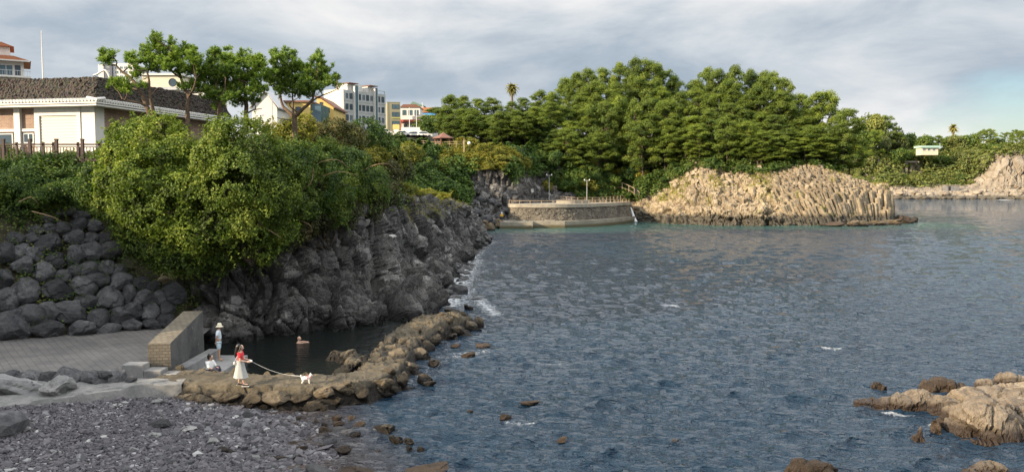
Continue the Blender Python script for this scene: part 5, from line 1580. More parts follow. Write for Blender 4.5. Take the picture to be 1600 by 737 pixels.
# ------------------------------------------------------------------ buildings
class Bld:
    """a building in its own frame: u along the front, w inwards, z up"""
    def __init__(s, name, label, cat, O, ang, group=None):
        s.e = tag(empty(name, O, 0), label, cat, group)
        s.O = (0., 0.)
        s.U = (math.cos(ang), math.sin(ang)); s.W = None
        s.O3 = O
    def inward(s, left=True):
        s.W = (-s.U[1], s.U[0]) if left else (s.U[1], -s.U[0])
        return s
    @property
    def fr(s): return (s.O, s.U, s.W)
    def part(s, name, boxes, m, parent=None):
        mb = MB()
        for b in boxes: box(mb, *b, fr=s.fr)
        return obj(name, mb, m, parent or s.e)
    def pt(s, u, w, z): return (u * s.U[0] + w * s.W[0], u * s.U[1] + w * s.W[1], z)
    def window(s, u0, u1, z0, z1, w=-.03, fm='frame_dark', gm='glass', t=.07, mull=True):
        b = [(u0, u1, w - .03, w + .03, z0, z0 + t), (u0, u1, w - .03, w + .03, z1 - t, z1), (u0, u0 + t, w - .03, w + .03, z0 + t, z1 - t), (u1 - t, u1, w - .03, w + .03, z0 + t, z1 - t)]
        if mull: b.append(((u0 + u1) / 2 - t / 2, (u0 + u1) / 2 + t / 2, w - .02, w + .02, z0 + t, z1 - t))
        f = s.part('window', b, M[fm])
        s.part('pane', [(u0 + t, u1 - t, w - .005, w + .012, z0 + t, z1 - t)], M[gm], f)
        return f
    def side_window(s, w0, w1, z0, z1, u=-.03, fm='frame_dark', gm='glass', t=.07):
        f = s.part('window', [(u - .03, u + .03, w0, w1, z0, z0 + t), (u - .03, u + .03, w0, w1, z1 - t, z1), (u - .03, u + .03, w0, w0 + t, z0 + t, z1 - t), (u - .03, u + .03, w1 - t, w1, z0 + t, z1 - t)], M[fm])
        s.part('pane', [(u - .005, u + .012, w0 + t, w1 - t, z0 + t, z1 - t)], M[gm], f)
        return f
    def prism(s, name, prof, w0, w1, m, parent=None, along='w'):
        """profile in (u, z) carried along w, or in (w, z) along u"""
        n = len(prof)
        V = [s.pt(a, w0, z) if along == 'w' else s.pt(w0, a, z) for a, z in prof] + [s.pt(a, w1, z) if along == 'w' else s.pt(w1, a, z) for a, z in prof]
        me = bpy.data.meshes.new(name)
        me.from_pydata(V, [], [list(range(n)), list(range(2 * n - 1, n - 1, -1))] + [[i, (i + 1) % n, n + (i + 1) % n, n + i] for i in range(n)])
        me.materials.append(m)
        return obj(name, me, None, parent or s.e)

# --- the white and brick house with the stone roof
zb = 10.0
ang = math.atan2(.196, -.98)
h = Bld('house', 'white and brick house with a dark volcanic stone roof behind the brown fence', 'house', (P(150, 252, 52)[0], 52, zb), ang).inward(False)
ZT = 3.75; LU, LW = 17., 15.5
h.part('brick_wall', [(.08, LU, .08, LW, -.6, ZT - .002)], M['brick'])
h.part('column', [(-.04, .98, -.04, .86, -.6, ZT - .004)], M['white'])
h.part('column', [(4.05, 4.42, -.10, .075, -.6, ZT - .004)], M['white'])
h.part('column', [(5.5, 5.95, -.14, .075, -.6, ZT - .004)], M['white'])
h.part('column', [(9.2, 9.6, -.14, .075, -.6, ZT - .004)], M['white'])
h.part('door_frame', [(.985, 1.25, -.10, .075, -.6, ZT - .006), (1.252, 4.045, -.10, .075, 3.22, ZT - .006)], M['white'])
h.part('beam', [(4.425, 5.495, -.05, .075, 2.22, 2.4), (5.955, 9.195, -.05, .075, 2.22, 2.4)], M['white'])
sh_ = []
for i in range(33):
    z0 = .02 + i * .097
    sh_.append((1.255, 4.04, .0 - .018 * (i % 2 == 0), .07, z0, z0 + .094))
h.part('roller_shutter', sh_, M['shutter'])
h.window(4.6, 5.4, 1.45, 2.12, .02, 'white', 'glass')
h.window(6.2, 8.9, .6, 2.12, .02, 'white', 'glass')
ol = [(.4, 1.2, -.045, .07)]
h.part('cornice', [(-.75, LU + .5, -.75, LW + .5, ZT, ZT + .10), (-.60, LU + .4, -.60, LW + .4, ZT + .101, ZT + .15), (-.80, LU + .5, -.80, LW + .5, ZT + .151, ZT + .24)], M['white'])
tm = MB()
for a in np.arange(-.7, LU + .4, .25):
    c = np.array(h.pt(a, -.74, ZT + .37)); d = np.array(h.pt(a, .1, ZT + .52))
    tube(tm, [c, d], .105, 8)
for a in np.arange(-.5, LW + .4, .25):
    c = np.array(h.pt(-.74, a, ZT + .37)); d = np.array(h.pt(.1, a, ZT + .52))
    tube(tm, [c, d], .105, 8)
obj('eave_tiles', tm, M['white'], h.e)
# mansard roof of rough stones
rm = MB()
zr0, zr1, ins = ZT + .36, ZT + 1.95, .85
o0 = -.55
def rf(u, w, t):
    return None
def slope(A, B, A2, B2):
    nu = int(np.linalg.norm(np.array(B) - A) / .07); nv = 26
    A, B, A2, B2 = map(np.array, (A, B, A2, B2))
    a = np.linspace(0, 1, nu)[:, None, None]; b = np.linspace(0, 1, nv)[None, :, None]
    R = (A * (1 - a) + B * a) * (1 - b) + (A2 * (1 - a) + B2 * a) * b
    p = R.reshape(-1, 3)
    n = norm(np.cross(B - A, A2 - A))
    if n[2] < 0: n = -n
    p = p + n * (.085 * blocks(p, (.16, .16, .16), 821, 1.2, .4) + .06 * (fbm(p * 1.5, 3, 823) - .5))[:, None]
    rm.add(p, grid_faces(nu, nv))
cs = [h.pt(o0, o0, zr0), h.pt(LU + .3, o0, zr0), h.pt(LU + .3, LW + .3, zr0), h.pt(o0, LW + .3, zr0)]
ct = [h.pt(o0 + ins * .5, o0 + ins, zr1), h.pt(LU + .3 - ins, o0 + ins, zr1), h.pt(LU + .3 - ins, LW + .3 - ins, zr1), h.pt(o0 + ins * .5, LW + .3 - ins, zr1)]
for i in range(4): slope(cs[i], cs[(i + 1) % 4], ct[i], ct[(i + 1) % 4])
rm.add(np.array([(x, y, z - .05) for x, y, z in ct]), [[0, 1, 2, 3]])
obj('roof', rm, M['stone_roof'], h.e)
w = [P(146, 118, 60), P(152, 116, 60), P(158, 112, 60), P(164, 110, 60), P(169, 116, 60), P(172, 124, 60), P(173, 130, 60)]
tag(obj('cable_duct', tube(MB(), spline(w, 24), .07, 7), M['white'], smooth=True), 'curved white pipe rising over the corner of the stone roof', 'pipe')

# --- brown fence along the top of the bank
fe = tag(empty('fence', P(0, 252, 46)), 'dark brown wooden fence with slim balusters in front of the white house', 'fence')
fo = np.array(P(0, 252, 46))
def fpt(px, py):
    return np.array(P(px, py, 46.0)) - fo
for px in (-46, -4, 38, 80, 121, 163):
    x = fpt(px, 0)[0]
    mb = MB(); box(mb, x - .075, x + .075, -.075, .075, -.7, fpt(0, 219)[2]); box(mb, x - .09, x + .09, -.09, .09, fpt(0, 219)[2] + .002, fpt(0, 217)[2])
    obj('post', mb, M['fence_wood'], fe)
for px in (-26, 17, 59, 75, 114, 148):
    x = fpt(px, 0)[0]
    mb = MB(); box(mb, x - .06, x + .06, -.05, .05, -.5, fpt(0, 222)[2])
    obj('post', mb, M['fence_wood'], fe)
x0, x1 = fpt(-46, 0)[0], fpt(163, 0)[0]
for ya, yb, k in ((224.5, 227, .05), (229, 230.5, .035), (248, 251.5, .05)):
    mb = MB(); box(mb, x0, x1, -k, k, fpt(0, yb)[2], fpt(0, ya)[2])
    obj('rail', mb, M['fence_wood'], fe)
mb = MB()
for x in np.arange(x0 + .2, x1, .19):
    box(mb, x - .018, x + .018, -.018, .018, fpt(0, 248)[2] + .002, fpt(0, 230.5)[2] - .002)
obj('balusters', mb, M['fence_wood'], fe)

# --- mast
b = P(68, 140, 95); t = P(68, 48, 95)
mb = tube(MB(), [(0, 0, 0), (0, 0, (t[2] - b[2]) * .5), (0, 0, t[2] - b[2])], [.09, .075, .04], 8)
o = obj('mast', mb, M['white'], loc=b, smooth=True); tag(o, 'tall thin white mast standing alone above the stone roof', 'mast')

# --- hotel with orange tiled roofs at the left edge
s = 115 / F
b = Bld('hotel', 'white hotel with orange tiled roofs and balconies at the left edge of the photo', 'hotel', (P(38, 125, 115)[0], 115, 11), math.atan2(-.52, -.85)).inward(False)
def zz_(py, Y): return P(800, py, Y)[2] - 11
b.part('wall', [(0, 12, 0, 8, 0, zz_(96, 115)), (1.6, 12, .6, 6, zz_(90, 115), zz_(74, 115))], M['white'])
b.prism('roof', [(-.9, zz_(96.5, 115)), (12, zz_(96.5, 115)), (12, zz_(90, 115)), (1.2, zz_(90, 115))], -1., 8.5, M['orange'])
b.prism('roof', [(1.1, zz_(74, 115)), (12, zz_(74, 115)), (12, zz_(68, 115)), (2.6, zz_(68, 115))], .1, 6.5, M['orange'])
b.part('cornice', [(-.8, 12, -1.05, -.98, zz_(98, 115), zz_(96, 115))], M['white'])
b.window(1.3, 3.0, zz_(120, 115), zz_(103, 115), -.02, 'white', 'blue_glass')
b.window(.4, 1.1, zz_(120, 115), zz_(103, 115), -.02)
b.window(4, 6, zz_(120, 115), zz_(103, 115), -.02, 'white', 'glass')
mb = MB()
for u in np.arange(-.7, 8, .3): box(mb, u - .02, u + .02, -1.02, -.98, zz_(120, 115), zz_(113, 115), fr=b.fr)
box(mb, -.8, 8, -1.06, -.94, zz_(112.8, 115), zz_(112, 115), fr=b.fr)
ba = b.part('balcony', [(-.8, 8, -1.1, -.02, zz_(123, 115), zz_(120.2, 115))], M['white'])
obj('railing', mb, M['metal'], ba)

# --- houses and blocks behind the stone roof
def simple(name, label, px0, px1, ptop, Y, depth, m, cat, ang=0., zbase=12., group=None):
    a = P(px0, ptop, Y)
    b = Bld(name, label, cat, (a[0], Y, zbase), ang, group).inward(True)
    wd = (px1 - px0) * Y / F / max(.3, math.cos(ang))
    return b, wd, a[2] - zbase
def zf(py, Y, b): return P(800, py, Y)[2] - b.O3[2]
b, wd, hh = simple('office_block', 'slim grey and white block with a dark vertical slab, seen through the crooked pine', 153, 206, 99, 225, 10, None, 'office block')
b.part('wall', [(0, 1.6, 0, 10, 0, zf(101, 225, b)), (4.0, wd, .3, 10, 0, hh)], M['white'])
b.part('slab', [(1.602, 1.95, -.2, 10, 0, zf(99.5, 225, b))], M['black'])
b.part('slab', [(1.952, 3.998, -.3, 10, 0, zf(101.5, 225, b))], M['dark_slab'])
for r in range(3):
    for c in range(4): b.window(4.6 + c * 1.25, 5.5 + c * 1.25, zf(122 - r * 7, 225, b), zf(117.5 - r * 7, 225, b), .27, 'white', 'blue_glass')
b.window(2.6, 3.3, zf(107, 225, b), zf(104.5, 225, b), -.33, 'white', 'glass', mull=False)
b.window(2.6, 3.3, zf(113, 225, b), zf(110.5, 225, b), -.33, 'white', 'glass', mull=False)
b, wd, hh = simple('cream_house', 'cream flat-roofed house with a porthole, behind the two nearest pines', 222, 282, 118, 150, 10, None, 'house')
b.part('wall', [(0, wd, 0, 9, 0, hh)], M['cream'])
b.part('roof', [(-.4, wd + .3, -.4, 9.3, hh + .003, hh + .3)], M['white'])
lathe_m = MB(); lathe(lathe_m, [(.01, 0), (.62, 0), (.70, .06), (.78, .0)], 18)
V0 = np.concatenate(lathe_m.v)
pm = MB(); pm.add(np.stack([V0[:, 0] + wd * .78, -.02 - V0[:, 2], V0[:, 1] + zf(129, 150, b)], 1), np.concatenate([f for f, m_ in lathe_m.f]))
obj('window', pm, M['glass'], b.e)
b.window(wd * .15, wd * .4, zf(146, 150, b), zf(136, 150, b), -.03, 'white')
b, wd, hh = simple('white_house', 'long low white house with a grey roof edge behind the second pine', 236, 318, 141, 100, 7, None, 'house')
b.part('wall', [(0, wd, 0, 8, 0, hh)], M['white'])
b.part('roof', [(-.4, wd + .3, -.4, 8.3, hh + .003, hh + .35)], M['metal'])
b.window(wd * .2, wd * .35, hh - 1.9, hh - .7, -.03, 'white'); b.window(wd * .55, wd * .7, hh - 1.9, hh - .7, -.03, 'white')
b, wd, hh = simple('white_house', 'white gabled house between the fourth pine and the yellow house', 392, 431, 168, 98, 7, None, 'house')
b.part('wall', [(0, wd, .4, 8, 0, hh)], M['white'])
b.prism('gable', [(0, hh + .002), (wd, hh + .002), (wd * .55, hh + 1.9)], .4, 8, M['white'])
b.prism('roof', [(-.3, hh - .1), (wd * .55, hh + 1.95), (wd + .3, hh - .1), (wd + .3, hh + .06), (wd * .55, hh + 2.15), (-.3, hh + .06)], .1, 8.3, M['metal'])
b.window(wd * .3, wd * .45, hh - 2.0, hh - .8, .37, 'white')
b, wd, hh = simple('yellow_house', 'bright yellow house behind the forked trunk of the last pine', 427, 484, 160, 104, 8, None, 'house')
b.part('wall', [(0, wd, 0, 9, 0, hh)], M['yellow'])
b.part('roof', [(-.3, wd + .2, -.3, 9.2, hh + .003, hh + .22)], M['maroon'])
b.window(wd * .25, wd * .42, zf(176, 104, b), zf(167, 104, b)); b.window(wd * .6, wd * .75, zf(176, 104, b), zf(167, 104, b))
b.part('glazed_stair', [(wd + .05, wd + 1.3, .3, 5, 0, hh - .2)], M['blue_glass'])
b, wd, hh = simple('yellow_house', 'yellow gabled house with two dark windows, left of the grey apartment block', 495, 521, 168, 112, 7, None, 'house', .0)
b.part('wall', [(0, wd, 0, 8, 0, hh)], M['yellow'])
b.prism('gable', [(0, hh + .002), (wd, hh + .002), (.4, zf(153, 112, b)), (0, zf(153.5, 112, b))], 0, 8, M['yellow'])
b.prism('roof', [(-.2, zf(152.5, 112, b)), (.45, zf(152, 112, b)), (wd + .25, hh - .15), (wd + .25, hh + .08), (.5, zf(150, 112, b)), (-.2, zf(150.5, 112, b))], -.25, 8.3, M['maroon'])
b.window(.1, .55, zf(176, 112, b), zf(168.5, 112, b)); b.window(1.05, 1.8, zf(176.5, 112, b), zf(168.5, 112, b)); b.window(.4, .85, zf(163.5, 112, b), zf(159.5, 112, b))
o = tag(empty('signboard', P(410, 198, 76)), 'small white board on a post below the white gabled house', 'signboard')
mb = MB(); box(mb, 0, .75, -.05, .05, .15, 1.0); obj('board', mb, M['white'], o)
mb = MB(); box(mb, .92, 1.0, -.04, .04, -1., 2.6); obj('post', mb, M['metal'], o)

# --- grey apartment block
Y0 = 205
a = P(537, 140, Y0)
b = Bld('apartment_block', 'grey four storey apartment block with a bright cream end wall on the skyline', 'apartment block', (a[0], Y0, 15), math.atan2(.8, .6)).inward(True)
hh = a[2] - 15
LF = 14.6
def za(py): return P(800, py, 205)[2] - 15
b.part('wall', [(0.02, LF, 0, 6.8, 0, hh)], M['shaded_wall'])
b.part('end_wall', [(-.2, .015, -.05, 7.4, za(187), hh + .25)], M['cream'])
b.part('end_wall', [(-.22, .015, -.05, 7.4, 0, za(187) - .01)], M['white'])
for u0, u1 in ((3.35, 4.35), (10.4, 11.2)):
    b.part('stair_tower', [(u0, u1, -.55, 2.5, 0, hh + 1.35)], M['blue_glass'])
    b.part('stair_wall', [(u0 - 1.6, u0 - .01, .6, 5, hh + .003, hh + 1.7), (u0 - .14, u0 - .005, -.6, 2.5, 0, hh + 1.4), (u1 + .005, u1 + .14, -.6, 2.5, 0, hh + 1.4)], M['white'])
    b.part('roof', [(u0 - 1.9, u1 + .3, -.4, 5.2, hh + 1.75, hh + 1.95)], M['maroon'])
b.part('penthouse', [(4.9, 7.4, 1.2, 5, hh + .003, za(128))], M['white'])
for q in ([(.4, 2.0, -.02, .12, hh + .9, hh + 1.05), (.4, .55, -.02, .12, hh, hh + .9)], [(7.6, 9, -.02, .12, hh + .8, hh + .95), (8.85, 9, -.02, .12, hh, hh + .8)], [(11.8, 14.4, -.02, .12, hh + .7, hh + .85), (14.2, 14.4, -.02, .12, hh, hh + .7)]):
    b.part('roof_frame', q, M['shaded_wall'])
for fl in range(4):
    z1 = hh - .7 - fl * 2.75
    for u in (.5, 1.9, 4.8, 6.2, 7.6, 9.0, 11.6, 13.1):
        b.window(u, u + 1.0, z1 - 1.5, z1, -.04, 'metal' if (fl + int(u)) % 3 == 0 else 'frame_dark')
    b.part('ledge', [(.05, 3.2, -.12, -.01, z1 - 1.95, z1 - 1.75), (4.6, 10.2, -.12, -.01, z1 - 1.95, z1 - 1.75), (11.4, LF, -.12, -.01, z1 - 1.95, z1 - 1.75)], M['metal'])

# --- olive building and the coloured shops beyond it
b, wd, hh = simple('olive_building', 'narrow olive building with three wide blue windows beside the apartment block', 605, 624.5, 160, 228, 8, None, 'building', .25, 15)
b.part('wall', [(0, wd, 0, 8, 0, hh)], M['olive'])
b.part('wall_edge', [(-.06, .35, -.06, .3, 0, hh + .15), (-.06, wd, -.06, .3, hh + .003, hh + .15)], M['olive'])
for p0, p1 in ((170, 163), (182, 175), (195, 189)): b.window(1.3, wd - .3, zf(p0, 228, b), zf(p1, 228, b), -.03, 'frame_dark', 'blue_glass')
b.part('sign_band', [(1.2, wd + .1, -.12, -.035, zf(185, 228, b), zf(183.6, 228, b))], flat('lime_sign', (.45, .48, .12), .5))
b, wd, hh = simple('shop', 'white shop with red canopy and red frame right of the olive building', 626, 656, 168, 240, 8, None, 'shop', .0, 15)
b.part('wall', [(0, wd, 0, 8, 0, hh)], M['white'])
b.prism('roof', [(-.3, hh + .003), (wd + .3, hh + .003), (wd * .8, hh + .9), (.8, hh + .9)], -.3, 8.3, M['maroon'])
b.part('canopy', [(-.4, wd + .4, -1.4, -.02, zf(191, 240, b), zf(187.5, 240, b)), (-.4, .3, -1.38, -.9, 0, zf(191, 240, b) - .01)], M['red'])
for i in range(3): b.window(.5 + 1.8 * i, 1.7 + 1.8 * i, zf(180, 240, b), zf(172, 240, b), -.03, 'frame_dark', 'blue_glass')
for i in range(3): b.window(.8 + 1.7 * i, 1.9 + 1.7 * i, zf(203, 240, b), zf(194, 240, b), -.03, 'white')
b, wd, hh = simple('blue_fronted_shop', 'low building with an orange roof and a blue front panel left of the pine grove', 647, 688, 176, 252, 9, None, 'shop', -.05, 15)
b.part('wall', [(0, wd, 0, 9, 0, hh)], M['white'])
b.prism('roof', [(-.8, hh + .003), (wd + .4, hh + .003), (wd - 1.2, hh + 1.5), (1., hh + 1.5)], -.4, 9.3, M['orange'])
b.part('sign_panel', [(1.2, wd - 1.6, -.14, -.03, zf(186, 252, b), zf(177, 252, b))], M['blue'])
b.part('sign_mark', [(2.0, 3.6, -.17, -.145, zf(182, 252, b), zf(179.5, 252, b)), (4.1, 5.6, -.17, -.145, zf(184, 252, b), zf(181.5, 252, b))], M['white'])
b.window(1.0, 2.6, zf(199, 252, b), zf(190, 252, b)); b.window(3.4, 5.0, zf(199, 252, b), zf(190, 252, b))
b, wd, hh = simple('green_roofed_house', 'house with a dull green roof peeping over the white shop', 641, 662, 166, 275, 9, None, 'house', 0., 15)
b.part('wall', [(0, wd, 0, 8, 0, hh)], M['white'])
b.prism('roof', [(-.5, hh + .003), (wd + .4, hh + .003), (wd * .2, hh + 1.6)], -.3, 8.3, flat('dull_green_roof', (.12, .2, .15), .7))
for px, pt, pb, lab in ((640, 168, 207, 'white flagpole standing before the white shop'), (651, 171, 209, 'white flagpole right of the first one, before the blue panel'), (660, 160, 176, 'thin white aerial on the orange roof')):
    Yp = 205 if px < 655 else 256
    q = P(px, pb, Yp); t = P(px, pt, Yp)
    tag(obj('flagpole' if px < 655 else 'aerial', tube(MB(), [(0, 0, -1), (0, 0, t[2] - q[2])], [.11, .07], 7), M['white'], loc=q), lab, 'pole')
q = P(619, 212, 188)
o = tag(empty('road_sign', q), 'yellow and white sign board on a post by the parked cars', 'sign')
mb = MB(); box(mb, -.75, .75, -.05, .05, 1.5, 2.6); obj('board', mb, M['yellow'], o)
mb = MB(); box(mb, -.6, .6, -.05, .05, .6, 1.45); obj('lower_board', mb, M['white'], o)
mb = MB(); box(mb, -.06, .06, .06, .14, -1.5, 2.7); obj('post', mb, M['metal'], o)
# road on the plateau, low white wall, cars
mb = MB(); rx = np.linspace(-60, -20, 30); ry = np.linspace(187, 222, 16)
X, Y = np.meshgrid(rx, ry, indexing='ij')
mb.add(np.stack([X, Y, 20.05 + (Y - 187) * .02], -1).reshape(-1, 3), grid_faces(30, 16))
o = obj('road', mb, M['concrete_grey']); tag(o, None, kind='structure')
a = P(627, 211, 200)
mb = MB(); box(mb, 0, 4.6, 0, .3, -1.2, 1.9); box(mb, 4.6, 5.0, -.05, .35, -1.2, 1.2)
o = obj('low_wall', mb, M['white'], loc=a); tag(o, 'low white wall behind the parked cars near the gazebo lawn', 'wall')
def car(label, px, py, Y, rz, m=None):
    q = P(px, py, Y)
    o = tag(empty('parked_car', q, rz), label, 'car', 'white cars on the plateau')
    prof = [(-2.1, .32), (-2.15, .75), (-1.75, .92), (-1.05, 1.42), (.55, 1.45), (1.25, .95), (2.05, .82), (2.15, .4), (2.05, .28)]
    n = len(prof)
    V, Fc = [], []
    ys = (-.82, -.70, .70, .82)
    ring = []
    for k, y in enumerate(ys):
        for x, z in prof:
            zz = z if k in (1, 2) or z < .9 else .88 + (z - .88) * .85
            V.append((x * (1 if k in (1, 2) else .97), y if z < 1 else y * .9, zz))
    me = bpy.data.meshes.new('body')
    for k in range(3):
        for i in range(n): Fc.append([k * n + i, k * n + (i + 1) % n, (k + 1) * n + (i + 1) % n, (k + 1) * n + i])
    Fc += [list(range(n)), list(range(4 * n - 1, 3 * n - 1, -1))]
    me.from_pydata(V, [], Fc); me.materials.append(M['white'])
    obj('body', me, None, o)
    for y in (-.79, .79):
        mb = MB(); mb.add([(-1.4, y, .95), (-.95, y * .97, 1.33), (.5, y * .97, 1.35), (1.05, y, .96), (-1.4, y * 1.045, .95), (-.95, y * 1.02, 1.33), (.5, y * 1.02, 1.35), (1.05, y * 1.045, .96)], [[0, 1, 2, 3], [4, 5, 6, 7], [0, 4, 5, 1], [1, 5, 6, 2], [2, 6, 7, 3], [3, 7, 4, 0]])
        obj('window', mb, M['glass'], o)
    for x in (-1.3, 1.3):
        for y in (-.8, .8):
            mb = tube(MB(), [(x, y - .1, .32), (x, y + .1, .32)], .32, 14); obj('wheel', mb, M['black'], o)
    for y in (-.6, .6):
        mb = MB(); ball(mb, (2.08, y, .66), .12, 1); obj('headlight', mb, M['lamp_white'], o)
car('white car parked nearest the grey apartment block', 599, 211, 190, .3)
car('white car parked beside the yellow sign', 629, 214, 190, .1)
car('white car parked under the flagpoles', 648, 215, 191, -.1)
car('white car parked closest to the gazebo lawn', 662, 215, 194, .15)

# --- gazebo, fence and lamp on the lookout
g0 = P(693, 228, 181)
gz_ = tag(empty('gazebo', g0), 'small wooden gazebo with a brown hipped roof on the lookout lawn', 'gazebo')
mb = MB()
for zr, r0, r1 in ((1.75, 2.5, .9), (2.25, 1.3, .02)):
    ring = [(r0 * math.cos(k * math.pi / 3 + .3), r0 * math.sin(k * math.pi / 3 + .3), zr) for k in range(6)] + [(r1 * math.cos(k * math.pi / 3 + .3), r1 * math.sin(k * math.pi / 3 + .3), zr + (.72 if r1 > .5 else .8)) for k in range(6)]
    ring += [(x, y, z - .14) for x, y, z in ring[:6]]
    mb.add(ring, [[k, (k + 1) % 6, 6 + (k + 1) % 6, 6 + k] for k in range(6)] + [[12 + k, 12 + (k + 1) % 6, (k + 1) % 6, k] for k in range(6)])
obj('roof', mb, M['maroon'], gz_)
for k in range(6):
    x, y = 1.95 * math.cos(k * math.pi / 3 + .3), 1.95 * math.sin(k * math.pi / 3 + .3)
    mb = MB(); box(mb, x - .12, x + .12, y - .12, y + .12, -.6, 1.78); obj('post', mb, M['maroon'], gz_)
    x2, y2 = 1.95 * math.cos((k + 1) * math.pi / 3 + .3), 1.95 * math.sin((k + 1) * math.pi / 3 + .3)
    if k != 1:
        mb = MB()
        for z in (.3, .75): tube(mb, [(x, y, z), (x2, y2, z)], .05, 5)
        for q in np.linspace(.1, .9, 8): tube(mb, [(x + (x2 - x) * q, y + (y2 - y) * q, .02), (x + (x2 - x) * q, y + (y2 - y) * q, .75)], .025, 5)
        obj('railing', mb, M['pale_wood'], gz_)
mb = MB(); lathe(mb, [(.01, -.8), (2.2, -.8), (2.2, .0), (.01, .0)], 6); obj('floor', mb, M['pale_wood'], gz_)

def railing(name, label, pts, h, m, step, rails=(1.,), pr=.05, group=None):
    """posts and rails along world points"""
    w = np.array(pts, float)
    o = tag(empty(name, tuple(w[0])), label, 'railing', group)
    w = w - w[0]
    seg = np.linalg.norm(np.diff(w, axis=0), axis=1); cum = np.concatenate([[0], np.cumsum(seg)])
    n = max(2, int(cum[-1] / step) + 1)
    for t in np.linspace(0, cum[-1], n):
        p = [np.interp(t, cum, w[:, k]) for k in range(3)]
        mb = MB(); box(mb, p[0] - pr, p[0] + pr, p[1] - pr, p[1] + pr, p[2] - .3, p[2] + h)
        obj('post', mb, m, o)
    for f in rails:
        mb = MB()
        tube(mb, w + np.array([0, 0, h * f - .03]), pr * .75, 6)
        obj('rail', mb, m, o)
    return o
railing('lookout_fence', 'pale wooden fence along the lookout lawn beside the gazebo', [P(650, 226, 186), P(676, 229, 180), P(715, 229, 178), P(745, 226, 180)], 1.1, M['pale_wood'], 1.6, (1., .55))
q = P(733, 232, 176)
o = tag(empty('globe_lamp', q), 'white globe lamp on a short post beside the lookout', 'lamp')
obj('post', tube(MB(), [(0, 0, -.8), (0, 0, .85)], .06, 7), M['black'], o)
mb = MB(); ball(mb, (0, 0, 1.15), .36, 3); obj('globe', mb, M['lamp_white'], o, smooth=True)
q = P(725, 232, 176)
o = tag(empty('notice_post', q), 'slim wooden post left of the white globe lamp', 'post')
mb = MB(); box(mb, -.12, .12, -.12, .12, -.8, 2.0); obj('post', mb, M['pale_wood'], o)
mb = MB(); box(mb, -.2, .2, -.2, .2, 2.003, 2.25); obj('cap', mb, M['maroon'], o)
def far_hit(px, py):
    h = None
    for b in BVHS:
        q = b.ray_cast(Vector((0, 0, H)), Vector(ray(px, py)).normalized())
        if q[0] is not None and (h is None or q[3] < h[1]): h = (q[0].y, q[3])
    return h[0] if h else 500.

# ------------------------------------------------------------------ bathing terrace at the head of the bay
TZ = 4.55
out = spline([(-.6, 167.5, 0), (.6, 164.2, 0), (5, 162.4, 0), (11, 163.0, 0), (16, 167.0, 0), (22, 175.5, 0), (27.4, 185.4, 0)], 120)[:, :2]
T_ = tag(empty('terrace', (8, 172, 1.3)), 'round stone-walled bathing terrace at the head of the bay', 'terrace')
def wall_strip(name, line, off0, off1, z0, z1, m, nz=10, rel=0., seed=0):
    t = norm(np.gradient(line, axis=0)); nrm = np.stack([t[:, 1], -t[:, 0]], 1)
    zs = np.linspace(z0, z1, nz)
    offs = np.linspace(off0, off1, nz)
    R = np.stack([np.c_[line + nrm * o_, np.full(len(line), z_)] for z_, o_ in zip(zs, offs)], 1)
    p = R.reshape(-1, 3)
    if rel:
        nn = np.repeat(np.c_[nrm, np.zeros(len(nrm))][:, None], nz, 1).reshape(-1, 3)
        p = p + nn * (rel * blocks(p, (.55, .55, .45), seed, 1., .5))[:, None]
    return MB().add(p - np.array([8, 172, 1.3]), grid_faces(len(line), nz))
fine_ = spline([(a, b_, 0) for a, b_ in out], 360)[:, :2]
obj('wall', wall_strip('wall', fine_, .5, .1, 1.1, TZ - .55, M['rubble'], 26, .16, 841), M['rubble'], T_)
t = norm(np.gradient(out, axis=0)); nr = np.stack([t[:, 1], -t[:, 0]], 1)
mb = MB()
sec = [(.30, TZ - .6), (.30, TZ + .08), (-.35, TZ + .08), (-.35, TZ - .6)]
R = np.stack([np.c_[out + nr * a, np.full(len(out), z_)] for a, z_ in sec], 1).reshape(-1, 3) - np.array([8, 172, 1.3])
i_ = np.arange(119)[:, None] * 4; k_ = np.arange(4)[None]
mb.add(R, np.stack([i_ + k_, i_ + (k_ + 1) % 4, i_ + 4 + (k_ + 1) % 4, i_ + 4 + k_], -1).reshape(-1, 4))
obj('coping', mb, M['concrete'], T_)
fl_ = [tuple(q) for q in out] + [(24, 193), (12, 192), (3, 187), (-1, 178)]
me = bpy.data.meshes.new('floor'); me.from_pydata([(x - 8, y - 172, TZ - 1.3) for x, y in fl_], [], [list(range(len(fl_)))]); me.materials.append(M['concrete'])
obj('floor', me, None, T_)
# jetty round its foot
jt = [(-3.2, 163), (-2.4, 156.8), (4.1, 156.6), (4.1, 160.2), (10.6, 160.3), (17.2, 165.2), (23.5, 174.2), (28.9, 185.6), (27, 187), (20, 177), (10, 166), (-1.2, 169)]
def slab(name, poly, z0, z1, m, label, cat):
    n = len(poly)
    me = bpy.data.meshes.new(name)
    me.from_pydata([(x, y, z1) for x, y in poly] + [(x, y, z0) for x, y in poly], [], [list(range(n))[::-1]] + [[i, (i + 1) % n, n + (i + 1) % n, n + i] for i in range(n)])
    me.materials.append(m)
    o = obj(name, me, None)
    return tag(o, label, cat) if cat else o
o = slab('jetty', jt, -.8, 1.32, M['concrete'], 'low concrete jetty wrapping the foot of the round terrace', 'jetty')
for x, y, l, hgt, lab in ((-1.0, 158.6, 2.6, .22, 'low concrete kerb block on the left end of the jetty'), (6.6, 161.3, 2., .2, 'low concrete kerb block at the step of the jetty')):
    mb = MB(); box(mb, x, x + l, y, y + .6, 1.324, 1.324 + hgt); tag(obj('kerb_block', mb, M['concrete']), lab, 'kerb')
railing('terrace_railing', 'low pale railing along the coping of the round terrace', [(*q, TZ + .08) for q in out[::6]], .75, M['pale_wood'], 2.3, (1.,), .06)
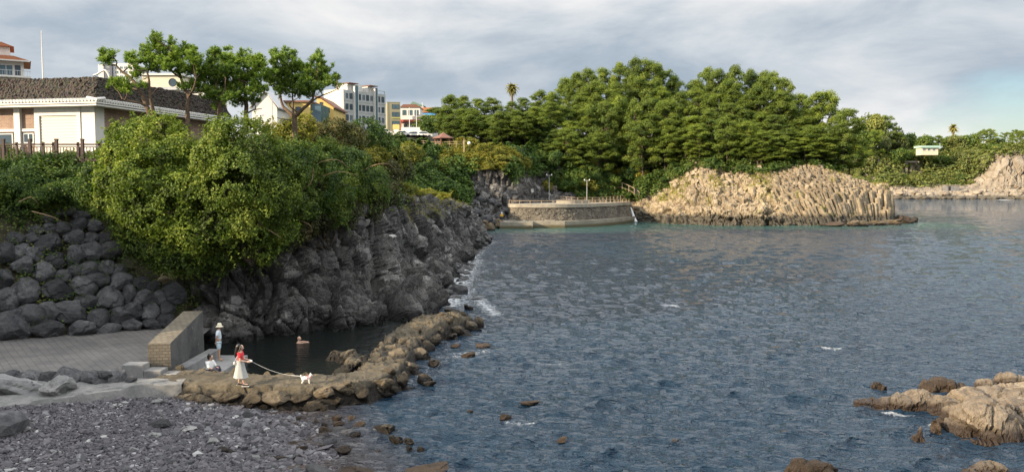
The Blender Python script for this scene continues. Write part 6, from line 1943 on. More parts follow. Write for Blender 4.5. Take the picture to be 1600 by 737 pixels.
railing('path_railing', 'railing in front of the shaded stone wall at the back of the terrace', [(2.6, 182.5, TZ), (9.6, 183.5, TZ)], 1.2, M['pale_wood'], 1.5, (1., .6, .3), .06)
railing('path_railing', 'white railing sloping down across the back of the terrace', [(10.0, 182.8, TZ + .3), (14, 178, TZ), (19.5, 179.5, TZ), (26.5, 189.5, TZ + .3)], 1.2, M['pale_wood'], 1.7, (1., .6, .3), .05)
mb = MB()
lw = spline([(-.8, 180.5, 0), (2.5, 184.6, 0), (6, 185.6, 0), (10.5, 186.2, 0)], 70)[:, :2]
p = []
for z in np.linspace(TZ - .4, 8.4, 16): p.append(np.c_[lw, np.full(70, z)])
R = np.stack(p, 1); q = R.reshape(-1, 3); q[:, 1] += -.12 * blocks(q, (.7, .7, .5), 851, 1., .5)
mb.add(q, grid_faces(70, 16))
q2 = np.c_[lw, np.full(70, 8.4)]; q3 = q2 + np.array([0, .9, 0])
mb.add(np.vstack([q2, q3]), np.stack([np.arange(69), np.arange(69) + 70, np.arange(1, 70) + 70, np.arange(1, 70)], 1))
tag(obj('retaining_wall', mb, M['rubble']), 'dark stone retaining wall in the shade behind the terrace', 'wall')
for px, ptop, pb, Y, lab in ((799, 273, 309, 176, 'lamp post left of the shaded stone wall'), (858, 273, 306, 181, 'lamp post at the right end of the shaded stone wall'), (917, 281, 311, 178, 'lamp post in front of the sunlit bushes behind the terrace'), (938, 284, 307, 190, 'lamp post farthest right, by the foot of the wooden stairs')):
    q = P(px, pb, Y); t = P(px, ptop, Y); hh = t[2] - q[2]
    o = tag(empty('street_lamp', q), lab, 'lamp', 'lamp posts of the bathing terrace')
    obj('pole', tube(MB(), [(0, 0, -1.), (0, 0, hh - .2)], [.07, .05], 8), M['metal'], o)
    mb = MB(); tube(mb, [(-.55, 0, hh - .2), (0, 0, hh - .12), (.55, 0, hh - .2)], .04, 6); obj('arm', mb, M['metal'], o)
    for s_ in (-.55, .55):
        mb = MB(); lathe(mb, [(.01, .15), (.11, .12), (.13, 0), (.08, -.11), (.01, -.14)], 10, (s_, 0, hh)); obj('lamp_head', mb, M['lamp_white'], o, smooth=True)
q = P(830, 307, 180)
o = tag(empty('notice_board', q), 'white notice board standing before the shaded stone wall', 'notice board')
mb = MB(); box(mb, -.55, .55, -.04, .04, .7, 1.7); obj('board', mb, M['white'], o)
for x in (-.4, .4):
    mb = MB(); box(mb, x - .04, x + .04, .045, .12, -.6, 1.6); obj('leg', mb, M['metal'], o)
q = P(847, 309, 181)
mb = MB(); box(mb, -.35, .35, -.3, .3, -.5, 1.55); box(mb, -.42, .42, -.37, .37, 1.553, 1.68)
tag(obj('gate_pillar', mb, M['black'], loc=q), 'black box-shaped pillar between the two railings behind the terrace', 'pillar')
mb = MB(); a_ = spline([(9.5, 172, 0), (13, 171, 0), (17, 174, 0)], 20)[:, :2]
R = np.concatenate([np.c_[a_, np.full(20, TZ + .004)], np.c_[a_, np.full(20, TZ + .75)], np.c_[a_ + np.array([0, .5]), np.full(20, TZ + .75)]])
kk = np.arange(19)
mb.add(R, np.concatenate([np.stack([kk, kk + 1, kk + 21, kk + 20], 1), np.stack([kk + 20, kk + 21, kk + 41, kk + 40], 1)]))
tag(obj('bench_wall', mb, M['concrete']), 'curved low sitting wall in the middle of the terrace', 'bench')
# wooden stair and railing climbing the tan rock
st = [P(948, 298, 191), P(968, 292, 192), P(985, 298, 190), P(998, 306, 188)]
o = tag(empty('wooden_stair', st[0]), 'wooden stair with handrail climbing the tan rock right of the terrace', 'stairs')
w = np.array(st) - np.array(st[0])
sp_ = spline(w, 26)
for i, p in enumerate(sp_):
    mb = MB(); box(mb, p[0] - .18, p[0] + .18, p[1] - .6, p[1] + .5, p[2] - .1, p[2] - .02); obj('step', mb, M['pale_wood'], o)
obj('handrail', tube(MB(), sp_ + np.array([0, -.62, 1.0]), .06, 6), M['pale_wood'], o)
for p in sp_[::5]:
    mb = MB(); box(mb, p[0] - .06, p[0] + .06, p[1] - .68, p[1] - .56, p[2] - .5, p[2] + 1.); obj('post', mb, M['pale_wood'], o)
q = P(994, 303, 188)
mb = MB(); box(mb, -.3, .3, -.2, .2, .2, 1.3); box(mb, -.08, .08, -.06, .06, -1, .198)
tag(obj('stair_sign', mb, M['black'], loc=q), 'small dark box on a post at the foot of the wooden stair', 'box')
# waterfall where the stream meets the sea
mb = MB()
wf = spline([P(982, 321, 186), P(985, 324, 185.5), P(988, 331, 185), P(991, 340, 184.6), P(994, 346, 184)], 20)
wd = np.linspace(.25, .75, 20)
V = np.concatenate([wf - np.array([1, -.4, 0]) * wd[:, None] * .5, wf + np.array([0, -.18, 0]), wf + np.array([1, .4, 0]) * wd[:, None] * .5])
kk = np.arange(19)
mb.add(V, np.concatenate([np.stack([kk, kk + 1, kk + 21, kk + 20], 1), np.stack([kk + 20, kk + 21, kk + 41, kk + 40], 1)]))
tag(obj('waterfall', mb, M['fall'], smooth=True), 'thin white waterfall beside the right end of the terrace wall', 'waterfall')

# ------------------------------------------------------------------ far shore buildings
b, wd, hh = simple('mint_roofed_house', 'low white house with a mint green roof among the trees of the far shore', 1440, 1466, 231, far_hit(1452, 240) + 1, 8, None, 'house', 0., P(1452, 241, far_hit(1452, 240) + 1)[2] - .5)
b.part('wall', [(0, wd, 0, 7, 0, hh)], M['cream'])
b.part('roof', [(-.8, wd + .8, -1.2, 8, hh + .003, hh + 1.3)], M['mint'])
for i in range(3): b.window(.8 + 3 * i, 2.6 + 3 * i, hh - 1.9, hh - .5, -.03, 'white', 'blue_glass', .15)
b, wd, hh = simple('concrete_shelter', 'concrete shelter on thick pillars on the wooded slope across the bay', 1408, 1434, 254, far_hit(1421, 273) - 3, 7, None, 'shelter', 0., P(1421, 275, far_hit(1421, 273) - 3)[2] - .5)
b.part('slab', [(-.6, wd + .6, -.6, 6, hh, hh + 1.0)], M['concrete'])
b.part('pillar', [(2.6, 4.2, 0, 1.4, 0, hh - .003)], M['concrete'])
b.part('pillar', [(6.2, 7.4, .8, 2., 0, hh - .003)], M['concrete'])
b.part('wall', [(.2, wd, 3.2, 4.2, 0, hh - .003)], M['rubble_tan'])
b, wd, hh = simple('beach_hut', 'small grey concrete hut with a dark doorway on the far shore', 1480, 1499, 290, far_hit(1490, 298), 6, None, 'hut', 0., P(1490, 299, far_hit(1490, 298))[2] - .5)
b.part('wall', [(0, wd, 0, 5, 0, hh)], M['concrete_grey'])
b.part('roof', [(-.3, wd + .3, -.3, 5.2, hh + .003, hh + .4)], M['concrete'])
b.part('door', [(.8, 2.2, -.06, -.01, .3, hh - .5)], M['black'])
b, wd, hh = simple('blue_roofed_house', 'pale blue roof showing through the gap in the skyline trees across the bay', 1549, 1561, 217, 560, 8, None, 'house', 0., 24)
b.part('wall', [(0, wd, 0, 8, 0, hh)], M['white'])
b.prism('roof', [(-.6, hh + .003), (wd + .6, hh + .003), (wd * .7, hh + 2.4), (wd * .3, hh + 2.4)], -.5, 8.5, flat('pale_blue_roof', (.36, .52, .68), .6))
# ------------------------------------------------------------------ masonry by the pool
wz = [(-14.85, 33.65), (-15.55, 39.1)]
d_ = norm(np.array(wz[1]) - wz[0]); nn_ = np.array([d_[1], -d_[0]])
mb = MB()
nl, nw = 60, 12
sec = []
for i in range(nl):
    f = i / (nl - 1)
    c = np.array(wz[0]) + (np.array(wz[1]) - wz[0]) * f
    top = 2.03 + .52 * f
    ring = []
    L_, R_ = c - nn_ * .62, c + nn_ * .30
    for k in range(14): ring.append((*L_, .2 + (top - .2) * k / 13))
    for k in range(1, 9): ring.append((*(L_ + (R_ - L_) * k / 8), top))
    for k in range(1, 14): ring.append((*(R_ + nn_ * .03 * k / 13), top + (.0 - top) * k / 13))
    sec.append(ring)
R = np.array(sec); nr_ = R.shape[1]
gf = grid_faces(nl, nr_); ci = np.arange(len(gf)) % (nr_ - 1)
for q, mi in ((ci < 13, 0), ((ci >= 13) & (ci < 21), 1), (ci >= 21, 2)): mb.add(R.reshape(-1, 3), gf[q], mi)
for e in (0, nl - 1):
    ring = R[e]; c = ring.mean(0)
    mb.add(np.vstack([ring, c[None]]), [[i, (i + 1) % nr_, nr_] for i in range(nr_)])
V = np.concatenate(mb.v)
o = obj('stone_wall', mb, [M['ashlar'], M['ashlar_top'], rockmat('blotched_render', [(.05, .05, .052), (.10, .10, .10), (.14, .138, .13)], 1.5, .6, .03, 6., moss=((.42, .42, .40), .66, 2.2), rndv=0)])
tag(o, 'block-built basalt wall with a sloping top between the ramp and the pool', 'wall')
stp = tag(empty('steps', (-15.3, 33.1, .7)), 'two worn concrete steps at the near end of the block-built wall', 'steps')
for x0, x1, y0, y1, z0, z1 in ((-.9, .0, -.35, .3, -.3, .62), (.003, .75, -.35, .35, -.3, .38), (.753, 1.35, -.3, .3, -.3, .22), (-1.7, -.903, -.5, .1, -.4, .30)):
    mb = MB(); box(mb, x0, x1, y0, y1, z0, z1); ob = obj('step', mb, M['concrete_grey'], stp)
    bv = ob.modifiers.new('edge', 'BEVEL'); bv.width = .04; bv.segments = 2
mb = MB(); box(mb, -14.62, -14.1, 34.3, 38.2, .464, .86)
tag(obj('stone_bench', mb, M['concrete_grey']), 'long low stone bench along the pool side of the block-built wall', 'bench')
mb = MB()
V, Fc = rock_shape(951, 2, 7, (.5, .85), .2)
mb.add(V * np.array([.19, .16, .10]), Fc)
o = obj('plastic_bag', mb, M['white'], loc=(-13.75, 33.72, .55)); tag(o, 'crumpled white bag lying beside the seated woman', 'bag')
mb = MB(); mb.add(V * np.array([.42, .2, .13]), Fc)
q = P(612, 442, 58)
o = obj('white_cloth', mb, M['white'], loc=(q[0], q[1], ground_z(q[0], q[1], q[2]) + .1)); tag(o, 'white bundle left on the ledge of the dark cliff', 'bundle')
mb = MB(); box(mb, -.22, .22, -.04, .04, -.2, .2)
q = P(368, 468, 43.2)
o = obj('cliff_sign', mb, M['ledge'], loc=q); tag(o, 'small pale square plate on the dark rock left of the pool', 'plate')

# ------------------------------------------------------------------ people
SKIN = flat('skin', (.52, .33, .24), .55, .05, 8.)
SKIN2 = flat('tanned_skin', (.40, .24, .165), .55, .05, 8.)
HAIR = flat('black_hair', (.012, .010, .010), .4)
LIPS = flat('lips', (.42, .16, .14), .5)
def cloth(name, c): return flat(name, c, .85, .08, 9., .3)

def skin_mesh(name, verts, edges, radii, m, sub=2, root=0):
    me = bpy.data.meshes.new(name)
    bm = bmesh.new()
    ly = bm.verts.layers.skin.verify()
    vs = [bm.verts.new(v) for v in verts]
    for a, b in edges: bm.edges.new((vs[a], vs[b]))
    for i, (v, r) in enumerate(zip(vs, radii)):
        v[ly].radius = (r, r) if not isinstance(r, tuple) else r
        v[ly].use_root = (i == root)
    bm.to_mesh(me); bm.free()
    o = bpy.data.objects.new('tmp', me); COL.objects.link(o)
    o.modifiers.new('s', 'SKIN').use_smooth_shade = True
    sb = o.modifiers.new('u', 'SUBSURF'); sb.levels = sub; sb.render_levels = sub
    dg = bpy.context.evaluated_depsgraph_get()
    dg.update()
    out = bpy.data.meshes.new_from_object(o.evaluated_get(dg))
    bpy.data.objects.remove(o)
    V = np.array([v.co[:] for v in out.vertices])
    Fq = [list(p.vertices) for p in out.polygons]
    bpy.data.meshes.remove(out)
    return V, Fq

def add_poly(mb, V, Fq, m=0):
    q = np.array([f for f in Fq if len(f) == 4]).reshape(-1, 4); t = np.array([f for f in Fq if len(f) == 3]).reshape(-1, 3)
    n0 = mb.n
    if len(q):
        mb.add(V, q, m)
        if len(t): mb.f.append((t + n0, m))
    else:
        mb.add(V, t, m)

def hand(mb, wrist, d, palm_n, side, curl=.5, s=1.):
    """palm and five bent fingers, starting inside the wrist"""
    d = norm(np.array(d)); pn = norm(np.array(palm_n) - d * np.dot(palm_n, d)); sx = np.cross(d, pn) * side
    w = np.array(wrist)
    tube(mb, [w - d * .03, w + d * .02, w + d * .055, w + d * .085], np.array([.026, .032, .037, .03]) * s, 8)
    for k, (off, ln) in enumerate(((-.027, .062), (-.009, .072), (.009, .068), (.026, .052))):
        b = w + d * .08 * s + sx * off
        p, v = [b - d * .02, b], d
        for j in range(3):
            a = curl * (j + .6) * .75
            v = norm(d * math.cos(a) + pn * math.sin(a))
            p.append(p[-1] + v * ln * s * (.42 if j == 0 else .3))
        tube(mb, spline(p, 9), np.linspace(.0098, .0075, 9) * s, 6)
    b = w + d * .03 - sx * .03
    p = [b, b - sx * .022 + d * .022 + pn * .01, b - sx * .026 + d * .05 + pn * .028, b - sx * .014 + d * .072 + pn * .04]
    tube(mb, spline(p, 8), np.linspace(.0125, .009, 8) * s, 6)

def face(mb, c, f, r=.1):
    """head with brow, nose, mouth, eyes and ears, looking along f; materials 0 skin, 1 dark, 2 lips"""
    f = norm(np.array(f)); up = np.array([0, 0, 1.]); s = norm(np.cross(f, up)); up = np.cross(s, f)
    c = np.array(c)
    V, Fc = ICO[3]
    U = V.copy()
    U = U * np.array([.78, .92, 1.14])
    low = np.clip(-V[:, 2], 0, 1)
    U[:, 0] *= 1 - .28 * low; U[:, 1] += .08 * low * (V[:, 1] > 0)
    W_ = c + (U[:, 0:1] * s + U[:, 1:2] * f + U[:, 2:3] * up) * r
    mb.add(W_, Fc, 0)
    def at(a, b, d): return c + (s * a + f * b + up * d) * r
    tube(mb, [at(0, .86, .18), at(0, 1.02, -.06), at(0, 1.06, -.2), at(0, .88, -.26)], np.array([.07, .12, .15, .1]) * r, 6, 0)
    for q in (-1, 1):
        ball(mb, at(.30 * q, .84, .08), .10 * r, 1, 1)
        tube(mb, [at(.14 * q, .90, .24), at(.32 * q, .88, .27), at(.46 * q, .78, .22)], .035 * r, 4, 1)
        ball(mb, at(.80 * q, -.02, -.02), .17 * r, 1, 0, (.6, 1, 1.3))
    tube(mb, [at(-.22, .84, -.52), at(0, .93, -.5), at(.22, .84, -.52)], np.array([.03, .06, .03]) * r, 5, 2)

def person(name_label, loc, rz, J, skin, faces, scale=1., extra=None):
    """J: joints dict in local metres (facing -Y)"""
    o = tag(empty('person', loc, rz), name_label, 'person')
    o.scale = (scale,) * 3
    return o

def body_mesh(J, skin, look, curl=(.5, .5), head=True, thick=1.):
    names = ['pelvis', 'belly', 'chest', 'neck', 'head0'] + [a + b for b in ('L', 'R') for a in ('sh', 'el', 'wr', 'hip', 'kn', 'an', 'toe')]
    V = [J[n] for n in names]
    ix = {n: i for i, n in enumerate(names)}
    E = [('pelvis', 'belly'), ('belly', 'chest'), ('chest', 'neck'), ('neck', 'head0')]
    for b in 'LR':
        E += [('chest', 'sh' + b), ('sh' + b, 'el' + b), ('el' + b, 'wr' + b), ('pelvis', 'hip' + b), ('hip' + b, 'kn' + b), ('kn' + b, 'an' + b), ('an' + b, 'toe' + b)]
    rad = {'pelvis': .13, 'belly': .115, 'chest': .135, 'neck': .052, 'head0': .06, 'sh': .062, 'el': .042, 'wr': .028, 'hip': .088, 'kn': .055, 'an': .036, 'toe': .034}
    r = [rad.get(n, rad.get(n[:-1], .05)) * thick for n in names]
    Vs, Fq = skin_mesh('body', V, [(ix[a], ix[b]) for a, b in E], r, None)
    mb = MB()
    add_poly(mb, Vs, Fq, 0)
    for b, sd, cu in (('L', 1, curl[0]), ('R', -1, curl[1])):
        w, e = np.array(J['wr' + b]), np.array(J['el' + b])
        d = J.get('hd' + b, w - e)
        hand(mb, w, d, J.get('pn' + b, (-.3 * sd if abs(d[2]) > .1 else 0, -.6, -.6)), sd, cu)
    if head: face(mb, J['head'], look)
    return mb

def garment(verts, edges, radii, sub=2):
    V, Fq = skin_mesh('g', verts, edges, radii, None, sub)
    mb = MB(); add_poly(mb, V, Fq)
    return mb

def skirt(rings, seg=28, fold=.03, n=6):
    """rings: (centre, rx, ry); closed below by nothing, pleated"""
    mb = MB(); V = []
    for i, (c, rx, ry) in enumerate(rings):
        a = np.arange(seg) * 2 * math.pi / seg
        k = 1 + fold * i * np.sin(a * n + .7)
        V.append(np.stack([c[0] + rx * np.cos(a) * k, c[1] + ry * np.sin(a) * k, np.full(seg, c[2])], 1))
    m = len(rings)
    i = np.arange(m - 1)[:, None] * seg; k = np.arange(seg)[None]
    mb.add(np.concatenate(V), np.stack([i + k, i + (k + 1) % seg, i + seg + (k + 1) % seg, i + seg + k], -1).reshape(-1, 4))
    mb.add(np.vstack([V[0], V[0].mean(0)[None]]), np.stack([np.arange(seg), (np.arange(seg) + 1) % seg, np.full(seg, seg)], 1))
    mb.add(np.vstack([V[-1], V[-1].mean(0)[None] + np.array([0, 0, .06])]), np.stack([np.arange(seg), (np.arange(seg) + 1) % seg, np.full(seg, seg)], 1))
    return mb

def shoe(mb, an, toe, m=0, s=1.):
    a, t = np.array(an), np.array(toe)
    d = norm((t - a) * np.array([1, 1, 0]))
    p = [a - d * .07 + np.array([0, 0, -.045]), a + np.array([0, 0, -.03]), a + d * .09 + np.array([0, 0, -.045]), a + d * .19 + np.array([0, 0, -.055])]
    tube(mb, spline(p, 9), np.array([.03, .042, .046, .046, .044, .043, .042, .038, .026]) * s, 8, m)
SKM = [SKIN, HAIR, LIPS]; SKM2 = [SKIN2, HAIR, LIPS]

# --- woman walking the dog (she looks and walks towards +X; built facing +X)
wl = G(376, 600, .92)
wl = (wl[0], wl[1], cwz(wl[0], wl[1]))
o = tag(empty('person', wl), 'woman in a red top and long pale skirt, walking the white dog', 'person')
J = dict(pelvis=(0, 0, .88), belly=(.01, 0, 1.03), chest=(.01, 0, 1.22), neck=(.02, 0, 1.37), head0=(.03, 0, 1.44), head=(.05, 0, 1.51),
         shL=(.01, .16, 1.30), elL=(.06, .20, 1.04), wrL=(.29, .13, .99), shR=(.02, -.16, 1.30), elR=(.07, -.20, 1.03), wrR=(.31, -.10, .97),
         hipL=(0, .085, .83), knL=(-.03, .09, .46), anL=(-.10, .09, .09), toeL=(.06, .09, .045), hipR=(.01, -.085, .83), knR=(.10, -.09, .46), anR=(.16, -.09, .085), toeR=(.33, -.09, .045),
         hdL=np.array((.9, -.1, -.05)), hdR=np.array((.9, .1, .0)), pnL=(0, 0, -1.), pnR=(0, 0, -1.))
obj('body', body_mesh(J, SKIN, (1, .05, -.12), (1.5, 1.5), thick=.93), SKM, o, smooth=True)
obj('shirt', garment([(0, 0, .92), (.01, 0, 1.05), (.01, 0, 1.22), (.02, 0, 1.345), (.01, .165, 1.30), (.05, .20, 1.13), (.01, -.165, 1.30), (.06, -.20, 1.13)], [(0, 1), (1, 2), (2, 3), (2, 4), (4, 5), (2, 6), (6, 7)], [.13, .118, .145, .06, .072, .064, .072, .064]), cloth('red_cotton', (.62, .035, .045)), o, smooth=True)
obj('skirt', skirt([((0, 0, 1.02), .125, .14), ((0, 0, .88), .155, .17), ((.01, 0, .66), .19, .19), ((.01, 0, .48), .235, .205), ((.02, 0, .32), .275, .22)], fold=.02), cloth('pale_grey_linen', (.38, .385, .37)), o, smooth=True)
mb = MB()
tube(mb, spline([(.02, 0, 1.60), (-.06, 0, 1.56), (-.10, 0, 1.44), (-.15, .0, 1.28), (-.19, .01, 1.12)], 12), [.075, .095, .10, .10, .095, .09, .085, .08, .07, .06, .045, .02], 10)
ball(mb, (.025, 0, 1.545), .105, 2, 0, (.95, .86, .80))
for q in (-1, 1): tube(mb, spline([(.07, .06 * q, 1.58), (.04, .085 * q, 1.48), (-.02, .09 * q, 1.36)], 7), .03, 6)
obj('hair', mb, HAIR, o, smooth=True)
mb = MB(); shoe(mb, J['anL'], J['toeL']); obj('shoe', mb, M['black'], o, smooth=True)
mb = MB(); shoe(mb, J['anR'], J['toeR']); obj('shoe', mb, M['black'], o, smooth=True)
for n in ('L', 'R'):
    a = np.array(J['an' + n]); mb = MB(); box(mb, a[0] - .085, a[0] + .205, a[1] - .042, a[1] + .042, a[2] - .102, a[2] - .082); obj('sole', mb, M['white'], o)
mb = MB(); ball(mb, (-.17, -.16, .92), .07, 2, 0, (.7, .45, 1.1)); tube(mb, spline([(-.16, -.17, .98), (-.05, -.16, 1.2), (0, -.02, 1.37)], 8), .01, 4)
obj('shoulder_bag', mb, cloth('pale_bag', (.55, .53, .50)), o, smooth=True)
# retractable lead in her hands
hw = np.array(wl) + np.array([.42, .0, .975])
lead = tag(empty('dog_lead', tuple(hw)), 'white dog lead stretched from the woman\'s hands down to the dog', 'dog lead')
mb = MB(); ball(mb, (0, 0, 0), .07, 2, 0, (1., .5, .8)); tube(mb, [(-.05, 0, -.03), (-.10, 0, 0), (-.05, 0, .05)], .016, 6)
obj('handle', mb, M['lamp_white'], lead, smooth=True)
dog_at = tuple(CWB.ray_cast(Vector((0, 0, H)), Vector(ray(478, 599)).normalized())[0])
e = np.array(dog_at) + np.array([-.04, 0, .30]) - hw
pts = np.array([e * t + np.array([0, 0, -.16]) * math.sin(math.pi * t) for t in np.linspace(0, 1, 20)])
obj('cord', tube(MB(), pts, np.interp(np.linspace(0, 1, 20), [0, .75, .78, 1], [.0045, .0045, .010, .010]), 5), M['lamp_white'], lead)

# --- dog
o = tag(empty('dog', dog_at, .25), 'small white dog in a red harness at the end of the lead', 'dog')
dv = [(0, 0, .22), (.12, 0, .235), (-.12, 0, .225), (.17, 0, .30), (.20, 0, .345), (.27, 0, .325), (.11, .05, .17), (.115, .05, .10), (.10, .05, .055), (.115, .05, .015), (.11, -.05, .17), (.135, -.05, .10), (.125, -.05, .055), (.14, -.05, .015),
      (-.11, .05, .18), (-.08, .05, .115), (-.135, .05, .075), (-.125, .05, .015), (-.11, -.05, .18), (-.10, -.05, .115), (-.155, -.05, .075), (-.15, -.05, .015), (-.17, 0, .265), (-.20, 0, .33), (-.17, 0, .375)]
de = [(0, 1), (0, 2), (1, 3), (3, 4), (4, 5), (1, 6), (6, 7), (7, 8), (8, 9), (1, 10), (10, 11), (11, 12), (12, 13), (2, 14), (14, 15), (15, 16), (16, 17), (2, 18), (18, 19), (19, 20), (20, 21), (2, 22), (22, 23), (23, 24)]
dr = [.068, .082, .070, .058, .062, .028, .042, .028, .02, .022, .042, .028, .02, .022, .05, .034, .02, .022, .05, .034, .02, .022, .026, .026, .018]
V, Fq = skin_mesh('dog', dv, de, dr, None)
mb = MB(); add_poly(mb, V + .012 * (RNG.random(V.shape) - .5), Fq, 0)
ball(mb, (.305, 0, .328), .014, 1, 1)
for q in (-1, 1):
    ball(mb, (.25, .036 * q, .362), .011, 1, 1)
    tube(mb, [(.18, .045 * q, .40), (.175, .07 * q, .375), (.18, .075 * q, .33)], [.02, .024, .01], 6, 0)
obj('body', mb, [flat('white_fur', (.80, .77, .72), .9, .05, 20., .5), HAIR], o, smooth=True)
mb = MB()
for x, r in ((.155, .072), (.06, .087)):
    a = np.linspace(0, 2 * math.pi, 18)
    tube(mb, np.stack([np.full(18, x) + .03 * np.cos(a), np.sin(a) * r, .24 + np.cos(a) * r], 1), .014, 5, cap=False)
tube(mb, [(.16, 0, .312), (.06, 0, .327)], .014, 5)
obj('harness', mb, cloth('red_harness', (.55, .04, .09)), o)

# --- man in hat standing on the bathing platform
ml = G(342, 563, .46)
o = tag(empty('person', (ml[0], ml[1], .462), .25), 'man in a sun hat, white shirt and pale blue shorts standing by the pool', 'person')
J = dict(pelvis=(0, 0, .93), belly=(.01, 0, 1.10), chest=(.0, 0, 1.32), neck=(.03, 0, 1.47), head0=(.05, 0, 1.54), head=(.07, 0, 1.62),
         shL=(.0, .19, 1.41), elL=(-.04, .24, 1.13), wrL=(-.10, .14, .90), shR=(.0, -.19, 1.41), elR=(-.05, -.25, 1.13), wrR=(-.10, -.16, .89),
         hipL=(0, .10, .88), knL=(.02, .11, .49), anL=(-.02, .12, .075), toeL=(.15, .14, .035), hipR=(0, -.10, .88), knR=(.03, -.10, .49), anR=(.03, -.11, .075), toeR=(.20, -.13, .035),
         hdL=np.array((-.05, -.2, -.8)), hdR=np.array((-.05, .2, -.8)), pnL=(.8, 0, 0), pnR=(.8, 0, 0))
obj('body', body_mesh(J, SKIN2, (1, -.15, -.25), (.5, .5), thick=1.0), SKM2, o, smooth=True)
obj('shirt', garment([(0, 0, .97), (.01, 0, 1.12), (0, 0, 1.32), (.03, 0, 1.455), (0, .195, 1.41), (-.03, .24, 1.19), (0, -.195, 1.41), (-.035, -.25, 1.19)], [(0, 1), (1, 2), (2, 3), (2, 4), (4, 5), (2, 6), (6, 7)], [.158, .15, .162, .066, .078, .075, .078, .075]), cloth('white_shirt', (.62, .69, .74)), o, smooth=True)
obj('shorts', garment([(0, 0, .98), (0, .03, .90), (.01, .11, .80), (.02, .115, .54), (0, -.03, .90), (.01, -.105, .80), (.025, -.105, .54)], [(0, 1), (1, 2), (2, 3), (0, 4), (4, 5), (5, 6)], [.155, .13, .115, .088, .13, .115, .088]), cloth('pale_blue_cotton', (.44, .56, .63)), o, smooth=True)
mb = MB(); lathe(mb, [(.005, .13), (.07, .125), (.10, .08), (.108, .015), (.115, .0), (.175, -.035), (.178, -.045), (.112, -.012)], 20, (.06, 0, 1.66))
obj('hat', mb, cloth('straw_hat', (.70, .64, .48)), o, smooth=True)
mb = MB(); ball(mb, (.04, 0, 1.63), .098, 2, 0, (.95, .88, .9)); obj('hair', mb, HAIR, o, smooth=True)
ps = [tuple(np.array(J['anL']) * 0)]

# --- woman seated on the platform, back half turned
o = tag(empty('person', (-13.3, 34.7, .462), -.35), 'dark-haired woman in a white shirt sitting at the pool edge beside the block wall', 'person')
J = dict(pelvis=(0, 0, .11), belly=(.03, 0, .27), chest=(.05, 0, .47), neck=(.08, 0, .62), head0=(.10, 0, .69), head=(.12, 0, .765),
         shL=(.05, .17, .55), elL=(.16, .21, .31), wrL=(.36, .10, .32), shR=(.05, -.17, .55), elR=(.17, -.22, .31), wrR=(.37, -.08, .30),
         hipL=(.06, .09, .10), knL=(.42, .12, .36), anL=(.52, .10, .07), toeL=(.68, .10, .04), hipR=(.06, -.09, .10), knR=(.44, -.10, .34), anR=(.56, -.10, .07), toeR=(.72, -.10, .04))
obj('body', body_mesh(J, SKIN, (1, -.2, -.15), (.6, .6), thick=.93), SKM, o, smooth=True)
obj('shirt', garment([(.0, 0, .10), (.03, 0, .27), (.05, 0, .46), (.08, 0, .585), (.05, .175, .55), (.12, .215, .38), (.21, .19, .33), (.05, -.175, .55), (.13, -.225, .38), (.22, -.19, .32)], [(0, 1), (1, 2), (2, 3), (2, 4), (4, 5), (5, 6), (2, 7), (7, 8), (8, 9)], [.17, .15, .155, .06, .075, .068, .055, .075, .068, .055]), cloth('white_blouse', (.76, .76, .74)), o, smooth=True)
obj('trousers', garment([(0, 0, .12), (.05, .09, .105), (.41, .12, .355), (.52, .10, .12), (.05, -.09, .105), (.43, -.10, .335), (.555, -.10, .12)], [(0, 1), (1, 2), (2, 3), (0, 4), (4, 5), (5, 6)], [.14, .11, .08, .058, .11, .08, .058]), cloth('navy_trousers', (.03, .03, .055)), o, smooth=True)
mb = MB(); ball(mb, (.10, 0, .80), .105, 2, 0, (.95, .9, .92)); ball(mb, (.0, 0, .86), .055, 2); tube(mb, spline([(.03, 0, .84), (-.01, 0, .74), (.0, 0, .64)], 7), [.08, .085, .085, .08, .07, .055, .03], 8)
obj('hair', mb, HAIR, o, smooth=True)

# --- swimmer in the pool
q = G(466, 535, POOLZ)
o = tag(empty('person', (q[0], q[1], POOLZ), .1), 'bald swimmer with head and one arm above the dark water of the pool', 'person')
V, Fq = skin_mesh('swim', [(-.10, 0, -.16), (0, 0, -.06), (.02, 0, .06), (.03, 0, .14), (.02, .18, -.02), (.22, .26, .02), (.42, .16, .01), (.02, -.18, -.02), (.24, -.25, .03), (.46, -.14, .03)], [(0, 1), (1, 2), (2, 3), (1, 4), (4, 5), (5, 6), (1, 7), (7, 8), (8, 9)], [.14, .14, .055, .06, .065, .045, .028, .065, .045, .028], None)
mb = MB(); add_poly(mb, V, Fq)
hand(mb, (.42, .16, .01), (1, -.2, 0), (0, 0, -1), 1, .3); hand(mb, (.46, -.14, .03), (1, .2, 0), (0, 0, -1), -1, .3)
face(mb, (.05, 0, .225), (1, -.2, .05), .108)
obj('body', mb, SKM, o, smooth=True)

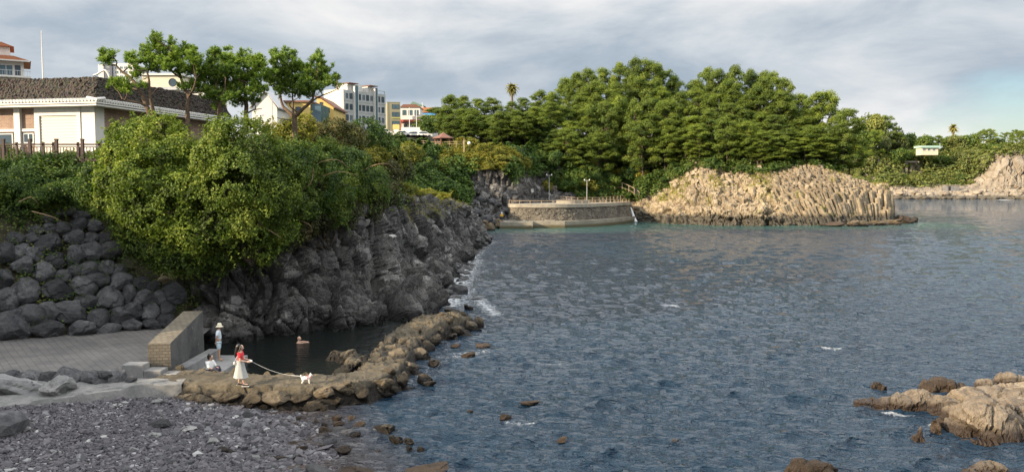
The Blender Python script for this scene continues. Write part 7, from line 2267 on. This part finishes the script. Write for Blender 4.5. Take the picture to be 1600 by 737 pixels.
# --- figure in yellow on the far jetty
q = P(784, 343, 159)
o = tag(empty('person', (q[0], q[1], 1.324), 1.2), 'person in a yellow jacket and pale hat on the far jetty', 'person')
J = dict(pelvis=(0, 0, .93), belly=(.01, 0, 1.10), chest=(.0, 0, 1.32), neck=(.02, 0, 1.47), head0=(.03, 0, 1.54), head=(.04, 0, 1.62),
         shL=(.0, .19, 1.41), elL=(-.02, .26, 1.13), wrL=(.10, .22, .93), shR=(.0, -.19, 1.41), elR=(-.02, -.26, 1.13), wrR=(.10, -.22, .92),
         hipL=(0, .10, .88), knL=(.02, .11, .49), anL=(-.02, .12, .075), toeL=(.15, .14, .035), hipR=(0, -.10, .88), knR=(.03, -.10, .49), anR=(.03, -.11, .075), toeR=(.20, -.13, .035))
obj('body', body_mesh(J, SKIN, (1, 0, -.1), (.5, .5)), SKM, o, smooth=True)
obj('jacket', garment([(0, 0, .86), (.01, 0, 1.12), (0, 0, 1.32), (.02, 0, 1.455), (0, .195, 1.41), (-.02, .26, 1.15), (.08, .23, .97), (0, -.195, 1.41), (-.02, -.26, 1.15), (.08, -.23, .96)], [(0, 1), (1, 2), (2, 3), (2, 4), (4, 5), (5, 6), (2, 7), (7, 8), (8, 9)], [.18, .165, .175, .075, .085, .08, .055, .085, .08, .055]), cloth('yellow_jacket', (.72, .42, .03)), o, smooth=True)
obj('trousers', garment([(0, 0, .95), (0, .03, .90), (.01, .11, .80), (.02, .115, .48), (-.02, .12, .12), (0, -.03, .90), (.01, -.105, .80), (.025, -.105, .48), (.03, -.11, .12)], [(0, 1), (1, 2), (2, 3), (3, 4), (0, 5), (5, 6), (6, 7), (7, 8)], [.15, .13, .11, .08, .06, .13, .11, .08, .06]), cloth('dark_trousers', (.04, .04, .05)), o, smooth=True)
mb = MB(); lathe(mb, [(.005, .13), (.08, .12), (.112, .06), (.12, .0), (.18, -.03), (.178, -.04), (.115, -.012)], 18, (.04, 0, 1.665))
obj('hat', mb, M['lamp_white'], o, smooth=True)
# ------------------------------------------------------------------ sky, sun, camera
SUN_EL = math.radians(19)
SD = np.array([-.87, -.49]); SD = SD / np.linalg.norm(SD)
SDIR = np.array([SD[0] * math.cos(SUN_EL), SD[1] * math.cos(SUN_EL), math.sin(SUN_EL)])
L = bpy.data.lights.new('sun', 'SUN')
L.energy = 5.0
L.angle = math.radians(.55)
L.color = (1., .82, .58)
lo_ = bpy.data.objects.new('sun', L)
COL.objects.link(lo_)
lo_.rotation_euler = Vector(SDIR).to_track_quat('Z', 'Y').to_euler()

W = bpy.data.worlds.new('World')
SC.world = W
W.use_nodes = True
nt = W.node_tree
bg = nt.nodes['Background']
sky = nd(nt, 'ShaderNodeTexSky', sky_type='NISHITA')
sky.sun_disc = False
sky.sun_elevation = SUN_EL
sky.sun_rotation = math.atan2(SD[0], SD[1]) % (2 * math.pi)
sky.altitude = 0
sky.air_density = 1.; sky.dust_density = 1.; sky.ozone_density = 1.
tc = nd(nt, 'ShaderNodeTexCoord')
sp = nd(nt, 'ShaderNodeSeparateXYZ', inp={0: tc.outputs['Generated']})
az = mth(nt, 'ARCTAN2', sp.outputs['X'], sp.outputs['Y'])
el = sp.outputs['Z']
cv = nd(nt, 'ShaderNodeCombineXYZ', inp={'X': az, 'Y': mth(nt, 'MULTIPLY', el, 2.4), 'Z': 0.})
base = tex_noise(nt, cv.outputs[0], 2.1, 6, .55, .35)
fine = tex_noise(nt, cv.outputs[0], 5.5, 7, .6, .4)
dens = mth(nt, 'ADD', mth(nt, 'MULTIPLY', base, .7), mth(nt, 'MULTIPLY', fine, .42))
# clear gap low on the right-hand side of the bay
gx = nd(nt, 'ShaderNodeMapRange', interpolation_type='SMOOTHSTEP', inp={'Value': az, 'From Min': .30, 'From Max': .60}).outputs[0]
gz = nd(nt, 'ShaderNodeMapRange', interpolation_type='SMOOTHSTEP', inp={'Value': el, 'From Min': .10, 'From Max': .16, 'To Min': 1., 'To Max': 0.}).outputs[0]
dens = mth(nt, 'SUBTRACT', mth(nt, 'ADD', dens, .34), mth(nt, 'MULTIPLY', mth(nt, 'MULTIPLY', gx, gz), .43))
cov = nd(nt, 'ShaderNodeMapRange', interpolation_type='SMOOTHSTEP', inp={'Value': dens, 'From Min': .38, 'From Max': .66}).outputs[0]
# shade of the cloud deck: light and dark rolls, brighter overhead
cv2 = nd(nt, 'ShaderNodeCombineXYZ', inp={'X': mth(nt, 'ADD', mth(nt, 'MULTIPLY', az, .8), 3.1), 'Y': mth(nt, 'MULTIPLY', el, 2.9), 'Z': 1.7})
sh = tex_noise(nt, cv2.outputs[0], 3.3, 7, .55, .35)
lift = nd(nt, 'ShaderNodeMapRange', inp={'Value': el, 'From Min': .12, 'From Max': .24, 'To Min': 0., 'To Max': .22}).outputs[0]
low = nd(nt, 'ShaderNodeMapRange', inp={'Value': el, 'From Min': .03, 'From Max': .11, 'To Min': .34, 'To Max': -.02}).outputs[0]
sh = mth(nt, 'ADD', mth(nt, 'ADD', mth(nt, 'ADD', mth(nt, 'MULTIPLY', sh, .8), mth(nt, 'MULTIPLY', fine, .48)), -.15), mth(nt, 'ADD', lift, low))
ccol = ramp(nt, sh, [(.30, (1.7, 2.15, 2.65)), (.46, (2.35, 2.75, 3.2)), (.60, (3.5, 3.75, 4.0)), (.80, (5.2, 5.1, 5.0))])
skyb = mixc(nt, 1., sky.outputs[0], (.62, .66, .70), 'MULTIPLY')
# unseen sky towards the zenith brightened, added as fill light for the scene
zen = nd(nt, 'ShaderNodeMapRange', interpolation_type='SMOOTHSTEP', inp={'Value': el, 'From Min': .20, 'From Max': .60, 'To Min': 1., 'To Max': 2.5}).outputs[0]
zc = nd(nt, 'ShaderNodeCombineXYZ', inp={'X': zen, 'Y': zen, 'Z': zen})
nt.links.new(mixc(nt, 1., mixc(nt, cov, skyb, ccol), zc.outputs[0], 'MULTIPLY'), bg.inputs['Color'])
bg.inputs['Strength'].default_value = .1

cam = bpy.data.cameras.new('camera')
cam.sensor_fit = 'HORIZONTAL'
cam.sensor_width = 36.
cam.lens = 36. * F / 1600
cam.clip_start = .5; cam.clip_end = 20000
co = bpy.data.objects.new('camera', cam)
COL.objects.link(co)
co.location = (0, 0, H)
co.rotation_euler = (math.pi / 2 - TH, 0, 0)
SC.camera = co
vs = SC.view_settings
vs.view_transform = 'Standard'; vs.look = 'None'; vs.gamma = 1; vs.exposure = .92; vs.use_curve_mapping = False
SC.render.engine = 'CYCLES'
cy = SC.cycles
cy.max_bounces = 5; cy.diffuse_bounces = 2; cy.glossy_bounces = 2; cy.transmission_bounces = 2; cy.transparent_max_bounces = 4
cy.caustics_reflective = False; cy.caustics_refractive = False
cy.sample_clamp_indirect = 4.
cy.use_denoising = True
cy.denoiser = 'OPENIMAGEDENOISE'
cy.denoising_input_passes = 'RGB_ALBEDO_NORMAL'
cy.denoising_prefilter = 'ACCURATE'
SC.render.film_transparent = False
